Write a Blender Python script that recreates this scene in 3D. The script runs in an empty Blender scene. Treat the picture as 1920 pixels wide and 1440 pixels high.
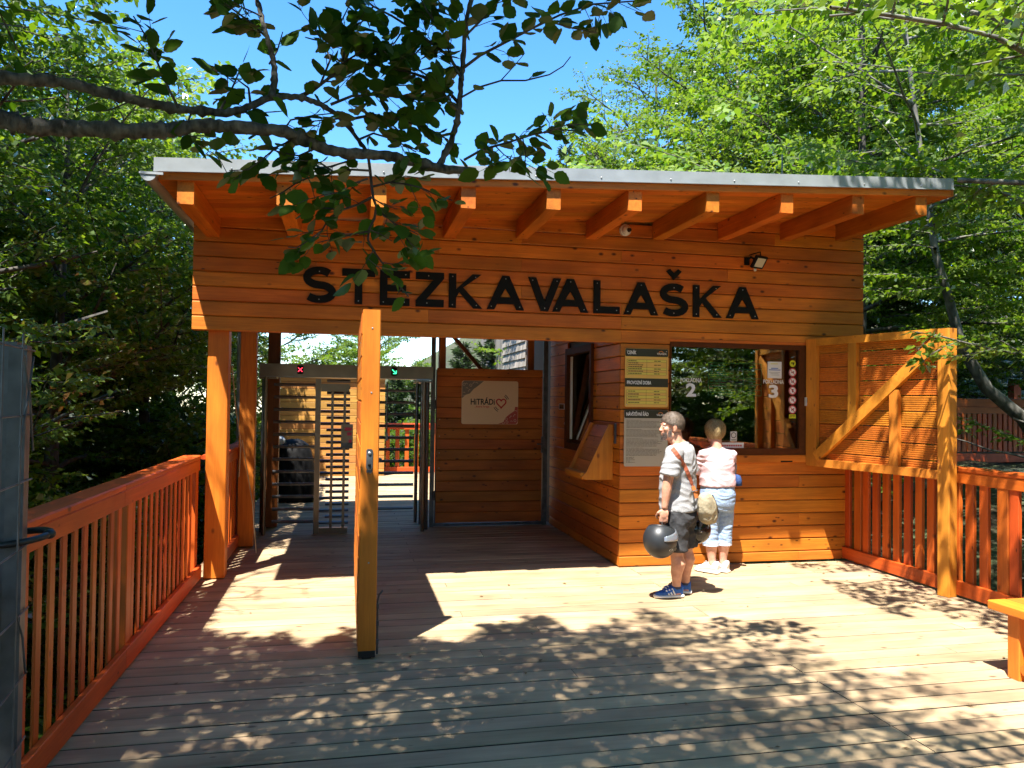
import bpy, bmesh, math, random
import numpy as np
from mathutils import Vector, Matrix, noise as mnoise

SC = bpy.context.scene
COL = SC.collection
R = math.radians

# ---------------------------------------------------------------- camera, sky, sun, exposure
EYE = 1.68
FPX = 1434.0
YAW, PITCH, ROLL = 0.2112, 0.0218, 0.01265
_f = Vector((math.sin(YAW) * math.cos(PITCH), math.cos(YAW) * math.cos(PITCH), math.sin(PITCH)))
_r = Vector((math.cos(YAW), -math.sin(YAW), 0.0))
_u = _r.cross(_f)
CAM_R = _r * math.cos(ROLL) + _u * math.sin(ROLL)
CAM_U = -_r * math.sin(ROLL) + _u * math.cos(ROLL)
CAM_F = _f
cam_data = bpy.data.cameras.new('camera')
cam = bpy.data.objects.new('camera', cam_data)
COL.objects.link(cam)
cam_data.sensor_fit = 'HORIZONTAL'
cam_data.sensor_width = 36.0
cam_data.lens = 36.0 * FPX / 1920.0
cam_data.clip_start = 0.05
cam_data.clip_end = 2000.0
_m = Matrix((CAM_R, CAM_U, -CAM_F)).transposed().to_4x4()
_m.translation = Vector((0, 0, EYE))
cam.matrix_world = _m
SC.camera = cam

SUN_DIR = Vector((-0.615, -0.854, 2.262)).normalized()      # towards the sun
SUN_EL = math.asin(SUN_DIR.z)
SUN_AZ = math.atan2(SUN_DIR.x, SUN_DIR.y)
world = bpy.data.worlds.new('World')
SC.world = world
world.use_nodes = True
wn = world.node_tree.nodes
wl = world.node_tree.links
for n in list(wn):
    wn.remove(n)
w_out = wn.new('ShaderNodeOutputWorld')
w_bg = wn.new('ShaderNodeBackground')
w_sky = wn.new('ShaderNodeTexSky')
w_sky.sky_type = 'NISHITA'
w_sky.sun_disc = False
w_sky.sun_elevation = SUN_EL
w_sky.sun_rotation = SUN_AZ % (2 * math.pi)
w_sky.altitude = 900.0
w_sky.air_density = 1.0
w_sky.dust_density = 0.3
w_sky.ozone_density = 2.5
w_bg.inputs['Strength'].default_value = 0.126
w_hs = wn.new('ShaderNodeHueSaturation')
w_hs.inputs['Saturation'].default_value = 1.28
w_hs.inputs['Hue'].default_value = 0.5
wl.new(w_sky.outputs['Color'], w_hs.inputs['Color'])
wl.new(w_hs.outputs['Color'], w_bg.inputs['Color'])
wl.new(w_bg.outputs['Background'], w_out.inputs['Surface'])

sun_data = bpy.data.lights.new('sun', 'SUN')
sun_data.energy = 5.0
sun_data.angle = R(0.6)
sun_data.color = (1.0, 0.95, 0.87)
sun = bpy.data.objects.new('sun', sun_data)
COL.objects.link(sun)
sun.location = SUN_DIR * 40
sun.rotation_euler = (-SUN_DIR).to_track_quat('-Z', 'Y').to_euler()

SC.view_settings.view_transform = 'Standard'
SC.view_settings.look = 'None'
SC.view_settings.gamma = 1.0
SC.view_settings.use_curve_mapping = False
SC.view_settings.exposure = 1.77
SC.render.engine = 'CYCLES'
SC.cycles.max_bounces = 10
SC.cycles.diffuse_bounces = 5
SC.cycles.glossy_bounces = 4
SC.cycles.transparent_max_bounces = 12
SC.cycles.transmission_bounces = 6
SC.cycles.caustics_reflective = False
SC.cycles.caustics_refractive = False
SC.cycles.use_denoising = True


def at(x, y, Y):
    """Point at depth Y (metres along the deck) seen at photo position x, y."""
    d = CAM_R * ((x - 960) / FPX) - CAM_U * ((y - 720) / FPX) + CAM_F
    return Vector((0, 0, EYE)) + d * (Y / d.y)


# ---------------------------------------------------------------- object helpers
def tag(o, label=None, cat=None, group=None, kind=None):
    if label: o['label'] = label
    if cat: o['category'] = cat
    if group: o['group'] = group
    if kind: o['kind'] = kind
    return o


def empty(name, loc, label, cat, group=None):
    o = bpy.data.objects.new(name, None)
    COL.objects.link(o)
    o.location = loc
    o.empty_display_size = 0.1
    return tag(o, label, cat, group)


def link(name, mesh, parent=None, loc=None, mat=None):
    o = bpy.data.objects.new(name, mesh)
    COL.objects.link(o)
    if mat is not None and len(mesh.materials) == 0:
        mesh.materials.append(mat)
    if parent is not None:
        o.parent = parent
    if loc is not None:
        o.location = loc
    return o


def wpos(parent):
    p = Vector((0, 0, 0))
    while parent is not None:
        p += Vector(parent.location)
        parent = parent.parent
    return p


_cache = {}


def bar_mesh(sx, sy, sz, axis, ch, mat, side=None):
    """Box with chamfered long edges (long axis x, y or z)."""
    key = (round(sx, 4), round(sy, 4), round(sz, 4), axis, round(ch, 4), mat.name, side is not None)
    if key in _cache:
        return _cache[key]
    dims = {'x': (sy, sz, sx), 'y': (sx, sz, sy), 'z': (sx, sy, sz)}[axis]
    a, b, L = dims[0] / 2, dims[1] / 2, dims[2] / 2
    c = min(ch, a * 0.9, b * 0.9)
    if c > 0:
        prof = [(-a + c, -b), (a - c, -b), (a, -b + c), (a, b - c), (a - c, b), (-a + c, b), (-a, b - c), (-a, -b + c)]
    else:
        prof = [(-a, -b), (a, -b), (a, b), (-a, b)]
    n = len(prof)
    def p3(u, v, w):
        return {'x': (w, u, v), 'y': (u, w, v), 'z': (u, v, w)}[axis]
    vs = [p3(u, v, -L) for u, v in prof] + [p3(u, v, L) for u, v in prof]
    fs = [(i, (i + 1) % n, n + (i + 1) % n, n + i) for i in range(n)]
    fs += [tuple(range(n - 1, -1, -1)), tuple(range(n, 2 * n))]
    me = bpy.data.meshes.new('bar')
    me.from_pydata(vs, [], fs)
    bm = bmesh.new(); bm.from_mesh(me)
    bmesh.ops.recalc_face_normals(bm, faces=bm.faces)
    bm.to_mesh(me); bm.free()
    me.materials.append(mat)
    if side is not None:
        me.materials.append(side)
        for p in me.polygons:
            if abs(p.normal.z) < .2: p.material_index = 1
    _cache[key] = me
    return me


def bar(name, lo, hi, axis, mat, parent=None, ch=0.003, side=None):
    """Piece between two world corners."""
    lo = Vector(lo); hi = Vector(hi)
    s = hi - lo
    me = bar_mesh(abs(s.x), abs(s.y), abs(s.z), axis, ch, mat, side)
    c = (lo + hi) / 2
    return link(name, me, parent, c - wpos(parent))


class MB:
    """Collects geometry in world space, becomes ONE mesh object."""
    def __init__(self):
        self.v = []; self.f = []; self.mi = []

    def add(self, vs, fs, m=0):
        o = len(self.v)
        self.v += [tuple(p) for p in vs]
        self.f += [tuple(i + o for i in f) for f in fs]
        self.mi += [m] * len(fs)

    def box(self, lo, hi, m=0):
        x0, y0, z0 = lo; x1, y1, z1 = hi
        vs = [(x0, y0, z0), (x1, y0, z0), (x1, y1, z0), (x0, y1, z0), (x0, y0, z1), (x1, y0, z1), (x1, y1, z1), (x0, y1, z1)]
        self.add(vs, [(3, 2, 1, 0), (4, 5, 6, 7), (0, 1, 5, 4), (1, 2, 6, 5), (2, 3, 7, 6), (3, 0, 4, 7)], m)

    def beam(self, a, b, w, h, up=(0, 0, 1), m=0):
        """Rectangular bar from a to b."""
        a = Vector(a); b = Vector(b); d = (b - a).normalized()
        s = d.cross(Vector(up)).normalized(); u = s.cross(d)
        vs = []
        for p in (a, b):
            for i, j in ((-1, -1), (1, -1), (1, 1), (-1, 1)):
                vs.append(p + s * (i * w / 2) + u * (j * h / 2))
        self.add(vs, [(3, 2, 1, 0), (4, 5, 6, 7), (0, 1, 5, 4), (1, 2, 6, 5), (2, 3, 7, 6), (3, 0, 4, 7)], m)

    def tube(self, pts, rad, n=8, m=0, cap=True):
        pts = [Vector(p) for p in pts]
        if not hasattr(rad, '__len__'):
            rad = [rad] * len(pts)
        o = []
        prev = None
        k = len(pts)
        for i, p in enumerate(pts):
            t = (pts[min(i + 1, k - 1)] - pts[max(i - 1, 0)])
            if t.length < 1e-9: t = Vector((0, 0, 1))
            t.normalize()
            if prev is None:
                ref = Vector((0, 0, 1)) if abs(t.z) < 0.9 else Vector((1, 0, 0))
                s = t.cross(ref).normalized()
            else:
                s = prev - t * prev.dot(t)
                if s.length < 1e-6:
                    s = t.orthogonal()
                s.normalize()
            prev = s
            u = t.cross(s)
            for j in range(n):
                a = 2 * math.pi * j / n
                o.append(p + (s * math.cos(a) + u * math.sin(a)) * rad[i])
        fs = []
        for i in range(k - 1):
            for j in range(n):
                fs.append((i * n + j, i * n + (j + 1) % n, (i + 1) * n + (j + 1) % n, (i + 1) * n + j))
        if cap:
            fs.append(tuple(range(n - 1, -1, -1)))
            fs.append(tuple((k - 1) * n + j for j in range(n)))
        self.add(o, fs, m)

    def loft(self, rings, m=0, cap=True):
        """rings: list of equally long point lists."""
        n = len(rings[0]); vs = [p for r in rings for p in r]; fs = []
        for i in range(len(rings) - 1):
            for j in range(n):
                fs.append((i * n + j, i * n + (j + 1) % n, (i + 1) * n + (j + 1) % n, (i + 1) * n + j))
        if cap:
            fs.append(tuple(range(n - 1, -1, -1)))
            fs.append(tuple((len(rings) - 1) * n + j for j in range(n)))
        self.add(vs, fs, m)

    def sphere(self, c, r, nu=16, nv=10, m=0, rot=None):
        c = Vector(c)
        if not hasattr(r, '__len__'): r = (r, r, r)
        vs = []
        for i in range(nv + 1):
            th = math.pi * i / nv
            for j in range(nu):
                ph = 2 * math.pi * j / nu
                p = Vector((r[0] * math.sin(th) * math.cos(ph), r[1] * math.sin(th) * math.sin(ph), r[2] * math.cos(th)))
                if rot is not None: p = rot @ p
                vs.append(c + p)
        fs = []
        for i in range(nv):
            for j in range(nu):
                fs.append((i * nu + j, (i + 1) * nu + j, (i + 1) * nu + (j + 1) % nu, i * nu + (j + 1) % nu))
        self.add(vs, fs, m)

    def poly(self, pts2, frame, depth, m=0):
        """Extruded polygon: frame = (origin, ux, uy), thickness along -normal."""
        o, ux, uy = [Vector(q) for q in frame]
        nn = ux.cross(uy).normalized()
        n = len(pts2)
        a = [o + ux * p[0] + uy * p[1] for p in pts2]
        b = [q - nn * depth for q in a]
        fs = [tuple(range(n)), tuple(range(2 * n - 1, n - 1, -1))]
        fs += [(i, n + i, n + (i + 1) % n, (i + 1) % n) for i in range(n)]
        self.add(a + b, fs, m)

    def mesh(self, name, origin=(0, 0, 0), mats=(), smooth=False, fix=True):
        o = Vector(origin)
        me = bpy.data.meshes.new(name)
        me.from_pydata([tuple(Vector(p) - o) for p in self.v], [], self.f)
        for q in mats: me.materials.append(q)
        if len(mats) > 1:
            me.polygons.foreach_set('material_index', self.mi)
        if fix:
            bm = bmesh.new(); bm.from_mesh(me)
            bmesh.ops.remove_doubles(bm, verts=bm.verts, dist=1e-5)
            bmesh.ops.recalc_face_normals(bm, faces=bm.faces)
            bm.to_mesh(me); bm.free()
        if smooth:
            me.polygons.foreach_set('use_smooth', [True] * len(me.polygons))
        me.update()
        return me

    def build(self, name, mats, parent=None, smooth=False, origin=None, fix=True):
        if not isinstance(mats, (list, tuple)): mats = [mats]
        if origin is None:
            if parent is not None: origin = wpos(parent)
            else:
                origin = Vector((sum(p[0] for p in self.v), sum(p[1] for p in self.v), 0)) / max(1, len(self.v))
                origin.z = min(p[2] for p in self.v)
        me = self.mesh(name, origin, mats, smooth, fix)
        o = link(name, me, parent)
        o.location = Vector(origin) - wpos(parent)
        return o


def apply_mods(o):
    """Replace the object's mesh by its evaluated result, drop the modifiers."""
    dg = bpy.context.evaluated_depsgraph_get()
    dg.update()
    me = bpy.data.meshes.new_from_object(o.evaluated_get(dg))
    o.modifiers.clear()
    o.data = me
    return o


def remeshed(mb, name, mat, parent, voxel, smooth_it=4, noise=None):
    """Fuse overlapping lofts into one continuous surface."""
    o = mb.build(name, mat, parent, smooth=True)
    r = o.modifiers.new('r', 'REMESH'); r.mode = 'VOXEL'; r.voxel_size = voxel; r.use_smooth_shade = True
    s = o.modifiers.new('s', 'SMOOTH'); s.iterations = smooth_it; s.factor = 0.5
    apply_mods(o)
    if noise:
        amp, scl = noise
        me = o.data; n = len(me.vertices)
        co = np.empty(n * 3); me.vertices.foreach_get('co', co); co = co.reshape(-1, 3)
        no = np.array([v.normal for v in me.vertices])
        dv = np.empty(n)
        for i in range(n):
            p = Vector(co[i])
            q = Vector((p.x * scl[0], p.y * scl[1], p.z * scl[2])) + mnoise.noise_vector(p * 5.0) * .9
            dv[i] = (1 - 2.2 * abs(mnoise.noise(q))) * .7 + .5 * mnoise.noise(p * 9.0)
        co += no * (amp * dv)[:, None]
        me.vertices.foreach_set('co', co.ravel()); me.update()
        me.polygons.foreach_set('use_smooth', [True] * len(me.polygons))
    if len(o.data.materials) == 0: o.data.materials.append(mat)
    return o


def text_obj(name, body, size, origin, ux, mat, parent, align='LEFT', bold=0.0, depth=0.0012, fit=None, uy=(0, 0, 1), narrow=1.0):
    """Flat lettering standing a hair proud of its board."""
    c = bpy.data.curves.new('lettering', 'FONT')
    c.body = body; c.size = size; c.align_x = align; c.offset = bold * size; c.resolution_u = 3
    c.extrude = depth / 2
    tmp = bpy.data.objects.new('lettering', c)
    COL.objects.link(tmp)
    dg = bpy.context.evaluated_depsgraph_get()
    me = bpy.data.meshes.new_from_object(tmp.evaluated_get(dg))
    bpy.data.objects.remove(tmp); bpy.data.curves.remove(c)
    ux = Vector(ux).normalized(); uy = Vector(uy).normalized(); nz = ux.cross(uy)
    xs = [v.co.x for v in me.vertices]
    sc = narrow
    if fit: sc = fit / (max(xs) - min(xs))
    shift = 0.0
    if align == 'LEFT' and fit: shift = -min(xs) * sc
    if align == 'CENTER' and fit: shift = -(max(xs) + min(xs)) / 2 * sc
    for v in me.vertices:
        p = v.co
        v.co = ux * (p.x * sc + shift) + uy * p.y + nz * (p.z + depth / 2)
    me.materials.clear(); me.materials.append(mat)
    me.update()
    return link(name, me, parent, Vector(origin) - wpos(parent))


# ---------------------------------------------------------------- materials
def lin(r, g, b):
    def c(u):
        u /= 255.0
        return u / 12.92 if u <= 0.04045 else ((u + 0.055) / 1.055) ** 2.4
    return (c(r), c(g), c(b), 1.0)


def new_mat(name):
    m = bpy.data.materials.new(name); m.use_nodes = True
    nt = m.node_tree
    for n in list(nt.nodes): nt.nodes.remove(n)
    out = nt.nodes.new('ShaderNodeOutputMaterial')
    return m, nt, out


def plain(name, col, rough=0.6, metal=0.0, noise=0.0, nscale=30.0, bump=0.0, spec=0.5, coat=0.0):
    m, nt, out = new_mat(name)
    p = nt.nodes.new('ShaderNodeBsdfPrincipled')
    p.inputs['Base Color'].default_value = (*col[:3], 1)
    p.inputs['Roughness'].default_value = rough
    p.inputs['Metallic'].default_value = metal
    p.inputs['Specular IOR Level'].default_value = spec
    p.inputs['Coat Weight'].default_value = coat
    if noise or bump:
        tc = nt.nodes.new('ShaderNodeTexCoord')
        nz = nt.nodes.new('ShaderNodeTexNoise'); nz.inputs['Scale'].default_value = nscale
        nz.inputs['Detail'].default_value = 5.0
        nt.links.new(tc.outputs['Object'], nz.inputs['Vector'])
        if noise:
            mr = nt.nodes.new('ShaderNodeMapRange')
            mr.inputs['From Min'].default_value = 0.3; mr.inputs['From Max'].default_value = 0.7
            mr.inputs['To Min'].default_value = 1 - noise; mr.inputs['To Max'].default_value = 1 + noise
            nt.links.new(nz.outputs['Fac'], mr.inputs['Value'])
            hs = nt.nodes.new('ShaderNodeHueSaturation'); hs.inputs['Color'].default_value = (*col[:3], 1)
            nt.links.new(mr.outputs['Result'], hs.inputs['Value'])
            nt.links.new(hs.outputs['Color'], p.inputs['Base Color'])
        if bump:
            b = nt.nodes.new('ShaderNodeBump'); b.inputs['Strength'].default_value = bump; b.inputs['Distance'].default_value = 0.01
            nt.links.new(nz.outputs['Fac'], b.inputs['Height'])
            nt.links.new(b.outputs['Normal'], p.inputs['Normal'])
    nt.links.new(p.outputs['BSDF'], out.inputs['Surface'])
    return m


def wood(name, light, dark, knot, axis, rough=0.55, var=0.22, knots=0.8, grain=1.0, bump=0.25, huevar=0.012, spec=0.35, stain=0.0):
    m, nt, out = new_mat(name)
    N = nt.nodes.new; L = nt.links.new
    tc = N('ShaderNodeTexCoord'); oi = N('ShaderNodeObjectInfo')
    mul = N('ShaderNodeVectorMath'); mul.operation = 'SCALE'
    cmb = N('ShaderNodeCombineXYZ')
    for i, k in enumerate((37.0, 53.0, 71.0)):
        mm = N('ShaderNodeMath'); mm.operation = 'MULTIPLY'; mm.inputs[1].default_value = k
        L(oi.outputs['Random'], mm.inputs[0]); L(mm.outputs[0], cmb.inputs[i])
    add = N('ShaderNodeVectorMath'); add.operation = 'ADD'
    L(tc.outputs['Object'], add.inputs[0]); L(cmb.outputs[0], add.inputs[1])
    def mapped(along, across):
        mp = N('ShaderNodeMapping')
        s = [across] * 3; s['xyz'.index(axis)] = along
        mp.inputs['Scale'].default_value = s
        L(add.outputs[0], mp.inputs['Vector'])
        return mp.outputs[0]
    n1 = N('ShaderNodeTexNoise'); n1.inputs['Scale'].default_value = 1.0; n1.inputs['Detail'].default_value = 6.0
    n1.inputs['Roughness'].default_value = 0.6; n1.inputs['Distortion'].default_value = 0.6
    L(mapped(1.3, 26.0), n1.inputs['Vector'])
    n2 = N('ShaderNodeTexNoise'); n2.inputs['Scale'].default_value = 1.0; n2.inputs['Detail'].default_value = 3.0
    L(mapped(6.0, 170.0), n2.inputs['Vector'])
    mx = N('ShaderNodeMix'); mx.data_type = 'FLOAT'; mx.inputs[0].default_value = 0.35
    L(n1.outputs['Fac'], mx.inputs[2]); L(n2.outputs['Fac'], mx.inputs[3])
    ramp = N('ShaderNodeValToRGB')
    ramp.color_ramp.elements[0].position = 0.5 - 0.2 / grain; ramp.color_ramp.elements[0].color = (*dark[:3], 1)
    ramp.color_ramp.elements[1].position = 0.5 + 0.14 / grain; ramp.color_ramp.elements[1].color = (*light[:3], 1)
    L(mx.outputs[0], ramp.inputs['Fac'])
    # knots
    vo = N('ShaderNodeTexVoronoi'); vo.inputs['Scale'].default_value = 1.0
    L(mapped(5.0, 8.5), vo.inputs['Vector'])
    kd = N('ShaderNodeMapRange'); kd.inputs['From Min'].default_value = 0.07; kd.inputs['From Max'].default_value = 0.17
    kd.inputs['To Min'].default_value = 1.0; kd.inputs['To Max'].default_value = 0.0
    L(vo.outputs['Distance'], kd.inputs['Value'])
    sepc = N('ShaderNodeSeparateColor'); L(vo.outputs['Color'], sepc.inputs['Color'])
    gt = N('ShaderNodeMath'); gt.operation = 'GREATER_THAN'; gt.inputs[1].default_value = 1.0 - 0.42 * knots
    L(sepc.outputs['Red'], gt.inputs[0])
    km = N('ShaderNodeMath'); km.operation = 'MULTIPLY'; L(kd.outputs['Result'], km.inputs[0]); L(gt.outputs[0], km.inputs[1])
    km2 = N('ShaderNodeMath'); km2.operation = 'MULTIPLY'; km2.inputs[1].default_value = 0.95
    v2 = N('ShaderNodeTexVoronoi'); v2.inputs['Scale'].default_value = 1.0; L(mapped(9.0, 21.0), v2.inputs['Vector'])
    k2 = N('ShaderNodeMapRange'); k2.inputs['From Min'].default_value = 0.08; k2.inputs['From Max'].default_value = 0.20; k2.inputs['To Min'].default_value = 1.0; k2.inputs['To Max'].default_value = 0.0
    L(v2.outputs['Distance'], k2.inputs['Value'])
    s2 = N('ShaderNodeSeparateColor'); L(v2.outputs['Color'], s2.inputs['Color'])
    g2 = N('ShaderNodeMath'); g2.operation = 'GREATER_THAN'; g2.inputs[1].default_value = 1.0 - 0.16 * knots; L(s2.outputs['Green'], g2.inputs[0])
    m2_ = N('ShaderNodeMath'); m2_.operation = 'MULTIPLY'; L(k2.outputs['Result'], m2_.inputs[0]); L(g2.outputs[0], m2_.inputs[1])
    mx2 = N('ShaderNodeMath'); mx2.operation = 'MAXIMUM'; L(km.outputs[0], mx2.inputs[0]); L(m2_.outputs[0], mx2.inputs[1])
    L(mx2.outputs[0], km2.inputs[0])
    mk = N('ShaderNodeMix'); mk.data_type = 'RGBA'
    L(km2.outputs[0], mk.inputs[0]); L(ramp.outputs['Color'], mk.inputs[6]); mk.inputs[7].default_value = (*knot[:3], 1)
    # blotches
    n3 = N('ShaderNodeTexNoise'); n3.inputs['Scale'].default_value = 1.0; n3.inputs['Detail'].default_value = 4.0
    L(mapped(1.6, 4.0), n3.inputs['Vector'])
    bl = N('ShaderNodeMapRange'); bl.inputs['From Min'].default_value = 0.3; bl.inputs['From Max'].default_value = 0.75
    bl.inputs['To Min'].default_value = 1.0 - 0.25 - stain; bl.inputs['To Max'].default_value = 1.18
    L(n3.outputs['Fac'], bl.inputs['Value'])
    ov = N('ShaderNodeMapRange'); ov.inputs['To Min'].default_value = 1 - var; ov.inputs['To Max'].default_value = 1 + var
    L(oi.outputs['Random'], ov.inputs['Value'])
    vm = N('ShaderNodeMath'); vm.operation = 'MULTIPLY'; L(bl.outputs['Result'], vm.inputs[0]); L(ov.outputs['Result'], vm.inputs[1])
    wn_ = N('ShaderNodeTexWhiteNoise'); wn_.noise_dimensions = '1D'; L(oi.outputs['Random'], wn_.inputs['W'])
    hv = N('ShaderNodeMapRange'); hv.inputs['To Min'].default_value = 0.5 - huevar; hv.inputs['To Max'].default_value = 0.5 + huevar
    L(wn_.outputs['Value'], hv.inputs['Value'])
    hs = N('ShaderNodeHueSaturation')
    L(hv.outputs['Result'], hs.inputs['Hue']); L(vm.outputs[0], hs.inputs['Value']); L(mk.outputs[2], hs.inputs['Color'])
    p = N('ShaderNodeBsdfPrincipled')
    L(hs.outputs['Color'], p.inputs['Base Color'])
    p.inputs['Roughness'].default_value = rough
    p.inputs['Specular IOR Level'].default_value = spec
    b = N('ShaderNodeBump'); b.inputs['Strength'].default_value = bump; b.inputs['Distance'].default_value = 0.004
    L(mx.outputs[0], b.inputs['Height']); L(b.outputs['Normal'], p.inputs['Normal'])
    L(p.outputs['BSDF'], out.inputs['Surface'])
    return m


def wood_set(name, *a, **k):
    return {ax: wood(name + '_' + ax, *a, ax, **k) for ax in 'xyz'}


LARCH = wood_set('larch_stain', (0.65, 0.198, 0.018), (0.42, 0.106, 0.009), (0.07, 0.015, 0.004), rough=0.55, var=0.17, huevar=0.009, knots=1.2, stain=.06)
AMBER = wood_set('amber_stain', (0.70, 0.210, 0.020), (0.53, 0.135, 0.012), (0.20, 0.05, 0.008), rough=0.5, var=0.08, knots=0.6, huevar=0.005, stain=.08)
RUST = wood_set('rust_stain', (0.62, 0.112, 0.013), (0.44, 0.070, 0.008), (0.13, 0.025, 0.006), rough=0.5, var=0.16, knots=0.7, huevar=0.008, stain=.06)
PINE = wood_set('pale_amber', (0.66, 0.245, 0.024), (0.49, 0.16, 0.014), (0.22, 0.06, 0.010), rough=0.55, var=0.12, knots=1.0, huevar=0.008, stain=.06)
DARKW = wood_set('brown_stain', (0.24, 0.065, 0.012), (0.14, 0.035, 0.007), (0.05, 0.014, 0.005), rough=0.5, var=0.18, knots=0.8)
DECKW = wood_set('deck_wood', (0.46, 0.338, 0.200), (0.34, 0.236, 0.134), (0.14, 0.095, 0.06), rough=0.7, var=0.13, knots=0.7, grain=0.8, huevar=0.006, spec=0.25, stain=.12)
SHUTW = wood_set('ridged_larch', (0.60, 0.195, 0.018), (0.41, 0.115, 0.010), (0.10, 0.022, 0.005), rough=0.55, var=0.14, huevar=0.008, knots=1.0, stain=.06)
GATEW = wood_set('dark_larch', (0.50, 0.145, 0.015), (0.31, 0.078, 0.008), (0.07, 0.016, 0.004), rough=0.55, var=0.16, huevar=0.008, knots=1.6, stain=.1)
SHINGLE = wood_set('grey_shingle', (0.34, 0.30, 0.25), (0.22, 0.19, 0.16), (0.12, 0.10, 0.08), rough=0.85, var=0.3, knots=0.2, huevar=0.01)
TANW = wood_set('tan_plank', (0.50, 0.24, 0.055), (0.36, 0.15, 0.03), (0.2, 0.08, 0.02), rough=0.6, var=0.12, knots=0.6)

M_GRIME = plain('blackened_board_edge', (0.030, 0.024, 0.018), 0.9)
M_STEEL = plain('galvanised_steel', (0.085, 0.095, 0.105), 0.5, 0.4, noise=0.3, nscale=14, bump=0.05)
M_INOX = plain('stainless_steel', (0.19, 0.155, 0.12), 0.34, 0.9, noise=0.1, nscale=8)
M_TUBE = plain('dark_steel_tube', (0.16, 0.16, 0.17), 0.3, 0.9)
M_FLASH = plain('grey_flashing', (0.30, 0.325, 0.335), 0.45, 0.25, noise=0.12, nscale=6)
M_GUTTER = plain('grey_gutter', (0.40, 0.43, 0.45), 0.4, 0.3)
M_BLACK = plain('black_letter', (0.006, 0.006, 0.006), 0.6, spec=0.15)
M_DARK = plain('dark_light_stop', (0.012, 0.009, 0.007), 0.9)
M_WIN = plain('brown_window_frame', (0.090, 0.027, 0.007), 0.7, spec=0.15, noise=0.15, nscale=20)
M_SCREW = plain('screw_head', (0.45, 0.45, 0.45), 0.35, 0.8)
M_RUBBER = plain('black_rubber', (0.012, 0.012, 0.013), 0.4)
M_WHITE = plain('white_print', (0.78, 0.78, 0.76), 0.5)
M_RED = plain('red_print', (0.55, 0.03, 0.04), 0.5)

# ================================================================ GROUND AND DECK
rng = random.Random(5)


def hill(x, y):
    z = -1.3
    if x < -1.5: z -= min(2.6, (-1.5 - x) * 0.30)
    if x > 5.5:
        t = min(1.0, (x - 5.5) / 5.0)
        z += t * 1.75
    if x > 7 and y > 17.5: z += min(9.0, (y - 17.5) * .30) * max(0.0, min(1.0, (x - 10) / 4))
    if y > 15 and x <= 7: z -= min(6.0, (y - 15) * 0.12)
    z += 0.16 * math.sin(x * 0.9 + 1.3) * math.cos(y * 0.7) + 0.09 * math.sin(x * 2.3 + y * 1.7)
    return z


def build_ground():
    xs = sorted(set([-400, -200, -100, -60, -40] + [round(-30 + i * 1.0, 2) for i in range(61)] + [40, 60, 100, 200, 400]))
    ys = sorted(set([-300, -150, -70, -40] + [round(-26 + i * 1.0, 2) for i in range(72)] + [60, 90, 150, 300, 600]))
    vs = [(x, y, hill(x, y)) for y in ys for x in xs]
    n = len(xs)
    fs = [(j * n + i, j * n + i + 1, (j + 1) * n + i + 1, (j + 1) * n + i) for j in range(len(ys) - 1) for i in range(n - 1)]
    me = bpy.data.meshes.new('forest_floor'); me.from_pydata(vs, [], fs)
    me.polygons.foreach_set('use_smooth', [True] * len(me.polygons))
    m, nt, out = new_mat('forest_floor')
    N = nt.nodes.new; L = nt.links.new
    tc = N('ShaderNodeTexCoord')
    a = N('ShaderNodeTexNoise'); a.inputs['Scale'].default_value = 1.4; a.inputs['Detail'].default_value = 8
    L(tc.outputs['Object'], a.inputs['Vector'])
    r = N('ShaderNodeValToRGB')
    r.color_ramp.elements[0].position = 0.35; r.color_ramp.elements[0].color = (0.05, 0.035, 0.02, 1)
    r.color_ramp.elements[1].position = 0.65; r.color_ramp.elements[1].color = (0.06, 0.085, 0.03, 1)
    L(a.outputs['Fac'], r.inputs['Fac'])
    p = N('ShaderNodeBsdfPrincipled'); p.inputs['Roughness'].default_value = 0.95
    L(r.outputs['Color'], p.inputs['Base Color'])
    b = N('ShaderNodeBump'); b.inputs['Strength'].default_value = 0.6; b.inputs['Distance'].default_value = 0.1
    c = N('ShaderNodeTexNoise'); c.inputs['Scale'].default_value = 12; c.inputs['Detail'].default_value = 6
    L(tc.outputs['Object'], c.inputs['Vector']); L(c.outputs['Fac'], b.inputs['Height']); L(b.outputs['Normal'], p.inputs['Normal'])
    L(p.outputs['BSDF'], out.inputs['Surface'])
    o = link('ground', me, None, None, m)
    tag(o, 'brown and green forest floor falling away around the deck', kind='structure')


build_ground()

DECK = empty('wooden_deck', (2.0, 5.0, 0.0), 'pale grooved timber deck in front of the ticket house', None)
del DECK['label']
tag(DECK, 'pale timber deck of wide boards running across the picture', kind='structure')
PITCHF = 0.1585
y = 5.131 - PITCHF * 45
row = 0
while y < 18.4:
    y0, y1 = y + 0.0065, y + PITCHF - 0.0065
    x0 = -1.42; x1 = 5.62 if y < 7.30 else 2.76
    if y > 10.3: x1 = 3.3
    if y < 7.36:
        seams = {0: [2.82], 1: [2.82], 2: [0.9, 4.6], 3: [2.82], 4: [2.82], 5: [1.4, 4.1]}[row % 6]
        if y > 2.9 and y < 4.4: seams = [2.82]
    else:
        seams = [0.7] if row % 3 == 0 else []
    e = [x0] + seams + [x1]
    for a, b in zip(e[:-1], e[1:]):
        dz = rng.uniform(-0.0025, 0.0015)
        bar('deck_board', (a + 0.0015, y0 + rng.uniform(-.0008, .0008), -0.035 + dz), (b - 0.0015, y1, dz), 'x', DECKW['x'], DECK, 0.004, M_GRIME)
    y += PITCHF; row += 1
mb = MB()
for i in range(12):
    x = -1.3 + i * 0.62
    mb.box((x - 0.04, -2.2, -0.22), (x + 0.04, 7.3 if x > 2.6 else 18.3, -0.045))
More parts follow.
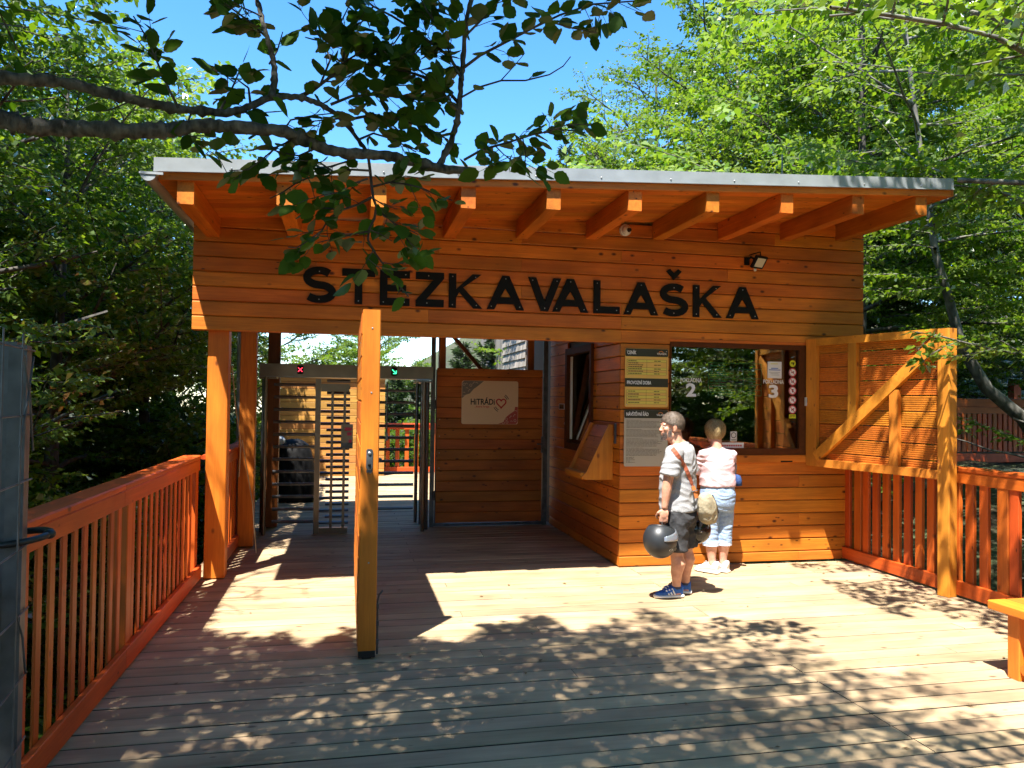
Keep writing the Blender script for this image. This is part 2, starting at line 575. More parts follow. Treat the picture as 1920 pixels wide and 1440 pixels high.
for xx in (-1.38, 2.0, 5.5):
    for yy in (0.5, 4.0, 7.0):
        mb.box((xx - 0.08, yy - 0.08, -2.2), (xx + 0.08, yy + 0.08, -0.2))
for xx in (-1.38, 2.0):
    for yy in (10.5, 14.0, 17.5):
        mb.box((xx - 0.08, yy - 0.08, -3.0), (xx + 0.08, yy + 0.08, -0.2))
mb.build('joist_frame', DARKW['y'], DECK)

# ================================================================ TICKET HOUSE
YF = 7.40
XL, XR = -1.40, 5.53
XB = 2.72                     # left corner of the booth
PB = 0.136


def soffit(x):
    return 3.325 + 0.0505 * (x + 1.3)


HOUSE = empty('ticket_house', (2.0, 8.8, 0.0), 'orange timber ticket house with open passage and sloping grey edged roof', 'building')
# cladding of the front band and the booth front
WX0, WX1, WZ0, WZ1 = 3.252, 4.850, 1.060, 2.300
k = 0
z = 2.286
seam_sets = [[2.72], [0.75, 2.72], [2.72], [1.67], [-.31, 2.72], [1.67, 3.9], [0.85, 2.72], [1.67], [2.72, 4.45], [1.67, 3.9]]
while z < 3.66:
    zt = z + PB
    xs = XL
    lim = zt - 0.10
    if soffit(xs) < lim:
        xs = (lim - 3.325) / 0.0505 - 1.3
    seams = [s for s in seam_sets[k % 10] if s > xs + 0.15]
    e = [xs] + seams + [XR]
    for a, b in zip(e[:-1], e[1:]):
        j = rng.uniform(-0.002, 0.002)
        bar('cladding_board', (a + 0.001, YF + j, z + 0.003), (b - 0.001, YF + 0.026 + j, zt - 0.003), 'x', LARCH['x'], HOUSE, 0.008)
    z = zt; k += 1
# booth front below / beside the window
z = -0.026; k = 0
while z < 2.27:
    zt = min(z + PB, 2.284)
    spans = []
    if zt <= WZ0 + 0.02: spans = [(XB, 3.9, 0), (3.9, XR, 0)] if k % 3 == 1 else ([(XB, 4.75, 0), (4.75, XR, 0)] if k % 3 == 0 else [(XB, XR, 0)])
    elif z >= WZ1 - 0.04: spans = [(XB, WX0, 0), (WX0, XR, 0)]
    else: spans = [(XB, WX0, 0), (WX1, XR, 0)]
    for a, b, _ in spans:
        j = rng.uniform(-0.002, 0.002)
        z0c = max(z, 0.004)
        bar('cladding_board', (a + 0.001, YF + j, z0c + 0.003), (b - 0.001, YF + 0.026 + j, zt - 0.003), 'x', LARCH['x'], HOUSE, 0.008)
    z = zt; k += 1
# booth side wall, with a recessed back half where the side window sits
SY0, SY1, SZ0, SZ1 = 8.27, 9.33, 1.09, 2.34
z = -0.026
while z < 2.56:
    zt = z + PB
    z0c = max(z, 0.004)
    spans = [(YF + 0.028, 10.16)]
    if zt > SZ0 + .03 and z < SZ1 - .03: spans = [(YF + 0.028, SY0), (SY1, 10.16)]
    for a, b in spans:
        j = rng.uniform(-0.002, 0.002)
        bar('cladding_board', (XB - 0.001 + j, a + 0.001, z0c + 0.003), (XB + 0.025 + j, b - 0.001, zt - 0.003), 'y', LARCH['y'], HOUSE, 0.008)
    z = zt
# inner shell
mb = MB()
mb.box((XB + 0.03, YF + 0.03, 0.0), (WX0, YF + 0.12, 3.5))
mb.box((WX0, YF + 0.03, 0.0), (WX1, YF + 0.12, WZ0))
mb.box((WX0, YF + 0.03, WZ1), (WX1, YF + 0.12, 3.55))
mb.box((WX1, YF + 0.03, 0.0), (XR - 0.01, YF + 0.12, 3.6))
mb.box((XB + 0.03, YF + 0.12, 0.0), (XB + 0.12, SY0, 2.9))
mb.box((XB + 0.03, SY1, 0.0), (XB + 0.12, 11.3, 2.9))
mb.box((XB + 0.03, SY0, 0.0), (XB + 0.12, SY1, SZ0))
mb.box((XB + 0.03, SY0, SZ1), (XB + 0.12, SY1, 2.9))
mb.box((XR - 0.10, YF + 0.12, 0.0), (XR - 0.01, 11.3, 2.9))
mb.box((XB + 0.12, 11.2, 0.0), (XR - 0.1, 11.3, 2.9))
mb.box((XB + 0.12, YF + 0.12, 2.62), (XR - 0.1, 11.2, 2.70))
mb.box((XB + 0.12, YF + 0.12, -0.02), (XR - 0.1, 11.2, 0.02))
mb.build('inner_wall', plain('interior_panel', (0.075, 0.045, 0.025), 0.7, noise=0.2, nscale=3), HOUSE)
mb = MB()
mb.box((XL + 0.01, YF + 0.03, 2.295), (XB + 0.03, YF + 0.16, 3.3))
mb.build('lintel_beam', LARCH['x'], HOUSE)
mb = MB()
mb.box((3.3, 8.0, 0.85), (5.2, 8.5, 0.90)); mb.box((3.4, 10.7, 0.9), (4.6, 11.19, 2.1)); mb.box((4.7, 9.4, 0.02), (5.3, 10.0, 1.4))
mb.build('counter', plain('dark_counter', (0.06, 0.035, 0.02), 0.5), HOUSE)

# roof
def slab(name, x0, x1, y0, y1, dz0, dz1, mats, parent, n=1):
    mb = MB()
    vs = []
    for yy in (y0, y1):
        for xx in (x0, x1):
            vs += [(xx, yy, soffit(xx) + dz0), (xx, yy, soffit(xx) + dz1)]
    # order: (y0,x0,b),(y0,x0,t),(y0,x1,b),(y0,x1,t),(y1,...)
    mb.add(vs, [(0, 2, 3, 1), (4, 5, 7, 6), (0, 1, 5, 4), (2, 6, 7, 3), (1, 3, 7, 5), (0, 4, 6, 2)])
    return mb.build(name, mats, parent)


RX0, RX1, RY0, RY1 = -1.455, 5.555, 6.15, 11.55
slab('roof_deck', RX0 + 0.02, RX1 - 0.01, RY0 + 0.045, RY1, 0.022, 0.115, DARKW['x'], HOUSE)
slab('roof_sheet', RX0, RX1, RY0 + 0.012, RY1 + 0.02, 0.118, 0.140, M_FLASH, HOUSE)
slab('edge_flashing', RX0, RX1 + 0.004, RY0 - 0.002, RY0 + 0.010, 0.060, 0.158, M_FLASH, HOUSE)
slab('drip_fold', RX0, RX1 + 0.004, RY0 - 0.012, RY0 + 0.008, 0.050, 0.059, M_FLASH, HOUSE)
slab('edge_board', RX0 + 0.035, RX1 - 0.012, RY0 + 0.013, RY0 + 0.043, -0.008, 0.100, LARCH['x'], HOUSE)
slab('gable_board', RX1 - 0.010, RX1 + 0.02, RY0 + 0.02, RY1, -0.005, 0.116, LARCH['y'], HOUSE)
for xs in (-0.9, -0.35, 0.25, 0.85, 1.5, 2.07, 2.7, 3.3, 3.93, 4.6, 5.2):
    mb = MB(); mb.sphere((xs, RY0 - 0.003, soffit(xs) + 0.085), 0.0075, 8, 5)
    mb.build('roofing_screw', M_SCREW, HOUSE)
# soffit planks, sloped with the roof
w = 0.139
yy = RY0 + 0.045
while yy < 11.5:
    y1 = min(yy + w, 11.53)
    if yy < 7.5 or (yy < 11.3):
        j = rng.uniform(0, 0.002)
        slab('soffit_board', RX0 + 0.02, RX1 - 0.012, yy + 0.002, y1 - 0.002, -0.001 + j, 0.020, LARCH['x'], HOUSE)
    yy += w
for i in range(10):
    xc = -1.235 + i * 0.7255
    if i == 9: xc = 5.24
    zb = soffit(xc) - 0.182
    bar('rafter', (xc - 0.06, 6.190, zb), (xc + 0.06, YF + 0.02, soffit(xc) - 0.004), 'y', LARCH['y'] if i else LARCH['y'], HOUSE, 0.004)
# gutter along the low left eave
mb = MB()
gx, gz, gr = -1.488, 3.345, 0.056
prof = [(gx + gr * math.cos(a), gz + gr * math.sin(a)) for a in [math.pi * (1 + t / 10) for t in range(11)]]
inner = [(gx + (gr - .006) * math.cos(a), gz + (gr - .006) * math.sin(a)) for a in [math.pi * (2 - t / 10) for t in range(11)]]
ring = prof + inner
mb.loft([[(p[0], yv, p[1]) for p in ring] for yv in (6.13, 11.56)])
mb.tube([(gx - gr, 6.13, gz + .004), (gx - gr, 11.56, gz + .004)], 0.009, 8)
half = prof
mb.add([(p[0], 6.128, p[1]) for p in half] + [(p[0], 6.134, p[1]) for p in half],
       [tuple(range(11)), tuple(range(21, 10, -1))] + [(i, 11 + i, 12 + i, i + 1) for i in range(10)])
mb.box((gx - gr, 6.122, gz - .006), (gx + gr + .05, 6.14, gz + .012))
g = mb.build('gutter', M_GUTTER, HOUSE)
mb = MB()
mb.tube([(-1.488, 11.2, 3.30), (-1.48, 11.2, 2.9), (-1.46, 11.2, -1.0)], 0.04, 10)
mb.build('downpipe', M_GUTTER, HOUSE)

# posts of the passage
bar('post', (-1.272, 7.49, 0.012), (-1.088, 7.655, 2.30), 'z', AMBER['z'], HOUSE, 0.006)
bar('post', (-1.185, 9.02, 0.012), (-1.015, 9.16, 3.32), 'z', LARCH['z'], HOUSE, 0.006)
bar('post', (-1.02, 10.35, 0.012), (-0.87, 10.50, 3.33), 'z', DARKW['z'], HOUSE, 0.006)
bar('post', (1.20, 10.30, 0.012), (1.29, 10.42, 3.42), 'z', LARCH['z'], HOUSE, 0.006)
bar('post', (2.43, 10.30, 0.012), (2.52, 10.42, 3.45), 'z', LARCH['z'], HOUSE, 0.006)
mb = MB(); mb.beam((1.37, 10.55, 2.62), (1.90, 10.55, 2.02), 0.05, 0.045, (0, 1, 0)); mb.build('brace', DARKW['x'], HOUSE)
bar('wall_plate', (-1.2, 10.28, 3.10), (XB, 10.44, 3.26), 'x', LARCH['x'], HOUSE, 0.005)

# front ticket window
WIN = MB()
fy0, fy1 = YF - 0.012, YF + 0.07
fw = 0.095
WIN.box((WX0 + .004, fy0, 2.264), (WX1 - 0.02, fy1, WZ1 + .012))
WIN.box((WX0 + .004, fy0, WZ0 + 0.08), (WX1 - 0.02, fy1, WZ0 + 0.145))
WIN.box((WX0 + .004, fy0 + .001, WZ0 + 0.145), (WX0 + 0.018, fy1, 2.264))
WIN.box((WX1 - 0.105, fy0 + .001, WZ0 + 0.145), (WX1 - 0.02, fy1, 2.264))
TW = empty('ticket_window', (4.05, YF, WZ0), 'wide brown framed ticket window with dark reflecting glass', 'window')
WIN.build('frame', M_WIN, TW)
m_glass, nt, out = new_mat('window_glass')
fr = nt.nodes.new('ShaderNodeFresnel'); fr.inputs['IOR'].default_value = 1.9
gl = nt.nodes.new('ShaderNodeBsdfGlossy'); gl.inputs['Roughness'].default_value = 0.0
gl.inputs['Color'].default_value = (0.95, 0.97, 0.95, 1)
tr = nt.nodes.new('ShaderNodeBsdfTransparent'); tr.inputs['Color'].default_value = (0.72, 0.74, 0.70, 1)
mr = nt.nodes.new('ShaderNodeMapRange'); mr.inputs['To Min'].default_value = 0.06; mr.inputs['To Max'].default_value = 1.0
mxs = nt.nodes.new('ShaderNodeMixShader')
nt.links.new(fr.outputs[0], mr.inputs['Value']); nt.links.new(mr.outputs['Result'], mxs.inputs[0])
nt.links.new(tr.outputs[0], mxs.inputs[1]); nt.links.new(gl.outputs[0], mxs.inputs[2]); nt.links.new(mxs.outputs[0], out.inputs['Surface'])
mb = MB(); mb.box((WX0 + .018, YF + 0.022, WZ0 + 0.145), (WX1 - .105, YF + 0.028, 2.264)); mb.build('pane', m_glass, TW)
mb = MB(); mb.box((4.04, YF + 0.09, WZ0 + 0.12), (4.075, YF + 0.115, 2.26)); mb.build('mullion', M_WIN, TW)
bar('sill_board', (WX0 + .005, YF - 0.020, WZ0 - 0.004), (WX1 + 0.01, YF + 0.06, WZ0 + 0.077), 'x', LARCH['x'], TW, 0.006)
bar('head_trim', (WX0 + .002, YF - 0.010, 2.314), (WX1 + 0.02, YF + 0.02, 2.345), 'x', LARCH['x'], TW, 0.004)

# side window of the booth: dark frame, tilted sash
SW = empty('side_window', (XB, 8.8, SZ0), 'dark side window of the booth with its sash tilted open', 'window')
mb = MB()
x0, x1 = XB - 0.035, XB + 0.06
mb.box((x0, SY0, SZ0), (x1, SY0 + 0.075, SZ1)); mb.box((x0, SY1 - 0.075, SZ0), (x1, SY1, SZ1))
mb.box((x0 + .001, SY0 + 0.075, SZ1 - 0.08), (x1, SY1 - 0.075, SZ1)); mb.box((x0 + .001, SY0 + 0.075, SZ0), (x1, SY1 - 0.075, SZ0 + 0.08))
mb.build('frame', M_WIN, SW)
mb = MB()
def tilt(yv, zv, t=0.0):
    k_ = (zv - (SZ0 + .09)) / (SZ1 - SZ0 - .18)
    return (XB + 0.05 + 0.20 * k_ + t, yv, zv)
ya, yb, za, zb_ = SY0 + .09, SY1 - .09, SZ0 + .09, SZ1 - .09
for (p, q) in (((ya, za), (yb, za)), ((ya, zb_), (yb, zb_)), ((ya, za), (ya, zb_)), ((yb, za), (yb, zb_))):
    mb.beam(tilt(*p), tilt(*q), 0.055, 0.055, (1, 0, 0.2))
mb.build('sash', M_WIN, SW)
mb = MB(); mb.add([tilt(ya, za), tilt(yb, za), tilt(yb, zb_), tilt(ya, zb_)], [(0, 1, 2, 3)]); mb.build('pane', m_glass, SW, fix=False)
mb = MB()
for yv in (SY1 - 0.13, SY1 - 0.10):
    mb.box((XB + 0.01, yv, SZ0 + .12), (XB + 0.03, yv + 0.018, SZ1 - .1))
mb.build('rail', M_WHITE, SW)
bar('sill_board', (XB - 0.03, SY0 - 0.02, SZ0 - 0.08), (XB + 0.02, SY1 + 0.5, SZ0 - 0.003), 'y', LARCH['y'], SW, 0.005)

# little fittings on the booth
def gadget(name, label, cat, lo, hi, face, mats):
    t = empty(name, ((lo[0] + hi[0]) / 2, (lo[1] + hi[1]) / 2, lo[2]), label, cat)
    mb = MB(); mb.box(lo, hi); mb.build('casing', mats[0], t)
    mb = MB(); mb.box(*face); mb.build('display', mats[1], t)
    return t
M_SCREEN = plain('dark_screen', (0.01, 0.011, 0.013), 0.2)
M_CASE = plain('white_plastic', (0.62, 0.62, 0.60), 0.4)
gadget('intercom', 'small white framed intercom panel on the booth side wall', 'intercom', (XB - 0.028, 9.36, 1.575), (XB - 0.002, 9.62, 1.65), ((XB - 0.032, 9.39, 1.582), (XB - 0.0285, 9.59, 1.642)), (M_CASE, M_SCREEN))
gadget('card_terminal', 'small white terminal box between window and open shutter', 'terminal', (4.805, YF - 0.045, 1.665), (4.862, YF - 0.014, 1.755), ((4.811, YF - 0.050, 1.70), (4.856, YF - 0.0455, 1.748)), (M_CASE, plain('grey_screen', (0.10, 0.11, 0.12), 0.25)))
t = empty('bell_push', (XB - 0.02, 9.36, 1.38), 'tiny round white bell push beside the side window', 'button')
mb = MB(); mb.sphere((XB - 0.012, 9.37, 1.40), (0.014, 0.03, 0.024), 10, 8); mb.build('button', M_CASE, t, smooth=True)
mb = MB(); mb.tube([(4.833, YF - .03, 1.665), (4.842, YF - .03, 1.60), (4.828, YF - .03, 1.56), (4.836, YF - .03, 1.49)], 0.004, 6); mb.sphere((4.838, YF - .03, 1.475), (0.014, 0.012, 0.024), 10, 8)
tag(mb.build('hanging_plug', M_CASE), 'white plug on a short lead hanging by the window', 'plug')
t = empty('door_handle_plate', (XB - 0.02, 7.50, 1.30), 'grey upright handle on the booth corner by the brochure rack', 'handle')
mb = MB(); mb.box((XB - 0.022, 7.50, 1.25), (XB - 0.003, 7.53, 1.46)); mb.build('plate', M_STEEL, t)

# brochure rack on the side wall
RK = empty('brochure_rack', (XB - 0.12, 8.05, 0.86), 'empty slanted timber brochure rack on the booth side wall', 'rack')
ry0, ry1 = 7.60, 8.24
def sl(yv, k_):      # slanted back board: k=0 bottom, 1 top
    return Vector((XB - 0.26 + 0.235 * k_, yv, 0.93 + 0.50 * k_))
for i in range(4):
    a, b = i / 4 + 0.004, (i + 1) / 4 - 0.004
    mb = MB()
    p = [sl(ry0 + .03, a), sl(ry1 - .03, a), sl(ry1 - .03, b), sl(ry0 + .03, b)]
    nrm = Vector((0.9, 0, -0.42)) * 0.022
    mb.add(p + [q + nrm for q in p], [(0, 1, 2, 3), (7, 6, 5, 4), (0, 4, 5, 1), (1, 5, 6, 2), (2, 6, 7, 3), (3, 7, 4, 0)])
    mb.build('back_board', PINE['y'], RK)
for yv in (ry0, ry1 - 0.028):
    mb = MB()
    q = [(XB - 0.34, 0.90), (XB - 0.30, 0.87), (XB - 0.004, 0.87), (XB - 0.004, 1.44), (XB - 0.05, 1.45), (XB - 0.29, 0.95)]
    mb.add([(x_, yv, z_) for x_, z_ in q] + [(x_, yv + 0.028, z_) for x_, z_ in q],
           [tuple(range(6)), tuple(range(11, 5, -1))] + [(i, 6 + i, 6 + (i + 1) % 6, (i + 1) % 6) for i in range(6)])
    mb.build('side_board', PINE['z'], RK)
bar('ledge', (XB - 0.345, ry0 + 0.03, 0.90), (XB - 0.26, ry1 - 0.03, 0.94), 'y', PINE['y'], RK, 0.006)
bar('bottom_board', (XB - 0.33, ry0 + 0.03, 0.872), (XB - 0.006, ry1 - 0.03, 0.897), 'y', PINE['y'], RK, 0.004)

# dome camera and floodlight on the band
t = empty('dome_camera', (2.75, YF - 0.05, 3.42), 'white dome camera below the rafters', 'camera')
mb = MB()
for y_, r_ in ((YF - 0.002, 0.058), (YF - 0.022, 0.060), (YF - 0.03, 0.052)): pass
rings = []
for y_, r_ in ((YF - 0.001, 0.060), (YF - 0.028, 0.060), (YF - 0.034, 0.050)):
    rings.append([(2.748 + r_ * math.cos(a), y_, 3.44 + r_ * math.sin(a)) for a in [2 * math.pi * i / 20 for i in range(20)]])
mb.loft(rings); mb.build('base', M_CASE, t, smooth=False)
mb = MB(); mb.sphere((2.752, YF - 0.045, 3.435), (0.044, 0.042, 0.044), 16, 10); mb.build('ball', M_CASE, t, smooth=True)
mb = MB(); mb.tube([(2.764, YF - 0.07, 3.432), (2.770, YF - 0.094, 3.427)], [0.026, 0.020], 14); mb.build('lens', plain('dark_lens', (0.02, 0.02, 0.02), 0.1), t)
t = empty('floodlight', (4.2, YF - 0.08, 3.1), 'black square floodlight tilted down at the right of the band', 'lamp')
c0 = Vector((4.19, YF - 0.15, 3.155)); ux = Vector((0.93, 0.37, 0)).normalized(); nz_ = Vector((0.30, -0.76, -0.55)).normalized()
ux = (ux - nz_ * ux.dot(nz_)).normalized(); uy = nz_.cross(ux)
mb = MB()
def quadbox(c, ux, uy, nz, w_, h_, d_, m_=0):
    p = [c + ux * (sx * w_ / 2) + uy * (sy * h_ / 2) for sx, sy in ((-1, -1), (1, -1), (1, 1), (-1, 1))]
    mb.add(p + [q - nz * d_ for q in p], [(0, 1, 2, 3), (7, 6, 5, 4), (0, 4, 5, 1), (1, 5, 6, 2), (2, 6, 7, 3), (3, 7, 4, 0)], m_)
quadbox(c0, ux, uy, nz_, 0.17, 0.135, 0.03); quadbox(c0 - nz_ * .03, ux, uy, nz_, 0.10, 0.08, 0.025)
mb.build('housing', M_BLACK, t)
mb = MB(); quadbox(c0 + nz_ * .004, ux, uy, nz_, 0.125, 0.098, 0.003); mb.build('lens', plain('floodlight_glass', (0.62, 0.58, 0.48), 0.25), t)
mb = MB(); mb.tube([c0 - nz_ * .05, c0 - nz_ * .08 + Vector((-.03, .03, .03)), (4.12, YF - .005, 3.19)], 0.012, 8); mb.box((4.09, YF - .012, 3.15), (4.15, YF - .001, 3.23)); mb.build('bracket', M_BLACK, t)
mb = MB(); mb.sphere(c0 - uy * .085 - ux * .02, 0.017, 10, 8); mb.build('sensor', M_CASE, t, smooth=True)
mb = MB(); mb.tube([c0 - nz_ * .03 + uy * .06, c0 + Vector((.02, .03, .12)), c0 + Vector((-.02, .10, .11)), (4.15, YF - .004, 3.26)], 0.006, 6); mb.build('cable', M_BLACK, t)
# lightning rod on the roof
mb = MB(); mb.tube([(4.9, 8.0, soffit(4.9) + .12), (4.9, 8.0, soffit(4.9) + 0.95)], [0.012, 0.008], 8); mb.box((4.84, 7.94, soffit(4.9) + .12), (4.96, 8.06, soffit(4.9) + .17))
tag(mb.build('lightning_rod', M_STEEL), 'thin grey lightning rod standing on the roof', 'rod')

# ================================================================ NAME SIGN ON THE BAND
SIGN = empty('name_sign', (1.9, YF, 2.57), 'black letters reading STEZKA VALAŠKA screwed to the orange band', 'sign')
SIGN['label'] = 'big black screwed letters spelling STEZKA VALAŠKA across the orange band'
def stroke_poly(pts, w):
    """Outline of a thick poly-line (2-D)."""
    L_, R_ = [], []
    n = len(pts)
    for i in range(n):
        a = Vector(pts[max(i - 1, 0)]); b = Vector(pts[min(i + 1, n - 1)])
        d = (b - a).normalized(); nn = Vector((-d.y, d.x))
        p = Vector(pts[i])
        L_.append(p + nn * w / 2); R_.append(p - nn * w / 2)
    return [tuple(p) for p in L_ + R_[::-1]]
def letter_S(W, H, s):
    r_t = (H - s) / 4 + 0.0
    pts = []
    rx = (W - s) / 2
    cy_t = H - s / 2 - r_t; cy_b = s / 2 + r_t
    cx = W / 2
    for i in range(13):
        a = math.radians(38 + (270 - 38) * i / 12)
        pts.append((cx + rx * 0.93 * math.cos(a), cy_t + r_t * math.sin(a)))
    for i in range(1, 13):
        a = math.radians(90 - (90 + 142) * i / 12)
        pts.append((cx + rx * math.cos(a), cy_b + r_t * math.sin(a)))
    return [stroke_poly(pts, s)]
def letter_polys(ch, W, H, s):
    if ch == 'T': return [[(0, H), (0, H - s), (W / 2 - s / 2, H - s), (W / 2 - s / 2, 0), (W / 2 + s / 2, 0), (W / 2 + s / 2, H - s), (W, H - s), (W, H)]]
    if ch == 'E':
        m0 = H / 2 - s * .45; m1 = H / 2 + s * .45
        return [[(0, 0), (W, 0), (W, s), (s, s), (s, m0), (W * .88, m0), (W * .88, m1), (s, m1), (s, H - s), (W, H - s), (W, H), (0, H)]]
    if ch == 'Z': return [[(0, 0), (W, 0), (W, s), (s * 1.45, s), (W, H - s * .82), (W, H), (0, H), (0, H - s), (W - s * 1.45, H - s), (0, s * .82)]]
    if ch == 'L': return [[(0, 0), (W, 0), (W, s), (s, s), (s, H), (0, H)]]
    if ch == 'V': return [[(0, H), (W / 2 - s * .52, 0), (W / 2 + s * .52, 0), (W, H), (W - s * 1.12, H), (W / 2, s * 1.35), (s * 1.12, H)]]
    if ch == 'K':
        return [[(0, 0), (s, 0), (s, H * .30), (s * 1.42, H * .46), (W - s * 1.25, 0), (W, 0), (s * 1.95, H * .60), (W * .97, H), (W * .97 - s * 1.25, H), (s, H * .55), (s, H), (0, H)]]
    if ch == 'A':
        t = s * .5; cb0, cb1 = H * .17, H * .17 + s * .92
        def xin(y): return s * 1.08 + (W / 2 - s * 1.08) * y / (H - s * 1.3)
        outer = [(0, 0), (s * 1.08, 0), (xin(cb0), cb0), (W - xin(cb0), cb0), (W - s * 1.08, 0), (W, 0), (W / 2 + t, H), (W / 2 - t, H)]
        # hole joined through a hairline slit on the axis
        apex = (W / 2, H - s * 1.75)
        hl = (xin(cb1), cb1); hr = (W - xin(cb1), cb1)
        e = 1e-4
        left = [(0, 0), (s * 1.08, 0), (xin(cb0), cb0), (W / 2, cb0), (W / 2, cb1), hl, apex, (W / 2, H), (W / 2 - t, H)]
        right = [(W - x_, y_) for x_, y_ in left][::-1]
        return [left, right]
LET = [('S', -.438, -.122), ('T', -.072, .236), ('E', .281, .565), ('Z', .622, .895), ('K', .943, 1.275), ('A', 1.318, 1.695), ('V', 1.735, 2.075),
       ('A', 1.985, 2.36), ('L', 2.417, 2.697), ('A', 2.738, 3.116), ('Š', 3.125, 3.450), ('K', 3.502, 3.829), ('A', 3.878, 4.255)]
LH, LS = 0.335, 0.072
for ch, a, b in LET:
    W = b - a; H = LH
    base = ch if ch != 'Š' else 'S'
    polys = letter_S(W, H + .01, LS) if base == 'S' else letter_polys(base, W, H, LS)
    mb = MB()
    zb = 2.577 - (0.005 if base == 'S' else 0)
    for p in polys:
        mb.poly(p, ((a, YF - 0.022, zb), (1, 0, 0), (0, 0, 1)), 0.016)
    # poly() extrudes towards -normal; normal of (x,z) frame is -y
    lt = mb.build('letter', M_BLACK, SIGN)
    if ch == 'Š':
        mb = MB(); cx = (a + b) / 2
        mb.poly([(-.085, .09), (0, 0), (.085, .09), (.045, .115), (0, .07), (-.045, .115)], ((cx, YF - 0.022, zb + H + 0.045), (1, 0, 0), (0, 0, 1)), 0.016)
        mb.build('caron', M_BLACK, SIGN)
    mb = MB()
    sp = {'S': [(W / 2, LS / 2), (W / 2, H - LS / 2)], 'T': [(W / 2, .03), (W / 2, H - .03)], 'E': [(.035, .03), (W - .05, .035), (W - .04, H - .035)], 'Z': [(W * .4, .035), (W * .45, H - .035)],
          'K': [(.036, .03), (.036, H - .03), (W - .06, .03), (W - .07, H - .03)], 'A': [(.045, .03), (W - .045, .03), (W / 2, H - .03)], 'V': [(.045, H - .03), (W - .045, H - .03), (W / 2, .03)], 'L': [(.036, .035), (.036, H - .03), (W - .035, .035)]}[base]
    for px_, pz_ in sp:
        mb.sphere((a + px_, YF - 0.0225, zb + pz_), (0.0055, 0.003, 0.0055), 8, 5)
    mb.build('screw', M_SCREW, SIGN)

# ================================================================ INFORMATION BOARDS
M_OLIVE = plain('dark_olive_print', (0.022, 0.022, 0.009), 0.45)
M_YEL = plain('ochre_board', (0.74, 0.45, 0.095), 0.45, noise=0.04, nscale=4)
M_YEL2 = plain('lime_row_print', (0.70, 0.57, 0.09), 0.45)
M_INK = plain('ink_print', (0.05, 0.04, 0.02), 0.6)
M_GREYB = plain('grey_beige_board', (0.47, 0.41, 0.31), 0.5)
M_ORP = plain('orange_print', (0.65, 0.22, 0.03), 0.5)
M_CREAM = plain('cream_print', (0.72, 0.70, 0.62), 0.5)


def rounded(w, h, r, n=5):
    pts = []
    for cx, cy, a0 in ((w - r, r, -90), (w - r, h - r, 0), (r, h - r, 90), (r, r, 180)):
        for i in range(n + 1):
            a = math.radians(a0 + 90 * i / n)
            pts.append((cx + r * math.cos(a), cy + r * math.sin(a)))
    return pts


def plate(name, x, z, w, h, r, d, mat, parent, y, depth=0.003):
    mb = MB(); mb.poly(rounded(w, h, r), ((x, y, z), (1, 0, 0), (0, 0, 1)), depth)
    return mb.build(name, mat, parent)


def lines(name, segs, y, mat, parent, th=0.006, depth=0.0008):
    mb = MB()
    for x0, z0, x1, z1 in segs:
        if abs(x1 - x0) > abs(z1 - z0): mb.box((x0, y, z0 - th / 2), (x1, y + depth, z0 + th / 2))
        else: mb.box((x0 - th / 2, y, z0), (x0 + th / 2, y + depth, z1))
    return mb.build(name, mat, parent)


def emblem(parent, x, z, y):
    """Small mountain-trail emblem of the boards: white word under an orange curl."""
    text_obj('emblem_word', 'VALAŠKA', 0.030, (x, y - .0012, z), (1, 0, 0), M_CREAM, parent, bold=0.012, fit=0.105)
    mb = MB()
    pts = [(x + .045 + .022 * math.cos(a), y - .002, z + .022 + .014 * math.sin(a)) for a in [math.radians(200 - i * 26) for i in range(9)]]
    mb.tube(pts, 0.0035, 5); mb.build('emblem_curl', M_ORP, parent)


BY = YF - 0.014
PRICE = empty('price_board', (3.0, YF - .01, 1.62), 'yellow price and opening hours board with dark olive headings', 'notice board')
bx0, bw = 2.762, 0.470
plate('panel', bx0, 1.632, bw, 0.600, 0.018, 0, M_YEL, PRICE, BY, 0.006)
plate('heading_band', bx0 + .001, 2.150, bw - .002, 0.080, 0.016, 0, M_OLIVE, PRICE, BY - .0012, 0.0015)
plate('heading_band', bx0, 1.838, bw, 0.088, 0.001, 0, M_OLIVE, PRICE, BY - .0012, 0.0015)
for (z0, z1, rows, xm) in ((1.962, 2.118, [.20, .42, .18, .20, .18], 0.235), (1.662, 1.808, [.2] * 5, 0.23)):
    zt = z1
    segs = [(bx0 + .02, z1, bx0 + bw - .02, z1)]
    for i, f_ in enumerate(rows):
        zb = zt - f_ * (z1 - z0) / sum(rows)
        if i % 2 == 0: plate('row_band', bx0 + .021, zb, bw - .042, zt - zb, .0005, 0, M_YEL2, PRICE, BY - .0006, 0.0006)
        segs.append((bx0 + .02, zb, bx0 + bw - .02, zb))
        nl = 3 if f_ > .4 else 1
        mb = MB()
        for q in range(nl):
            zz = zt - (q + .5) * (zt - zb) / nl
            wl_ = rng.uniform(.06, .15)
            xx = bx0 + .035
            while xx < bx0 + .035 + wl_:
                ww = rng.uniform(.012, .03)
                mb.box((xx, BY - .0024, zz - .0035), (xx + ww, BY - .0014, zz + .0035)); xx += ww + .005
            if q == nl // 2:
                mb.box((bx0 + .315, BY - .0024, zz - .0035), (bx0 + .345, BY - .0014, zz + .0035)); mb.box((bx0 + .352, BY - .0024, zz - .0035), (bx0 + .352 + rng.uniform(.015, .04), BY - .0014, zz + .0035))
        tag(mb.build('row_print', M_INK, PRICE), kind='stuff')
        zt = zb
    segs += [(bx0 + .02, z0, bx0 + .02, z1), (bx0 + xm, z0, bx0 + xm, z1), (bx0 + bw - .02, z0, bx0 + bw - .02, z1)]
    lines('table_rule', segs, BY - .0020, M_INK, PRICE, 0.0018)
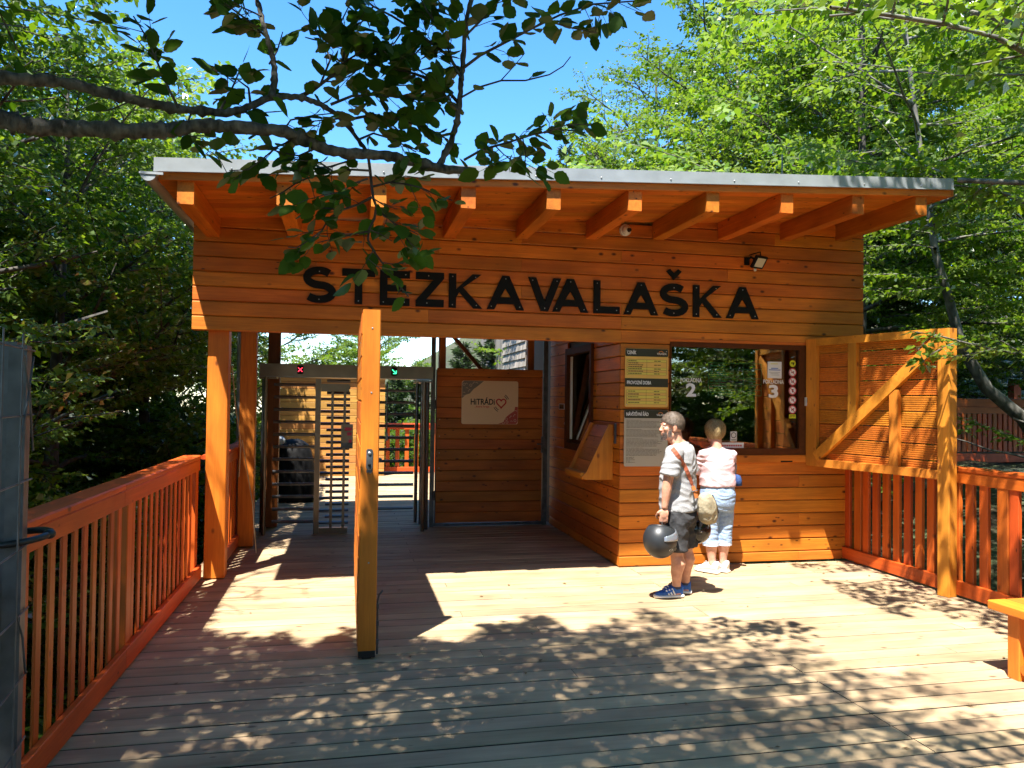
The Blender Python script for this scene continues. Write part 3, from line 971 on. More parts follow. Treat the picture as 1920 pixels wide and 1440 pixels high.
text_obj('heading', 'CENÍK', 0.050, (bx0 + .022, BY - .0015, 2.172), (1, 0, 0), M_WHITE, PRICE, bold=.02, fit=.098)
text_obj('heading', 'PROVOZNÍ DOBA', 0.050, (bx0 + .022, BY - .0015, 1.865), (1, 0, 0), M_WHITE, PRICE, bold=.02, fit=.262)
emblem(PRICE, bx0 + .345, 2.172, BY - .0015)
for sx_, sz_ in ((.02, .575), (.45, .575), (.02, .022), (.45, .022)):
    mb = MB(); mb.sphere((bx0 + sx_, BY - .0018, 1.632 + sz_), (.005, .003, .005), 8, 5); mb.build('screw', M_SCREW, PRICE)
RULES = empty('rules_board', (3.0, YF - .01, 1.02), 'tall beige visitor rules board below the price board', 'notice board')
plate('panel', bx0 - .004, 1.024, bw + .006, 0.578, 0.018, 0, M_GREYB, RULES, BY, 0.006)
plate('heading_band', bx0 - .003, 1.518, bw + .004, 0.083, 0.016, 0, M_OLIVE, RULES, BY - .0012, 0.0015)
text_obj('heading', 'NÁVŠTĚVNÍ ŘÁD', 0.048, (bx0 + .018, BY - .0015, 1.542), (1, 0, 0), M_WHITE, RULES, bold=.02, fit=.240)
emblem(RULES, bx0 + .345, 1.542, BY - .0015)
mb = MB(); zz = 1.497; i = 0
while zz > 1.06:
    wl_ = (bw - .05) * (rng.uniform(.75, 1.0) if i % 7 else rng.uniform(.3, .5))
    if zz < 1.12: wl_ = rng.uniform(.04, .10)
    xx = bx0 + .02; xe = xx + wl_
    while xx < xe:
        ww = min(rng.uniform(.012, .045), xe - xx)
        mb.box((xx, BY - .0012, zz - .002), (xx + ww, BY - .0002, zz + .002)); xx += ww + .006
    zz -= .0125 if i % 7 != 6 else .020
    i += 1
tag(mb.build('small_print', plain('grey_ink', (0.10, 0.085, 0.07), .6), RULES), kind='stuff')

# ---------------------------------------------------------------- things on the window glass
GY = YF + 0.0195
def onglass(name, label, cat, group=None, x=0, z=0):
    return empty(name, (x, GY, z), label, cat, group)
M_LET = plain('white_film', (0.74, 0.74, 0.74), 0.5)
for x, n, lab in ((3.505, '2', 'white window lettering for counter 2 on the left half of the glass'), (4.455, '3', 'white window lettering for counter 3 beside the stickers')):
    t = onglass('counter_lettering', lab, 'lettering', 'counter lettering on the window', x, 1.75)
    text_obj('word', 'POKLADNA', 0.062, (x, GY, 1.897), (1, 0, 0), M_LET, t, 'CENTER', bold=.010, fit=.240)
    text_obj('numeral', n, 0.185, (x, GY, 1.752), (1, 0, 0), M_LET, t, 'CENTER', bold=.035, fit=.112)
M_GREEN = plain('green_film', (0.012, 0.11, 0.028), 0.5)
t = onglass('green_price_table', 'thin green ruled table printed on the middle of the window', 'lettering', None, 4.0, 1.76)
tx0, tx1, tz0, tz1, xm = 3.70, 4.31, 1.765, 2.105, 4.10
segs = [(tx0, z_, tx1, z_) for z_ in (tz0, 1.825, 1.885, 1.945, 2.045, tz1)] + [(x_, tz0, x_, tz1) for x_ in (tx0, xm, tx1)]
lines('rule', segs, GY - .001, M_GREEN, t, 0.005)
mb = MB()
for z_ in (1.795, 1.855, 1.915, 1.972, 1.995, 2.018, 2.075):
    xx = tx0 + .02; xe = xx + rng.uniform(.15, .33)
    while xx < xe:
        ww = rng.uniform(.02, .05); mb.box((xx, GY - .001, z_ - .006), (xx + ww, GY, z_ + .006)); xx += ww + .009
    if z_ not in (1.972, 2.018): mb.box((xm + .06, GY - .001, z_ - .006), (xm + .11, GY, z_ + .006)); mb.box((xm + .12, GY - .001, z_ - .006), (xm + .145, GY, z_ + .006))
tag(mb.build('row_print', M_GREEN, t), kind='stuff')

def disc(name, x, z, r, mat, parent, y, n=24, r_in=None):
    mb = MB()
    if r_in is None:
        mb.poly([(r * math.cos(2 * math.pi * i / n), r * math.sin(2 * math.pi * i / n)) for i in range(n)], ((x, y, z), (1, 0, 0), (0, 0, 1)), .0008)
    else:
        o_, q_ = [], []
        for i in range(n):
            a = 2 * math.pi * i / n
            o_.append((x + r * math.cos(a), y, z + r * math.sin(a))); q_.append((x + r_in * math.cos(a), y, z + r_in * math.sin(a)))
        mb.add(o_ + q_, [(i, (i + 1) % n, n + (i + 1) % n, n + i) for i in range(n)])
    return mb.build(name, mat, parent, fix=False if r_in else True)
SX = 4.682
M_SYEL = plain('yellow_sticker', (0.62, 0.60, 0.02), 0.5)
t = onglass('round_sticker', 'round yellow sticker at the top of the sticker column', 'sticker', None, SX, 2.08)
disc('backing', SX, 2.118, .036, M_SYEL, t, GY)
mb = MB(); mb.box((SX - .02, GY - .0018, 2.118), (SX + .02, GY - .0010, 2.130)); mb.box((SX + .002, GY - .0018, 2.100), (SX + .012, GY - .0010, 2.118)); mb.build('pictogram', M_BLACK, t)
glyphs = [('cigarette', [(-.018, -.004, .014, .004), (.006, .006, .016, .014)]), ('scooter', [(-.018, -.012, .016, -.006), (.008, -.006, .014, .016), (-.016, -.002, -.006, .006)]),
          ('ice cream', [(-.006, -.018, .006, .0), (-.010, .002, .010, .016)]), ('stick', [(-.016, -.003, .016, .003), (.006, .003, .012, .010)]), ('dog', [(-.014, -.006, .010, .006), (.008, .002, .018, .014), (-.014, -.016, -.008, -.006), (.004, -.016, .010, -.006)])]
place = ['just below the yellow round sticker', 'second from the top of the red rings', 'third, in the middle of the red rings', 'fourth from the top of the red rings', 'lowest, above the yellow strip']
for (gname, g_), z_, pl_ in zip(glyphs, (2.022, 1.925, 1.826, 1.725, 1.622), place):
    t = onglass('prohibition_sticker', 'round red ringed prohibition sticker, ' + pl_, 'sticker', 'prohibition stickers on the window', SX, z_ - .045)
    disc('backing', SX, z_, .046, M_WHITE, t, GY)
    disc('ring', SX, z_, .0455, M_RED, t, GY - .0012, r_in=.036)
    mb = MB()
    for a, b, c, d in g_: mb.box((SX + a, GY - .0014, z_ + b), (SX + c, GY - .0010, z_ + d))
    mb.build('pictogram', M_BLACK, t)
    mb = MB(); mb.beam((SX - .027, GY - .0022, z_ + .027), (SX + .027, GY - .0022, z_ - .027), .0005, .007, (1, 0, 1)); mb.build('slash', M_RED, t)
t = onglass('strip_sticker', 'small lime yellow strip sticker under the red rings', 'sticker', None, SX, 1.52)
plate('backing', SX - .04, 1.528, .08, .044, .003, 0, M_SYEL, t, GY, .0008)
lines('print', [(SX - .03, 1.56, SX + .03, 1.56), (SX - .032, 1.545, SX - .005, 1.545), (SX + .004, 1.545, SX + .03, 1.545)], GY - .001, M_INK, t, .006)
t = onglass('paper_notice', 'white paper notice taped above the counter 3 lettering', 'notice', None, 4.47, 1.96)
plate('sheet', 4.385, 1.955, .165, .178, .002, 0, plain('paper', (0.70, 0.70, 0.68), .7), t, GY, .0008)
M_BLUE = plain('blue_print', (0.05, 0.14, 0.45), .5)
lines('print', [(4.425, 2.062, 4.51, 2.062), (4.40, 2.045, 4.535, 2.045)], GY - .001, M_BLUE, t, .009)
lines('fine_print', [(4.405, 2.018, 4.53, 2.018), (4.42, 2.005, 4.51, 2.005), (4.43, 1.990, 4.52, 1.990)], GY - .001, plain('grey_print', (.3, .3, .3), .5), t, .004)
lines('logo_print', [(4.42, 2.110, 4.505, 2.110)], GY - .001, M_SYEL, t, .008)
t = onglass('small_label', 'small white label with a ringed sign low on the glass', 'sticker', None, 3.99, 1.28)
plate('backing', 3.955, 1.280, .075, .105, .003, 0, M_CASE, t, GY, .0008)
disc('ring', 3.9925, 1.345, .030, M_BLACK, t, GY - .001, r_in=.023)
lines('print', [(3.965, 1.295, 4.02, 1.295)], GY - .001, M_INK, t, .008)
t = onglass('contact_strip', 'white strip with red figures at the foot of the glass', 'notice', None, 3.98, 1.21)
plate('backing', 3.84, 1.212, .270, .055, .003, 0, M_WHITE, t, GY, .0008)
mb = MB()
for i in range(9): mb.box((3.86 + i * .026, GY - .001, 1.226), (3.86 + i * .026 + .018, GY, 1.244))
mb.build('print', M_RED, t)
t = empty('wiper_stick', (4.55, YF - .02, 1.055), 'dark stick lying on the right end of the window sill', 'stick')
mb = MB(); mb.tube([(4.30, YF - .012, 1.066), (4.52, YF - .012, 1.068)], .005, 6); mb.tube([(4.52, YF - .012, 1.068), (4.66, YF - .012, 1.069)], .011, 8); mb.build('shaft', M_BLACK, t)

# ================================================================ OPEN SHUTTER AND ITS POST
SA = Vector((4.868, 7.385, 0)); SBv = Vector((5.232, 5.88, 0))
sd = (SBv - SA).normalized(); sn = Vector((sd.y, -sd.x, 0))     # sn: towards the viewer side
if sn.x > 0: sn = -sn
SH = empty('window_shutter', (SA.x, SA.y, 1.02), 'large open timber shutter with diagonal brace swung out beside the window', 'shutter')
def sp_(u, z, off=0.0): return SA + sd * u + Vector((0, 0, z)) + sn * off
SHL = (SBv - SA).length + 0.02
def member(name, u0, z0, u1, z1, w, mat, off0, off1):
    mb = MB(); a = sp_(u0, z0); b = sp_(u1, z1); d = (b - a).normalized()
    s = sn; v = d.cross(s).normalized() * (w / 2)
    p = [a - v, b - v, b + v, a + v]
    mb.add([q + sn * off0 for q in p] + [q + sn * off1 for q in p], [(0, 1, 2, 3), (7, 6, 5, 4), (0, 4, 5, 1), (1, 5, 6, 2), (2, 6, 7, 3), (3, 7, 4, 0)])
    o = mb.build(name, mat, SH)
    return o
F0, F1 = 0.012, 0.060
member('stile', 0.070, 1.028, 0.070, 2.378, 0.135, PINE['z'], F0, F1)
member('top_rail', 0.139, 2.340, SHL - 0.055, 2.340, 0.075, PINE['x'], F0, F1 - .001)
member('bottom_rail', 0.139, 1.066, SHL - 0.055, 1.066, 0.078, PINE['x'], F0, F1 - .001)
member('mullion', 0.590, 1.535, 0.590, 2.302, 0.100, PINE['z'], F0, F1 - .002)
member('mullion', 1.065, 1.106, 1.065, 1.830, 0.095, PINE['z'], F0, F1 - .002)
member('brace', 0.13, 1.125, 1.50, 2.255, 0.105, PINE['x'], F0, F1 + .004)
# ridged boards behind the frame
zb = 1.032
for _row in range(9):
    h = 0.1485
    prof = []
    nr = 7
    for i in range(nr):
        z0 = zb + 0.004 + (h - 0.008) * i / nr; z1 = zb + 0.004 + (h - 0.008) * (i + 1) / nr
        prof += [(z0 + .002, 0.0), (z0 + .005, 0.007), (z1 - .004, 0.007), (z1 - .001, 0.0)]
    prof = prof + [(zb + h - 0.004, -0.018), (zb + 0.004, -0.018)]
    mb = MB()
    mb.loft([[sp_(u, z_, o_) for z_, o_ in prof] for u in (0.004, SHL - .055)])
    mb.build('ridged_board', SHUTW['x'], SH)
    zb += h
# post that holds the free edge
mb = MB(); u0, u1 = SHL - 0.05, SHL + 0.065
pp = [(u0, -.035), (u1, -.035), (u1, .075), (u0, .075)]
c_ = .006
pp = [(u0 + c_, -.035), (u1 - c_, -.035), (u1, -.035 + c_), (u1, .075 - c_), (u1 - c_, .075), (u0 + c_, .075), (u0, .075 - c_), (u0, -.035 + c_)]
mb.loft([[SA + sd * u + sn * o_ + Vector((0, 0, z_)) for u, o_ in pp] for z_ in (0.003, 2.372)])
tag(mb.build('shutter_post', PINE['z']), 'tall square timber post holding the free edge of the open shutter', 'post')

# ================================================================ RAILINGS
def railing(name, label, axis_x, ya, yb, inward, posts, pitch, mats, ztop=1.15, zface=0.10, base_z=(0.02, 0.145), cap=0.15, bwid=.09, bt=.036):
    """Railing along the deck edge at x = axis_x; inward = +1 if the deck lies on +x side."""
    root = empty(name, (axis_x, (ya + yb) / 2, 0.0), label, 'railing')
    f = inward
    def bx(nm, x_in, x_out, y0, y1, z0, z1, ax, mat, ch=.005):
        a, b = sorted((axis_x + f * x_in, axis_x + f * x_out))
        return bar(nm, (a, y0, z0), (b, y1, z1), ax, mat, root, ch)
    n = max(1, round((yb - ya) / 2.3)); L_ = (yb - ya) / n
    for i in range(n):
        y0, y1 = ya + i * L_ + .0015, ya + (i + 1) * L_ - .0015
        bx('top_cap', 0.012, -cap, y0, y1, ztop - .04, ztop, 'y', mats['y'], .008)
        bx('top_rail', 0.006, -.032, y0, y1, ztop - .04 - zface, ztop - .041, 'y', mats['y'])
        bx('bottom_rail', 0.034, -.004, y0, y1, base_z[0], base_z[1], 'y', mats['y'])
    for p in posts:
        bx('post', 0.0, -.115, p - .055, p + .055, 0.0, ztop - .042, 'z', mats['z'])
    yy = ya + 0.06
    while yy < yb - .02:
        if all(abs(yy - p) > .10 for p in posts):
            bx('baluster', -.006, -.006 - bt, yy - bwid / 2, yy + bwid / 2, 0.06, ztop - .042, 'z', mats['z'], .004)
        yy += pitch
    return root
railing('baluster_railing', 'long rust coloured baluster railing along the left deck edge', -1.318, 0.2, 7.47, 1, [1.0, 3.1, 5.2, 7.38], 0.153, RUST, ztop=1.145, cap=.14, bwid=.066, bt=.014)
railing('baluster_railing', 'short shaded railing between the passage posts on the left', -1.20, 7.66, 10.25, 1, [9.6], 0.153, RUST, ztop=1.13, cap=.14)
railing('baluster_railing', 'rust coloured railing behind the shutter post on the right', 5.305, 2.6, 7.40, -1, [2.9, 5.35, 7.19], 0.152, RUST, ztop=1.14, cap=.14)

# thin rope hanging between the passage posts
mb = MB(); mb.tube([(-1.08, 7.66, 1.98), (-1.055, 7.75, 1.6), (-1.01, 7.85, 1.22), (-1.03, 7.9, 0.9)], .006, 6)
mb.tube([(-1.0, 7.86, 1.26), (-0.95, 8.4, 0.55), (-0.93, 8.6, 0.02)], .005, 6)
tag(mb.build('rope', plain('pale_rope', (0.35, 0.28, 0.18), .9)), 'thin pale rope hanging behind the left front post', 'rope')

# ================================================================ OPEN GATE SEEN EDGE ON
GT = empty('entrance_gate', (0.14, 7.3, 0.0), 'tall timber gate standing open towards the viewer', 'gate')
bar('edge_post', (0.088, 5.05, 0.055), (0.204, 5.11, 2.262), 'z', AMBER['z'], GT, .006)
bar('edge_post', (0.098, 7.24, 0.055), (0.194, 7.30, 2.262), 'z', AMBER['z'], GT, .006)
z = 0.06; i = 0
while z < 2.25:
    zt = min(z + 0.146, 2.255)
    j = rng.uniform(-.002, .002)
    bar('gate_board', (0.082 + j, 5.113, z + .003), (0.108 + j, 7.30, zt - .003), 'y', LARCH['y'], GT, .007)
    z = zt; i += 1
bar('gate_rail', (0.110, 5.112, 0.08), (0.17, 7.238, 0.20), 'y', LARCH['y'], GT)
bar('gate_rail', (0.110, 5.112, 1.05), (0.17, 7.238, 1.17), 'y', LARCH['y'], GT)
bar('gate_rail', (0.110, 5.112, 2.08), (0.17, 7.238, 2.20), 'y', LARCH['y'], GT)
mb = MB(); mb.box((0.092, 5.048, 0.012), (0.200, 5.112, 0.054)); mb.box((.115, 5.06, 0.002), (.175, 5.10, .012)); mb.build('foot_shoe', M_RUBBER, GT)
mb = MB(); mb.poly(rounded(.042, .130, .012), ((0.123, 5.044, 1.225), (1, 0, 0), (0, 0, 1)), .005); lp = mb.build('lock_plate', M_STEEL, GT)
for z_, r_ in ((1.328, .011), (1.252, .010)):
    mb = MB(); mb.sphere((0.144, 5.041, z_), (r_, .006, r_), 12, 8); mb.build('cylinder', M_SCREW if z_ > 1.3 else M_BLACK, lp)
mb = MB(); mb.box((0.125, 5.020, 1.205), (.163, 5.046, 1.222)); mb.build('latch_shadow_lip', M_STEEL, lp)
for z_ in (2.14, 1.72, 1.20, .62):
    mb = MB(); mb.sphere((0.150, 5.049, z_), (.006, .003, .006), 8, 5); mb.build('screw', M_SCREW, GT)
mb = MB(); mb.tube([(0.214, 5.09, 0.02), (0.214, 5.09, 0.36), (0.222, 5.09, 0.40), (0.245, 5.09, 0.43)], .007, 8)
for z_ in (.10, .22, .33): mb.box((.203, 5.075, z_ - .015), (.222, 5.105, z_ + .015))
mb.build('drop_bolt', M_STEEL, GT)
mb = MB(); mb.box((.204, 5.30, 1.25), (.235, 5.42, 1.27)); mb.build('handle', M_STEEL, GT)

# ================================================================ PANEL GATE BY THE BOOTH WITH ITS SIGN
YP = 10.12
PG = empty('passage_gate', (1.88, YP, 0.0), 'closed dark plank gate with a beige sign at the passage end', 'gate')
mb = MB()
for x0, x1 in ((1.075, 1.130), (2.605, 2.665)):
    mb.box((x0, YP - .03, 0.003), (x1, YP + .03, 2.72))
mb.build('steel_post', M_STEEL, PG)
mb = MB(); mb.box((1.132, YP - .025, 0.012), (2.603, YP + .025, 0.05)); mb.box((1.14, YP - .018, .05), (1.165, YP + .018, 2.08)); mb.box((2.565, YP - .018, .05), (2.59, YP + .018, 2.08)); mb.build('steel_frame', M_STEEL, PG)
mb = MB(); mb.box((1.16, YP - .0215, .06), (2.58, YP - .012, 2.095)); mb.build('backing_sheet', M_DARK, PG)  # added dark sheet, keeps light from leaking through the board gaps
z = 0.055
while z < 2.09:
    zt = min(z + .1385, 2.102)
    j = rng.uniform(-.002, .002)
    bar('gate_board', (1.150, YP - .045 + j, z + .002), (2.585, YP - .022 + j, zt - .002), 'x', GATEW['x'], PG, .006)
    z = zt
for x_, zs in ((1.15, (.42, 1.62)),):
    for z_ in zs:
        mb = MB(); mb.tube([(1.125, YP - .045, z_ - .06), (1.125, YP - .045, z_ + .06)], .014, 10); mb.build('hinge', M_STEEL, PG)
mb = MB(); mb.box((2.572, YP - .062, .98), (2.604, YP - .046, 1.20)); mb.tube([(2.588, YP - .062, 1.10), (2.588, YP - .11, 1.10), (2.50, YP - .115, 1.10)], .009, 8); mb.build('lock', M_STEEL, PG)
for z_ in (.78, .98, 1.2, 1.42):
    mb = MB(); mb.sphere((1.19, YP - .046, z_), (.006, .003, .006), 8, 5); mb.build('screw', M_SCREW, PG)
RS = empty('radio_sign', (1.86, YP - .05, 1.36), 'beige rounded sign with HITRÁDI lettering and a red heart', 'sign')
rx0, rz0, rw, rh = 1.478, 1.362, 0.768, 0.578
SY = YP - .0505
plate('panel', rx0, rz0, rw, rh, .028, 0, plain('kraft_board', (0.74, 0.54, 0.34), .6), RS, SY, .004)
M_CG = plain('grey_print_corner', (0.19, 0.165, 0.14), .6); M_CR = plain('red_print_corner', (0.42, 0.075, 0.06), .6)
def corner(pts, mat):
    mb = MB(); mb.poly(pts, ((rx0, SY - .0012, rz0), (1, 0, 0), (0, 0, 1)), .0008); return mb.build('corner_print', mat, RS)
corner([(.004, rh - .235), (.05, rh - .19), (.11, rh - .17), (.16, rh - .11), (.21, rh - .075), (.295, rh - .004), (.03, rh - .002), (.006, rh - .03)], M_CG)
corner([(rw - .275, .004), (rw - .20, .03), (rw - .17, .09), (rw - .11, .14), (rw - .05, .18), (rw - .04, .235), (rw - .003, .235), (rw - .004, .03), (rw - .03, .003)], M_CR)
mb = MB()
r2 = random.Random(3)
def squig(cx, cz, s):
    k_ = r2.randrange(3)
    if k_ == 0:
        mb.tube([(rx0 + cx + s * math.cos(a), SY - .0016, rz0 + cz + s * math.sin(a)) for a in [i * math.pi / 5 for i in range(11)]], .0028, 4, cap=False)
    elif k_ == 1:
        mb.tube([(rx0 + cx - s, SY - .0016, rz0 + cz - s), (rx0 + cx + s * .3, SY - .0016, rz0 + cz + s), (rx0 + cx + s, SY - .0016, rz0 + cz + s * .4)], .003, 4)
    else:
        mb.tube([(rx0 + cx - s, SY - .0016, rz0 + cz), (rx0 + cx, SY - .0016, rz0 + cz + s * .5), (rx0 + cx + s, SY - .0016, rz0 + cz - s * .3)], .003, 4)
for c in ((.03, rh - .05), (.07, rh - .1), (.06, rh - .04), (.12, rh - .06), (.16, rh - .03), (.03, rh - .16), (.1, rh - .13), (.2, rh - .03), (.03, rh - .2)): squig(*c, .016)
for c in ((rw - .04, .05), (rw - .09, .04), (rw - .15, .03), (rw - .05, .12), (rw - .1, .1), (rw - .03, .18), (rw - .16, .07), (rw - .2, .02)): squig(*c, .016)
mb.build('doodle_print', plain('pale_line_print', (.62, .48, .36), .6), RS)
text_obj('word', 'HiTRÁDi', 0.108, (rx0 + .122, SY - .001, rz0 + .262), (1, 0, 0), plain('black_print', (.012, .012, .014), .5), RS, bold=.022, fit=.325)
text_obj('slogan', '...která hraje', 0.042, (rx0 + .168, SY - .001, rz0 + .222), (1, 0, 0), M_RED, RS, bold=.008, fit=.205)
mb = MB()
hp = []
for i in range(37):
    a = 2 * math.pi * i / 36
    hp.append((rx0 + .535 + .0040 * 16 * math.sin(a) ** 3, SY - .002, rz0 + .285 + .0042 * (13 * math.cos(a) - 5 * math.cos(2 * a) - 2 * math.cos(3 * a) - math.cos(4 * a))))
mb.tube(hp, .009, 6, cap=False); mb.build('heart', M_RED, RS)
mb = MB()
for rr in (.085, .107):
    mb.tube([(rx0 + .535 + rr * math.cos(a), SY - .002, rz0 + .30 + rr * math.sin(a)) for a in [math.radians(20 + 10 * i) for i in range(5)]], .0045, 5)
    mb.tube([(rx0 + .535 + rr * math.cos(a), SY - .002, rz0 + .27 + rr * math.sin(a)) for a in [math.radians(205 + 10 * i) for i in range(5)]], .0045, 5)
mb.build('sound_arc', plain('navy_print', (.015, .02, .05), .5), RS)

# ================================================================ TURNSTILE
YT = 9.75
TS = empty('turnstile', (0.0, YT, 0.0), 'full height steel double turnstile across the passage', 'turnstile')
mb = MB(); mb.box((-1.06, YT, 1.945), (1.06, YT + .34, 2.098)); mb.build('header', M_INOX, TS)
mb = MB(); mb.box((-1.062, YT + .002, 1.938), (1.062, YT + .338, 1.9445)); mb.build('header_lip', M_TUBE, TS)
for x_, mt, kind in ((-.578, 'cross', 0), (.567, 'arrow', 1)):
    mb = MB(); mb.poly(rounded(.075, .108, .016), ((x_ - .037, YT - .004, 1.975), (1, 0, 0), (0, 0, 1)), .004)
    sp = mb.build('signal_panel', M_BLACK, TS)
    em, nt, out = new_mat('signal_' + mt)
    e = nt.nodes.new('ShaderNodeEmission'); e.inputs['Color'].default_value = (1.0, 0.04, 0.08, 1) if kind == 0 else (0.05, 0.9, 0.35, 1)
    e.inputs['Strength'].default_value = 0.9
    nt.links.new(e.outputs[0], out.inputs['Surface'])
    mb = MB(); c = Vector((x_, YT - .006, 2.029)); s = .026
    if kind == 0:
        mb.beam(c + Vector((-s, 0, s)), c + Vector((s, 0, -s)), .010, .002, (0, 1, 0)); mb.beam(c + Vector((-s, -.0005, -s)), c + Vector((s, -.0005, s)), .010, .002, (0, 1, 0))
    else:
        mb.beam(c + Vector((-s, 0, s)), c + Vector((s * .8, 0, -s * .8)), .010, .002, (0, 1, 0)); mb.beam(c + Vector((s, -.0005, -s)), c + Vector((-s * .5, -.0005, -s)), .010, .002, (0, 1, 0)); mb.beam(c + Vector((s, -.0008, -s)), c + Vector((s, -.0008, s * .5)), .010, .002, (0, 1, 0))
    mb.build('signal_light', em, sp)
# left and right guard tubes
for (x_, y_) in ((-.984, 9.80), (-1.03, 10.0), (-1.05, 10.25), (-.965, 10.42), (-.90, 10.55), (-1.0, 9.9)):
    mb = MB(); mb.tube([(x_, y_, .004), (x_, y_, 1.94)], .022, 10); mb.build('guard_tube', M_INOX if x_ > -1.0 else M_TUBE, TS)
for (x_, y_) in ((.955, 9.80), (1.015, 9.95), (1.03, 10.15), (.93, 10.55), (.985, 10.40)):
    mb = MB(); mb.tube([(x_, y_, .004), (x_, y_, 1.90)], .024, 10); mb.build('guard_tube', M_TUBE if y_ > 9.9 else M_INOX, TS)
mb = MB(); mb.box((-1.06, YT + .04, 1.915), (-.86, YT + .30, 1.938)); mb.build('guard_plate', M_INOX, TS)
mb = MB(); mb.box((.88, YT + .04, 1.900), (1.06, YT + .85, 1.925)); mb.build('guard_plate', M_TUBE, TS)
# entry rotor: column and arms
mb = MB(); mb.box((-.392, YT + .03, .004), (-.328, YT + .09, 1.92)); mb.build('rotor_column', M_INOX, TS)
armz = [.155 + .1535 * i for i in range(12)]
for z_ in armz:
    mb = MB(); mb.tube([(-.395, YT + .06, z_), (-.89, YT + .10, z_)], .020, 10); mb.build('rotor_arm', M_TUBE, TS)
# comb fence between rotor and gate
mb = MB(); mb.box((-.325, YT + .04, 1.765), (.02, YT + .08, 1.86)); mb.box((-.325, YT + .03, .01), (.02, YT + .09, .075)); mb.build('comb_frame', M_INOX, TS)
for x_ in (-.185, -.035):
    mb = MB(); mb.box((x_ - .016, YT + .04, .076), (x_ + .016, YT + .08, 1.764)); mb.build('comb_upright', M_INOX, TS)
for z_ in armz:
    mb = MB(); mb.tube([(-.326, YT + .06, z_ - .02), (.03, YT + .06, z_ - .02)], .0185, 8); mb.build('comb_bar', M_TUBE, TS)
    mb = MB(); mb.tube([(-.255, YT + .06, z_ + .057), (.03, YT + .06, z_ + .057)], .0185, 8); mb.build('comb_bar', M_TUBE, TS)
# exit rotor, further away
mb = MB(); mb.box((.15, YT + .36, .004), (.21, YT + .42, 1.92)); mb.build('rotor_column', M_INOX, TS)
for i, z_ in enumerate(armz[:11]):
    zz = z_ + .10
    mb = MB(); mb.tube([(.21, YT + .39, zz), (.86, YT + .39, zz)], .020, 10); mb.build('rotor_arm', M_TUBE, TS)
mb = MB(); mb.tube([(.50, YT + .30, 1.90), (.50, YT + .30, 1.18)], .012, 8); mb.box((.485, YT + .28, 1.14), (.515, YT + .32, 1.24)); mb.build('hanging_rod', M_TUBE, TS)
# reader panel with red print
mb = MB(); mb.box((-.075, YT + .0, 1.06), (.07, YT + .03, 1.36)); rp = mb.build('reader_panel', M_INOX, TS)
mb = MB(); mb.box((-.03, YT - .002, 1.28), (.055, YT - .0005, 1.32)); mb.box((.0, YT - .002, 1.22), (.055, YT - .0005, 1.26)); mb.box((.02, YT - .002, 1.13), (.055, YT - .0005, 1.17)); mb.build('panel_print', plain('magenta_print', (.5, .02, .08), .5), rp)
mb = MB(); mb.box((-.075, YT - .012, 1.065), (.07, YT - .0025, 1.13)); mb.build('slot', M_STEEL, rp)

# ================================================================ BENCH (front right)
BN = empty('bench', (4.2, 3.3, 0.0), 'bright orange timber bench end cut off by the right border', 'bench')
for i in range(3):
    bar('seat_board', (4.005 + i * .142, 2.35, .395), (4.005 + i * .142 + .138, 4.15, .452), 'y', AMBER['y'], BN, .007)
for y_ in (2.60, 4.0):
    bar('leg', (4.045, y_ - .045, 0.002), (4.115, y_ + .045, .394), 'z', AMBER['z'], BN, .006)
    bar('leg', (4.31, y_ - .045, 0.002), (4.38, y_ + .045, .394), 'z', AMBER['z'], BN, .006)
    bar('cross_rail', (4.117, y_ - .03, .30), (4.308, y_ + .03, .393), 'x', AMBER['x'], BN, .004)
for y_, s_ in ((2.60, 1), (4.0, -1)):
    mb = MB(); mb.beam((4.08, y_ + s_ * .05, .06), (4.08, y_ + s_ * .40, .385), .05, .06, (1, 0, 0)); mb.build('brace', AMBER['y'], BN)

# ================================================================ BEYOND THE PASSAGE
KW = empty('timber_kiosk', (-0.3, 17.6, 0.0), 'tan plank hut behind the turnstile', 'hut')
z = 0.0
while z < 2.3:
    bar('cladding_board', (-1.42, 17.0, z + .003), (.80, 17.026, z + .142), 'x', TANW['x'], KW, .007); z += .145
mb = MB(); mb.box((-1.40, 17.03, 0.0), (.78, 18.2, 2.25)); mb.build('body', DARKW['x'], KW)
mb = MB(); mb.box((-1.5, 16.85, 2.325), (.88, 18.3, 2.39)); mb.build('roof', DARKW['x'], KW)
far_r = empty('baluster_railing', (1.6, 17.5, 0), 'sunlit red railing seen through the far end of the passage', 'railing')
bar('top_cap', (.83, 17.42, 1.10), (3.3, 17.56, 1.14), 'x', RUST['x'], far_r)
bar('top_rail', (.83, 17.45, 1.0), (3.3, 17.49, 1.099), 'x', RUST['x'], far_r)
bar('bottom_rail', (.83, 17.44, .03), (3.3, 17.48, .15), 'x', RUST['x'], far_r)
x_ = .9
while x_ < 3.3:
    bar('baluster', (x_ - .045, 17.492, .06), (x_ + .045, 17.53, 1.098), 'z', RUST['z'], far_r); x_ += .215
mb = MB()
rr = random.Random(8)
rings = []
for k_, (z_, sc_, sx_) in enumerate(((.01, .9, 0), (.06, 1.0, 0), (.30, 1.02, .0), (.55, .96, -.01), (.78, .86, -.03), (.92, .72, -.04), (.99, .45, -.04), (1.01, .12, -.02))):
    ring = []
    for i in range(20):
        a = 2 * math.pi * i / 20
        cx_, cy_ = math.cos(a), math.sin(a)
        q = (abs(cx_) ** 3.2 + abs(cy_) ** 3.2) ** (-1 / 3.2)
        ring.append((-.82 + sx_ + .33 * sc_ * q * cx_ * (1 + rr.uniform(-.03, .03)), 12.95 + .25 * sc_ * q * cy_ * (1 + rr.uniform(-.03, .03)), z_ + rr.uniform(-.012, .012)))
    rings.append(ring)
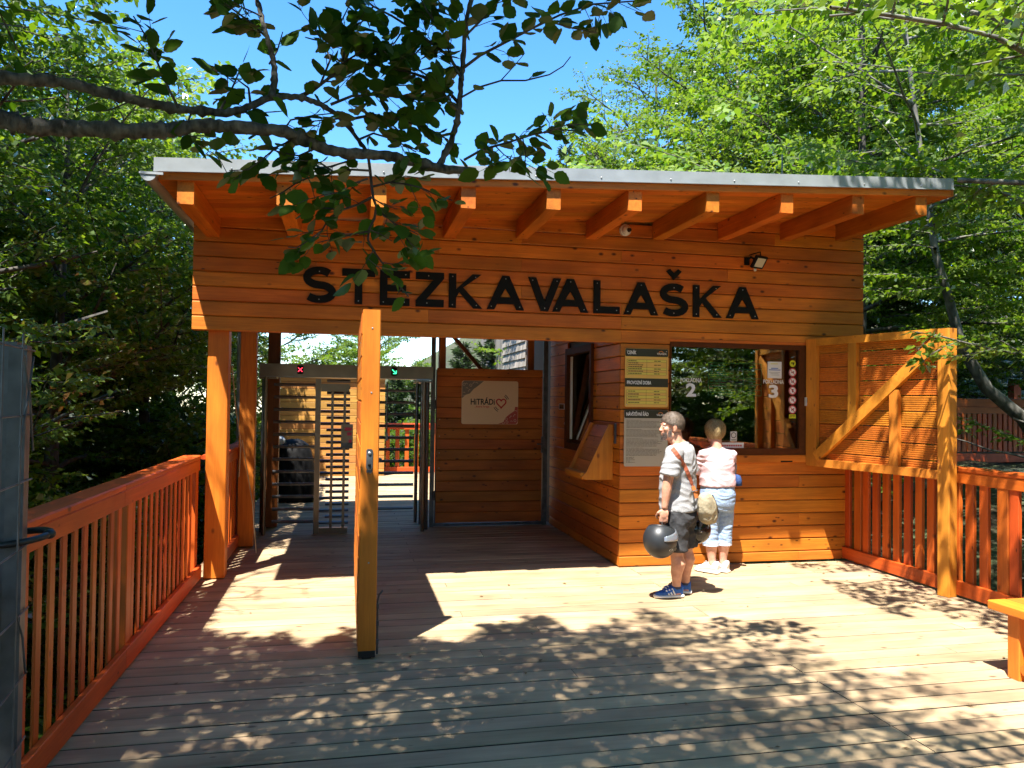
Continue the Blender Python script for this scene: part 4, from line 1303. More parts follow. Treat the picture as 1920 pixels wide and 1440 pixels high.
mb.loft(rings)
o = mb.build('covered_bin', plain('black_cover', (.005, .005, .0055), .6, bump=.6, nscale=9, spec=.2), None, smooth=True)
tag(o, 'bulky bin under a black cover behind the turnstile arms', 'bin')
mb = MB(); mb.sphere((-1.06, 12.72, 1.0), (.10, .05, .07), 10, 7); o = mb.build('paper_bundle', M_WHITE, None, smooth=True); tag(o, 'crumpled white bundle on the corner of the black covered bin', 'paper')
# shingled tower far behind on the right of the passage
TWR = empty('shingle_tower', (5.5, 20.0, -2.0), 'grey shingled wall seen above the closed plank gate', 'tower')
mb = MB(); mb.box((4.12, 17.6, -2.0), (7.5, 24.0, 5.6)); mb.build('wall', SHINGLE['z'], TWR)
zc = 1.7; c_i = 0
while zc < 5.2:
    yy = 17.55 + (0.09 if c_i % 2 else 0)
    while yy < 20.2:
        w_ = rng.uniform(.13, .24)
        j = rng.uniform(0, .012)
        if zc < 3.7:
            mb = MB()
            mb.add([(4.075 - j, yy, zc), (4.075 - j, yy + w_ - .006, zc), (4.11, yy + w_ - .006, zc + .27), (4.11, yy, zc + .27), (4.10 - j, yy, zc), (4.10 - j, yy + w_ - .006, zc), (4.118, yy + w_ - .006, zc + .27), (4.118, yy, zc + .27)],
                   [(0, 1, 2, 3), (7, 6, 5, 4), (0, 4, 5, 1), (1, 5, 6, 2), (2, 6, 7, 3), (3, 7, 4, 0)])
            mb.build('shingle', SHINGLE['z'], TWR)
        yy += w_
    zc += .20; c_i += 1

# ================================================================ RAISED WALKWAY FENCE (far right)
RF = empty('walkway_fence', (13.0, 15.0, 0.5), 'shaded plank fence of the raised walkway on the far right', 'fence')
fy = 15.0; fz = 0.62
bar('walkway_edge', (11.5, fy - .06, fz - .22), (20.0, fy - .01, fz - .02), 'x', RUST['x'], RF)
mb = MB(); mb.box((11.5, fy, fz - .1), (20.0, fy + 2.4, fz - .02)); mb.build('walkway_floor', DECKW['x'], RF)
bar('top_rail', (11.5, fy, fz + 1.06), (20, fy + .05, fz + 1.24), 'x', RUST['x'], RF)
bar('top_rail', (11.5, fy, fz + .90), (20, fy + .05, fz + 1.045), 'x', RUST['x'], RF)
x_ = 11.6
while x_ < 19:
    bar('baluster', (x_ - .05, fy - .002, fz + .02), (x_ + .05, fy + .035, fz + .895), 'z', RUST['z'], RF); x_ += .140
for x_ in (12.6, 14.9, 17.2):
    bar('post', (x_ - .06, fy + .052, fz - .9), (x_ + .06, fy + .15, fz + 1.22), 'z', RUST['z'], RF)
bar('top_rail', (11.5, fy + 2.3, fz + .95), (20, fy + 2.35, fz + 1.15), 'x', RUST['x'], RF)
mb = MB()
mb.box((9.2, 11.6, -.6), (16.5, 12.8, .46)); o = mb.build('mossy_retaining_block', plain('mossy_concrete', (.10, .115, .075), .95, noise=.5, nscale=5, bump=.5)); tag(o, 'long low grey green mossy block behind the right railing', 'block')
# trail marker post far right
t = empty('far_post', at(1905, 770, 16.0), 'reddish post tip among the trees at the right border', 'post')
p_ = at(1908, 735, 18.0)
mb = MB(); mb.box((p_.x - .12, 18.0, -.5), (p_.x + .12, 18.2, p_.z + .35)); mb.build('shaft', RUST['z'], t)

# ================================================================ STEEL MESH GATE (front left)
ga = at(-160, 800, 1.80); gb = at(56, 800, 2.72)
ga = Vector((ga.x, ga.y, 0)); gb = Vector((gb.x, gb.y, 0))
gd = (gb - ga).normalized()
MG = empty('mesh_gate', tuple(gb), 'grey steel mesh gate leaf at the left border', 'gate')
gn = Vector((gd.y, -gd.x, 0))
if gn.x < 0: gn = -gn
def gpt(u, z, off=0): return gb - gd * u + Vector((0, 0, z)) + gn * off
mb = MB()
for u in (0.028,):
    p = [gpt(u - .03, 0), gpt(u + .03, 0), gpt(u + .03, 0, -.05), gpt(u - .03, 0, -.05)]
    mb.loft([[q + Vector((0, 0, z_)) for q in p] for z_ in (.06, 1.835)])
mb.build('frame_tube', M_STEEL, MG)
mb = MB()
p = [gpt(1.1, 1.79), gpt(1.1, 1.83), gpt(1.1, 1.83, -.05), gpt(1.1, 1.79, -.05)]
for zz in (.06,):
    q0 = [gpt(.06, zz), gpt(.06, zz + .04), gpt(.06, zz + .04, -.05), gpt(.06, zz, -.05)]; q1 = [gpt(1.1, zz), gpt(1.1, zz + .04), gpt(1.1, zz + .04, -.05), gpt(1.1, zz, -.05)]
    mb.loft([q0, q1])
mb.build('frame_rail', M_STEEL, MG)
for i in range(9):
    z_ = 1.82 - i * .205
    mb = MB(); mb.tube([gpt(-.012, z_, .006), gpt(1.15, z_, .006)], .0030, 6); mb.build('cross_wire', M_STEEL, MG)
for i in range(5):
    u = .16 + .205 * i
    mb = MB(); mb.tube([gpt(u, .04, .012), gpt(u, 1.845 + .02, .012)], .0026, 6); mb.build('upright_wire', M_STEEL, MG)
for s_ in ((0.0, 1.50, .14, 1.80), (.02, 1.80, .16, 1.52), (.02, .80, .15, 1.02)):
    mb = MB(); mb.tube([gpt(s_[0], s_[1], .010), gpt((s_[0] + s_[2]) / 2, (s_[1] + s_[3]) / 2 + .02, .014), gpt(s_[2], s_[3], .010)], .0035, 6); mb.build('tie_wire', M_STEEL, MG)
sp2 = at(14, 800, 2.78)
mb = MB()
c = .006; a_, b_ = .034, .034
pr = [(-a_, -b_), (a_, -b_), (a_, b_), (-a_, b_)]
mb.loft([[(sp2.x + x_, sp2.y + y_, z_) for x_, y_ in pr] for z_ in (0.0, 1.85)])
o = mb.build('gate_post', M_STEEL); tag(o, 'square grey steel post just left of the mesh gate edge', 'post')
mb = MB(); cc = (gb + Vector((sp2.x, sp2.y, 0))) / 2
ring = [Vector((cc.x + .01, cc.y - .02, 1.222)) + Vector((.095 * math.cos(a), .10 * math.sin(a) * .9, .012 * math.sin(a + 1))) for a in [2 * math.pi * i / 24 for i in range(25)]]
mb.tube(ring, .011, 8, cap=False); mb.sphere(ring[0], (.02, .02, .016), 10, 7)
o = mb.build('cable_lock', M_RUBBER, None, smooth=True); tag(o, 'black loop cable lock around the steel post', 'lock')

# ================================================================ PEOPLE
from mathutils.bvhtree import BVHTree


def skin_mat(name, col, col2):
    m, nt, out = new_mat(name)
    N = nt.nodes.new; L = nt.links.new
    tc = N('ShaderNodeTexCoord'); a = N('ShaderNodeTexNoise'); a.inputs['Scale'].default_value = 22; a.inputs['Detail'].default_value = 5
    L(tc.outputs['Object'], a.inputs['Vector'])
    r = N('ShaderNodeValToRGB'); r.color_ramp.elements[0].position = .35; r.color_ramp.elements[0].color = (*col2, 1)
    r.color_ramp.elements[1].position = .65; r.color_ramp.elements[1].color = (*col, 1)
    L(a.outputs['Fac'], r.inputs['Fac'])
    p = N('ShaderNodeBsdfPrincipled'); p.inputs['Roughness'].default_value = .5
    p.inputs['Subsurface Weight'].default_value = .12; p.inputs['Subsurface Radius'].default_value = (.01, .004, .002); p.inputs['Subsurface Scale'].default_value = .6
    L(r.outputs['Color'], p.inputs['Base Color']); L(p.outputs[0], out.inputs['Surface'])
    return m


def cloth(name, col, var=.12, scale=60, bump=.3, rough=.85):
    return plain(name, col, rough, noise=var, nscale=scale, bump=bump, spec=.15)


def ring_pts(c, ax, ay, a, b, n=20, e=2.0):
    c = Vector(c); o = []
    for i in range(n):
        t = 2 * math.pi * i / n
        x_, y_ = math.cos(t), math.sin(t)
        q = (abs(x_) ** e + abs(y_) ** e) ** (-1 / e)
        o.append(c + ax * (a * q * x_) + ay * (b * q * y_))
    return o


def hand(mb, wrist, down, palm_n, thumb_dir, s=1.0, curl=1.0):
    """Relaxed gripping hand: palm, four unequal bent fingers and a thumb from the side."""
    wrist = Vector(wrist); down = Vector(down).normalized(); pn = Vector(palm_n).normalized(); side = Vector(thumb_dir).normalized()
    pc = wrist + down * .045 * s
    rot = Matrix((side, pn, down)).transposed()
    mb.sphere(pc, (.038 * s, .017 * s, .048 * s), 12, 8, rot=rot)
    for k_, (off, ln) in enumerate(((.028, .068), (.010, .076), (-.009, .070), (-.026, .054))):
        b = wrist + down * .082 * s + side * off * s
        p1 = b + down * ln * .42 * s + pn * .004 * s
        p2 = p1 + (down * math.cos(.9 * curl) + pn * math.sin(.9 * curl)) * ln * .34 * s
        p3 = p2 + (down * math.cos(1.9 * curl) + pn * math.sin(1.9 * curl)) * ln * .30 * s
        mb.tube([wrist + down * .05 * s + side * off * .8 * s, b, p1, p2, p3], [.010 * s, .0098 * s, .009 * s, .0083 * s, .007 * s], 8)
    t0 = wrist + down * .022 * s + side * .026 * s
    mb.tube([t0, t0 + (down * .6 + side * .8) * .028 * s, t0 + (down * .9 + side * .65 + pn * .4) * .052 * s, t0 + (down * 1.2 + side * .3 + pn * .8) * .062 * s], [.013 * s, .0115 * s, .010 * s, .008 * s], 8)


def head(mb, c, f, s=1.0, ear=True):
    """Head with nose, lips, brow, chin and ears; c is the head centre, f the facing direction."""
    c = Vector(c); f = Vector(f).normalized(); up = Vector((0, 0, 1)); l = up.cross(f).normalized()
    f = l.cross(up).normalized()
    rot = Matrix((f, l, up)).transposed()
    def P(a, b, z): return c + f * a * s + l * b * s + up * z * s
    mb.sphere(P(-.012, 0, .030), tuple(q * s for q in (.098, .076, .092)), 20, 14, rot=rot)
    mb.sphere(P(.030, 0, -.030), tuple(q * s for q in (.060, .060, .085)), 16, 12, rot=rot)
    mb.sphere(P(.055, 0, -.092), tuple(q * s for q in (.030, .034, .024)), 12, 8, rot=rot)
    mb.sphere(P(.010, 0, -.070), tuple(q * s for q in (.062, .060, .042)), 14, 10, rot=rot)
    mb.tube([P(.082, 0, .012), P(.094, 0, -.010), P(.103, 0, -.027), P(.090, 0, -.034)], [.008 * s, .010 * s, .012 * s, .011 * s], 8)
    for q in (-1, 1):
        mb.sphere(P(.100, q * .010, -.032), .010 * s, 8, 6)
        mb.sphere(P(.076, q * .030, .020), tuple(v * s for v in (.014, .024, .010)), 10, 7, rot=rot)
        mb.sphere(P(.060, q * .042, -.020), tuple(v * s for v in (.024, .020, .020)), 10, 7, rot=rot)
        if ear:
            mb.sphere(P(-.008, q * .076, -.005), tuple(v * s for v in (.020, .010, .033)), 12, 8, rot=rot)
            mb.sphere(P(.000, q * .077, -.030), tuple(v * s for v in (.011, .009, .012)), 8, 6, rot=rot)
    mb.sphere(P(.086, 0, -.057), tuple(v * s for v in (.012, .024, .007)), 10, 7, rot=rot)
    mb.sphere(P(.083, 0, -.070), tuple(v * s for v in (.012, .021, .008)), 10, 7, rot=rot)
    mb.tube([P(-.030, 0, -.05), P(-.045, 0, -.12), P(-.045, 0, -.19)], [.056 * s, .055 * s, .066 * s], 14)
    mb.tube([P(-.01, 0, -.07), P(-.022, 0, -.13)], [.05 * s, .05 * s], 14)
    return P


def eyes(name, P, parent, s, mat_w, mat_d):
    for q in (-1, 1):
        mb = MB(); mb.sphere(P(.074, q * .030, .002), .0125 * s, 12, 8); e = mb.build(name, mat_w, parent, smooth=True)
        mb = MB(); mb.sphere(P(.0835, q * .031, .002), .0052 * s, 8, 6); mb.build('iris', mat_d, e, smooth=True)


def hair_mat(name, a, b):
    m, nt, out = new_mat(name)
    N = nt.nodes.new; L = nt.links.new
    ge = N('ShaderNodeNewGeometry'); r = N('ShaderNodeValToRGB')
    r.color_ramp.elements[0].color = (*a, 1); r.color_ramp.elements[1].color = (*b, 1)
    L(ge.outputs['Random Per Island'], r.inputs['Fac'])
    p = N('ShaderNodeBsdfPrincipled'); p.inputs['Roughness'].default_value = .5; p.inputs['Specular IOR Level'].default_value = .3
    L(r.outputs['Color'], p.inputs['Base Color']); L(p.outputs[0], out.inputs['Surface'])
    return m


def hair_cap(name, P, s, parent, mat, base_mat, seed=1, n=2600, ln=.022, back=1.98, front=1.0, fall=.30, puff=.0):
    """Hair: a dark scalp shell under thousands of short overlapping locks."""
    r_ = random.Random(seed)
    def lim_(ph): return front + (back - front) * (0.5 - 0.5 * math.cos(ph)) ** .75
    def surf(th, ph, k=1.0):
        pf = 1 + puff * math.sin(min(th, 1.6))
        return (-.014 + .100 * k * pf * math.sin(th) * math.cos(ph), .080 * k * pf * math.sin(th) * math.sin(ph), .032 + .097 * k * pf * math.cos(th))
    mb = MB(); vs = []; nu, nv = 28, 12
    for i in range(nv + 1):
        for j in range(nu):
            ph = 2 * math.pi * j / nu
            th = lim_(ph) * (.97 + .04 * math.sin(5 * ph)) * i / nv
            vs.append(P(*surf(th, ph, 1.0)))
    fs = [(i * nu + j, (i + 1) * nu + j, (i + 1) * nu + (j + 1) % nu, i * nu + (j + 1) % nu) for i in range(nv) for j in range(nu)]
    mb.add(vs, fs)
    sh = mb.build(name, base_mat, parent, fix=False)
    mb = MB(); cen = Vector(P(-.014, 0, .03))
    for _ in range(n):
        ph = r_.uniform(0, 2 * math.pi); th = lim_(ph) * math.sqrt(r_.random()) * 1.03
        base = Vector(P(*surf(th, ph, .99)))
        dth = fall * r_.uniform(.6, 1.3); dph = r_.uniform(-.22, .22)
        m1 = Vector(P(*surf(th + dth * .5, ph + dph * .4, 1.0 + ln * r_.uniform(1.2, 3.4))))
        tip = Vector(P(*surf(th + dth, ph + dph, 1.0 + ln * r_.uniform(.5, 3.2))))
        w = (tip - base).cross(base - cen)
        if w.length < 1e-7: continue
        w = w.normalized() * .0021 * s
        mb.add([base - w, base + w, m1 + w * .9, tip, m1 - w * .9], [(0, 1, 2, 4), (4, 2, 3)])
    mb.build('locks', mat, sh, fix=False)
    return sh


def shoe(parent, heel, toe, w, h, mats, stripes=False):
    """Sneaker: sole, upper, tongue and optional stripes."""
    heel = Vector(heel); toe = Vector(toe); d = (toe - heel); L_ = d.length; d.normalize(); sd_ = Vector((-d.y, d.x, 0)); up = Vector((0, 0, 1))
    root = None
    prof = [(0.0, .62, 1.0), (.06, .80, 1.0), (.25, .86, 1.0), (.45, .92, .86), (.62, 1.0, .62), (.80, .96, .46), (.93, .72, .36), (1.0, .35, .26)]
    mb = MB()
    mb.loft([ring_pts(heel + d * (t * L_) + up * (.014), sd_, up, w / 2 * k_ * 1.06, .014, 12, 3.5) for t, k_, _ in prof])
    so = mb.build('shoe_sole', mats[1], parent, smooth=True)
    mb = MB()
    rings = []
    for t, k_, hh in prof:
        c = heel + d * (.01 + t * (L_ - .025)) + up * (.02 + h * hh / 2)
        rings.append(ring_pts(c, sd_, up, w / 2 * k_ * .97, h * hh / 2, 14, 2.4))
    mb.loft(rings)
    uo = mb.build('shoe_upper', mats[0], parent, smooth=True)
    mb = MB()
    for i in range(3):
        t = .52 + .07 * i
        for q in (-1, 1):
            mb.tube([heel + d * (t * L_) + sd_ * q * .012 + up * (.02 + h * (.86 - .18 * i)), heel + d * ((t + .02) * L_) - sd_ * q * .012 + up * (.024 + h * (.86 - .18 * i))], .0035, 5)
    mb.build('laces', mats[1], uo)
    if stripes:
        mb = MB()
        for i in range(3):
            for q in (-1, 1):
                a = heel + d * ((.34 + .10 * i) * L_) + sd_ * q * (w / 2 * .96) + up * .030
                b = heel + d * ((.44 + .10 * i) * L_) + sd_ * q * (w / 2 * .72) + up * (.030 + h * .62 * (1 - .12 * i))
                mb.beam(a, b, .012, .006, sd_)
        mb.build('stripe', mats[1], uo)
    return so


SKIN = skin_mat('skin_warm', (0.62, 0.33, 0.22), (0.50, 0.23, 0.145))
SKIN2 = skin_mat('skin_pale', (0.66, 0.36, 0.26), (0.55, 0.26, 0.18))
EYEW = plain('eye_white', (.7, .68, .65), .2); EYED = plain('eye_dark', (.02, .015, .01), .2)

# ---------------- the man with the helmets
MAN = empty('person', (2.85, 6.23, 0.0), 'person in grey T-shirt and dark shorts carrying two black helmets', 'person')
F = Vector((-.77, .64, 0)).normalized(); LF = Vector((-F.y, F.x, 0)); UP = Vector((0, 0, 1))
MC = Vector((2.845, 6.23, 0))
Lhip, Rhip = MC + LF * .085 + UP * .74, MC - LF * .085 + UP * .74
Lknee, Rknee = Vector((2.795, 6.175, .40)), Vector((2.945, 6.305, .41))
Lank, Rank = Vector((2.800, 6.185, .085)), Vector((2.938, 6.300, .085))
BK = -F
mb = MB()
def leg(mb, hip, knee, ank, s=1.0):
    m1 = hip.lerp(knee, .5)
    calf = knee.lerp(ank, .32) + BK * .016
    mb.tube([hip, m1, knee.lerp(hip, .15), knee, knee.lerp(ank, .12), calf, knee.lerp(ank, .6), ank.lerp(knee, .15), ank], [.095 * s, .082 * s, .064 * s, .058 * s, .056 * s, .064 * s, .050 * s, .037 * s, .038 * s], 16)
leg(mb, Lhip, Lknee, Lank); leg(mb, Rhip, Rknee, Rank)
for a, tdir in ((Lank, Vector((-1, .05, 0))), (Rank, Vector((-.86, .5, 0)))):
    tdir.normalize()
    mb.tube([a + tdir * -.03 + UP * -.035, a + tdir * .05 + UP * -.045, a + tdir * .12 + UP * -.058], [.034, .032, .022], 10)
# trunk
trunk = [(.72, .165, .125, 0), (.85, .165, .135, .012), (1.0, .160, .135, .018), (1.12, .172, .125, .008), (1.22, .178, .112, 0), (1.28, .150, .090, -.004), (1.32, .09, .07, 0)]
mb.loft([ring_pts(MC + UP * z_ + F * o_, LF, F, a, b, 24) for z_, a, b, o_ in trunk])
HF = Vector((-1.0, .10, 0)).normalized()
HC = Vector((2.756, 6.215, 1.470))
P = head(mb, HC, HF, 1.0)
mb.tube([HC + Vector((.035, .005, -.07)), HC + Vector((.045, .005, -.12)), MC + UP * 1.28], [.058, .062, .085], 14)
# arms
Lsh, Rsh = MC + LF * .185 + UP * 1.255, MC - LF * .185 + UP * 1.25
Lel = Vector((2.662, 6.075, 1.005)); Lwr = Vector((2.640, 6.085, .785))
Rel = Vector((3.045, 6.415, .985)); Rwr = Vector((2.995, 6.40, .765))
for sh, el, wr in ((Lsh, Lel, Lwr), (Rsh, Rel, Rwr)):
    mb.tube([sh.lerp(MC + UP * 1.2, .25), sh, sh.lerp(el, .5), el, el.lerp(wr, .25), el.lerp(wr, .7), wr], [.060, .058, .049, .041, .043, .033, .026], 14)
hand(mb, Lwr, Vector((-.05, .02, -1)), Vector((.35, .9, 0)), Vector((-.85, .4, 0)), 1.05)
hand(mb, Rwr, Vector((.05, 0, -1)), Vector((-.6, -.7, 0)), Vector((-.6, .7, 0)), 1.0)
body = remeshed(mb, 'body', SKIN, MAN, .0058, 3)
eyes('eye', P, MAN, 1.0, EYEW, EYED)
M_HAIRM = plain('grey_brown_hair', (0.14, 0.10, 0.075), .7, noise=.5, nscale=60)
hair_cap('hair', P, 1.0, MAN, hair_mat('grey_brown_locks', (.05, .034, .024), (.22, .17, .13)), M_HAIRM, seed=4, n=6500, ln=.026, back=1.98, front=1.0, fall=.34)
mb = MB()
rr = random.Random(9)
for _ in range(1500):
    ph = rr.uniform(-1.7, 1.7); t = rr.random()
    a = .020 + .071 * math.cos(ph * .86); b = .061 * math.sin(ph); z_ = -.048 - .062 * t * (1 if abs(ph) < 1 else .75)
    if abs(ph) < .40 and -.078 < z_ < -.052: continue
    if abs(ph) > 1.15: a -= .012; z_ += .050 * rr.random()
    base = Vector(P(a, b * .97, z_)); dr = (base - Vector(P(-.02, 0, -.05))).normalized()
    tip = base + dr * .004 - UP * .009; sd_ = dr.cross(UP).normalized() * .0022
    mb.add([base - sd_, base + sd_, tip], [(0, 1, 2)])
mb.build('beard', plain('grey_stubble', (.075, .055, .045), .8), MAN, fix=False)
# T-shirt
M_TEE = cloth('grey_marl_cotton', (.33, .33, .335), .12, 90, .25)
mb = MB()
tr2 = [(.750, .188, .158, .008), (.80, .186, .158, .010), (.90, .180, .156, .018), (1.0, .178, .152, .020), (1.10, .186, .142, .010), (1.2, .194, .126, 0), (1.26, .174, .106, -.004), (1.30, .128, .086, 0), (1.326, .088, .076, .004), (1.338, .074, .070, .006)]
mb.loft([ring_pts(MC + UP * z_ + F * o_, LF, F, a, b, 28, 2.2) for z_, a, b, o_ in tr2])
for sh, el in ((Lsh, Lel), (Rsh, Rel)):
    d_ = (el - sh).normalized()
    mb.tube([sh.lerp(MC + UP * 1.23, .45), sh + UP * .004, sh + d_ * .10, sh + d_ * .20], [.070, .073, .076, .079], 18)
tee = remeshed(mb, 'shirt', M_TEE, MAN, .0075, 3, noise=(.010, (7, 7, 14)))
mb = MB(); mb.tube([Vector(P(-.047 + .068 * math.cos(a), .068 * math.sin(a), -.172 - .012 * math.cos(a))) for a in [2 * math.pi * i / 20 for i in range(21)]], .006, 6, cap=False)
mb.build('collar', plain('red_brown_cord', (.35, .06, .04), .7), MAN)
# shorts
M_SHORT = cloth('charcoal_shorts', (.055, .055, .058), .15, 50, .3)
mb = MB()
mb.loft([ring_pts(MC + UP * z_ + F * o_, LF, F, a, b, 24, 2.2) for z_, a, b, o_ in ((.62, .165, .135, 0), (.70, .180, .145, 0), (.80, .178, .145, .006))])
for hip, knee in ((Lhip, Lknee), (Rhip, Rknee)):
    mb.tube([hip + UP * .01, hip.lerp(knee, .35), hip.lerp(knee, .75), knee + UP * .005 + BK * .004], [.103, .100, .094, .092], 18)
remeshed(mb, 'shorts', M_SHORT, MAN, .0075, 3, noise=(.012, (9, 9, 12)))
mb = MB()
for hip, knee, q in ((Lhip, Lknee, 1), (Rhip, Rknee, -1)):
    a = hip.lerp(knee, .4) + LF * q * .1; b = knee + UP * .02 + LF * q * .09
M_BLUESHOE = cloth('blue_mesh_shoe', (.045, .13, .42), .2, 70, .3)
M_SOLE = plain('white_sole', (.75, .75, .74), .5)
s1 = shoe(MAN, (2.862, 6.185, .004), (2.600, 6.198, .004), .098, .085, (M_BLUESHOE, M_SOLE), True)
s2 = shoe(MAN, (2.985, 6.275, .004), (2.765, 6.405, .004), .098, .085, (M_BLUESHOE, M_SOLE), True)
mb = MB()
for a in (Lank, Rank): mb.tube([a + UP * -.005, a + UP * .014], .0415, 14)
mb.build('sock_edge', plain('navy_sock', (.04, .05, .09), .9), MAN)

# satchel and strap
M_CANVAS = cloth('beige_canvas', (.36, .31, .21), .12, 45, .4)
M_LEATHER = plain('tan_leather', (.42, .13, .03), .55, noise=.15, nscale=40)
M_STRAP = plain('red_brown_strap', (.36, .095, .045), .6, noise=.1, nscale=30)
BAG = empty('satchel', (3.03, 6.08, .66), 'beige canvas satchel hanging at the hip of the person in shorts', 'bag')
bc = Vector((3.030, 6.085, .785)); bx_ = Vector((.80, .60, 0)).normalized(); bz = (Vector((0, 0, 1)) + bx_ * -.30).normalized(); bn_ = bx_.cross(bz).normalized()
mb = MB()
rings = []
for t, hw, hd in ((-.150, .02, .012), (-.140, .085, .042), (-.10, .108, .060), (-.03, .112, .066), (.05, .100, .056), (.10, .078, .042), (.125, .052, .026), (.135, .02, .010)):
    rings.append(ring_pts(bc + bz * t, bx_, bn_, hw, hd, 22, 2.8))
mb.loft(rings)
sat = remeshed(mb, 'bag_body', M_CANVAS, BAG, .008, 3, noise=(.008, (12, 12, 9)))
mb = MB()
mb.tube([bc + bz * .11 + bx_ * .06 - bn_ * -.035, bc + bz * .04 + bx_ * .105 + bn_ * .035, bc + bz * -.06 + bx_ * .112 + bn_ * .045], .006, 6)
mb.build('piping', M_RUBBER, BAG)
bvh = BVHTree.FromObject(tee, bpy.context.evaluated_depsgraph_get())
off = Vector(tee.matrix_world.translation)
off = wpos(tee)
def on_shirt(x, y, lift=.007):
    o_ = Vector((0, 0, EYE)); d_ = (at(x, y, 6.0) - o_).normalized()
    hit = bvh.ray_cast(o_ - off, d_)
    if hit[0] is None: return None
    return hit[0] + off - d_ * lift
path = []
for i in range(15):
    t = i / 14
    xx = 1252 + (1299 - 1252) * (t ** 1.0) + 6 * math.sin(math.pi * t); yy_ = 829 + (912 - 829) * t
    h = on_shirt(xx, yy_)
    if h is not None: path.append(h)
tb = bc + bz * .135 - bn_ * -.0
front = [Vector((2.735, 6.20, 1.318)), Vector((2.715, 6.26, 1.24))]
path = front[::-1] + path + [at(1300, 918, 6.02)]
mb = MB()
def ribbon(mb, pts, w, th, nrm):
    rings = []; k = len(pts)
    for i in range(k):
        t_ = (pts[min(i + 1, k - 1)] - pts[max(i - 1, 0)]).normalized()
        n_ = Vector((pts[i].x - MC.x, pts[i].y - MC.y, .25 * (pts[i].z - 1.0))).normalized() if nrm is None else Vector(nrm).normalized()
        s_ = t_.cross(n_).normalized(); n_ = s_.cross(t_)
        rings.append([pts[i] + s_ * w / 2 + n_ * th / 2, pts[i] - s_ * w / 2 + n_ * th / 2, pts[i] - s_ * w / 2 - n_ * th / 2, pts[i] + s_ * w / 2 - n_ * th / 2])
    mb.loft(rings)
ribbon(mb, path, .034, .004, None)
mb.build('strap', M_STRAP, BAG)
mb = MB(); ribbon(mb, [at(1299, 912, 6.01), at(1303, 922, 6.0), at(1306, 934, 5.995)], .036, .007, Vector((.2, -1, .1))); mb.build('strap_tab', M_LEATHER, BAG)
mb = MB(); mb.tube([at(1297, 922, 5.99), at(1308, 919, 5.99)], .004, 6); mb.build('buckle', M_STEEL, BAG)

# helmets
def helmet(name, label, c, r, opening, mat, parent_objs):
    t = empty(name, (c[0], c[1], c[2] - r), label, 'helmet', 'helmets carried by the person in shorts')
    c = Vector(c); op = Vector(opening).normalized(); s_ = op.orthogonal().normalized(); u_ = op.cross(s_)
    mb = MB(); nu, nv = 36, 16
    cut = math.radians(48)
    vs = []; fs = []
    for lay, k_ in ((0, 1.0), (1, .90)):
        for i in range(nv + 1):
            th = cut + (math.pi - cut) * i / nv
            for j in range(nu):
                ph = 2 * math.pi * j / nu
                vs.append(c + (s_ * math.cos(ph) + u_ * math.sin(ph)) * (r * k_ * math.sin(th) * (1 + .05 * math.cos(2 * ph))) + op * (r * k_ * math.cos(th) * 1.04))
    B = (nv + 1) * nu
    for lay in (0, 1):
        for i in range(nv):
            for j in range(nu):
                q = (lay * B + i * nu + j, lay * B + (i + 1) * nu + j, lay * B + (i + 1) * nu + (j + 1) % nu, lay * B + i * nu + (j + 1) % nu)
                fs.append(q if lay == 0 else q[::-1])
    for j in range(nu): fs.append((j, (j + 1) % nu, B + (j + 1) % nu, B + j))
    mb.add(vs, fs); mb.build('shell', mat, t, smooth=True)
    mb = MB(); rim = [c + (s_ * math.cos(ph) + u_ * math.sin(ph)) * (r * .955 * math.sin(cut) * (1 + .05 * math.cos(2 * ph))) + op * (r * .95 * math.cos(cut) * 1.04) for ph in [2 * math.pi * j / 36 for j in range(37)]]
    mb.tube(rim, .010, 8, cap=False); mb.build('rim_edge', M_RUBBER, t, smooth=True)
    return t, c
M_HELM = plain('satin_black_helmet', (.022, .024, .027), .42, bump=0, coat=.0)
M_HELM2 = plain('gloss_black_helmet', (.010, .010, .011), .16)
h1, c1 = helmet('helmet', 'satin black helmet held in the left hand, with pale badges', (2.600, 6.08, .520), .148, (.22, .30, 1.0), M_HELM, None)
mb = MB()                                     # raised visor on the upper right of the shell
def onsph(c, r, az, el): return Vector(c) + Vector((math.cos(el) * math.cos(az), math.cos(el) * math.sin(az), math.sin(el) * 1.02)) * r
vis = []
for i in range(7):
    for j in range(9):
        az = math.radians(-100 + 88 * j / 8); el = math.radians(4 + (14 + 20 * j / 8) * i / 6)
        vis.append(onsph(c1, .1565, az, el))
fs = [(i * 9 + j, i * 9 + j + 1, (i + 1) * 9 + j + 1, (i + 1) * 9 + j) for i in range(6) for j in range(8)]
mb.add(vis, fs); o = mb.build('visor', plain('smoked_visor', (.30, .32, .36), .12, .55), h1, smooth=True, fix=False)
so = o.modifiers.new('s', 'SOLIDIFY'); so.thickness = .003; apply_mods(o)
def badge(c, r, az, el, w, h, parent):
    p = onsph(c, r, az, el); n_ = (p - Vector(c)).normalized(); ux = Vector((-n_.y, n_.x, 0)).normalized(); uy = n_.cross(ux)
    mb = MB()
    for k_, lift, m_ in ((1, .0015, 0), (.78, .0022, 1), (.45, .003, 0)):
        mb.add([p + n_ * lift + ux * (w * k_ * math.cos(a)) + uy * (h * k_ * math.sin(a) * (1 if k_ > .5 else .35)) for a in [2 * math.pi * i / 18 for i in range(18)]], [tuple(range(18))], m_)
    mb.build('badge', [M_WHITE, M_BLACK], parent, fix=False)
badge(c1, .149, math.radians(-72), math.radians(-24), .020, .011, h1)
badge(c1, .150, math.radians(-42), math.radians(-24), .012, .014, h1)
mb = MB()
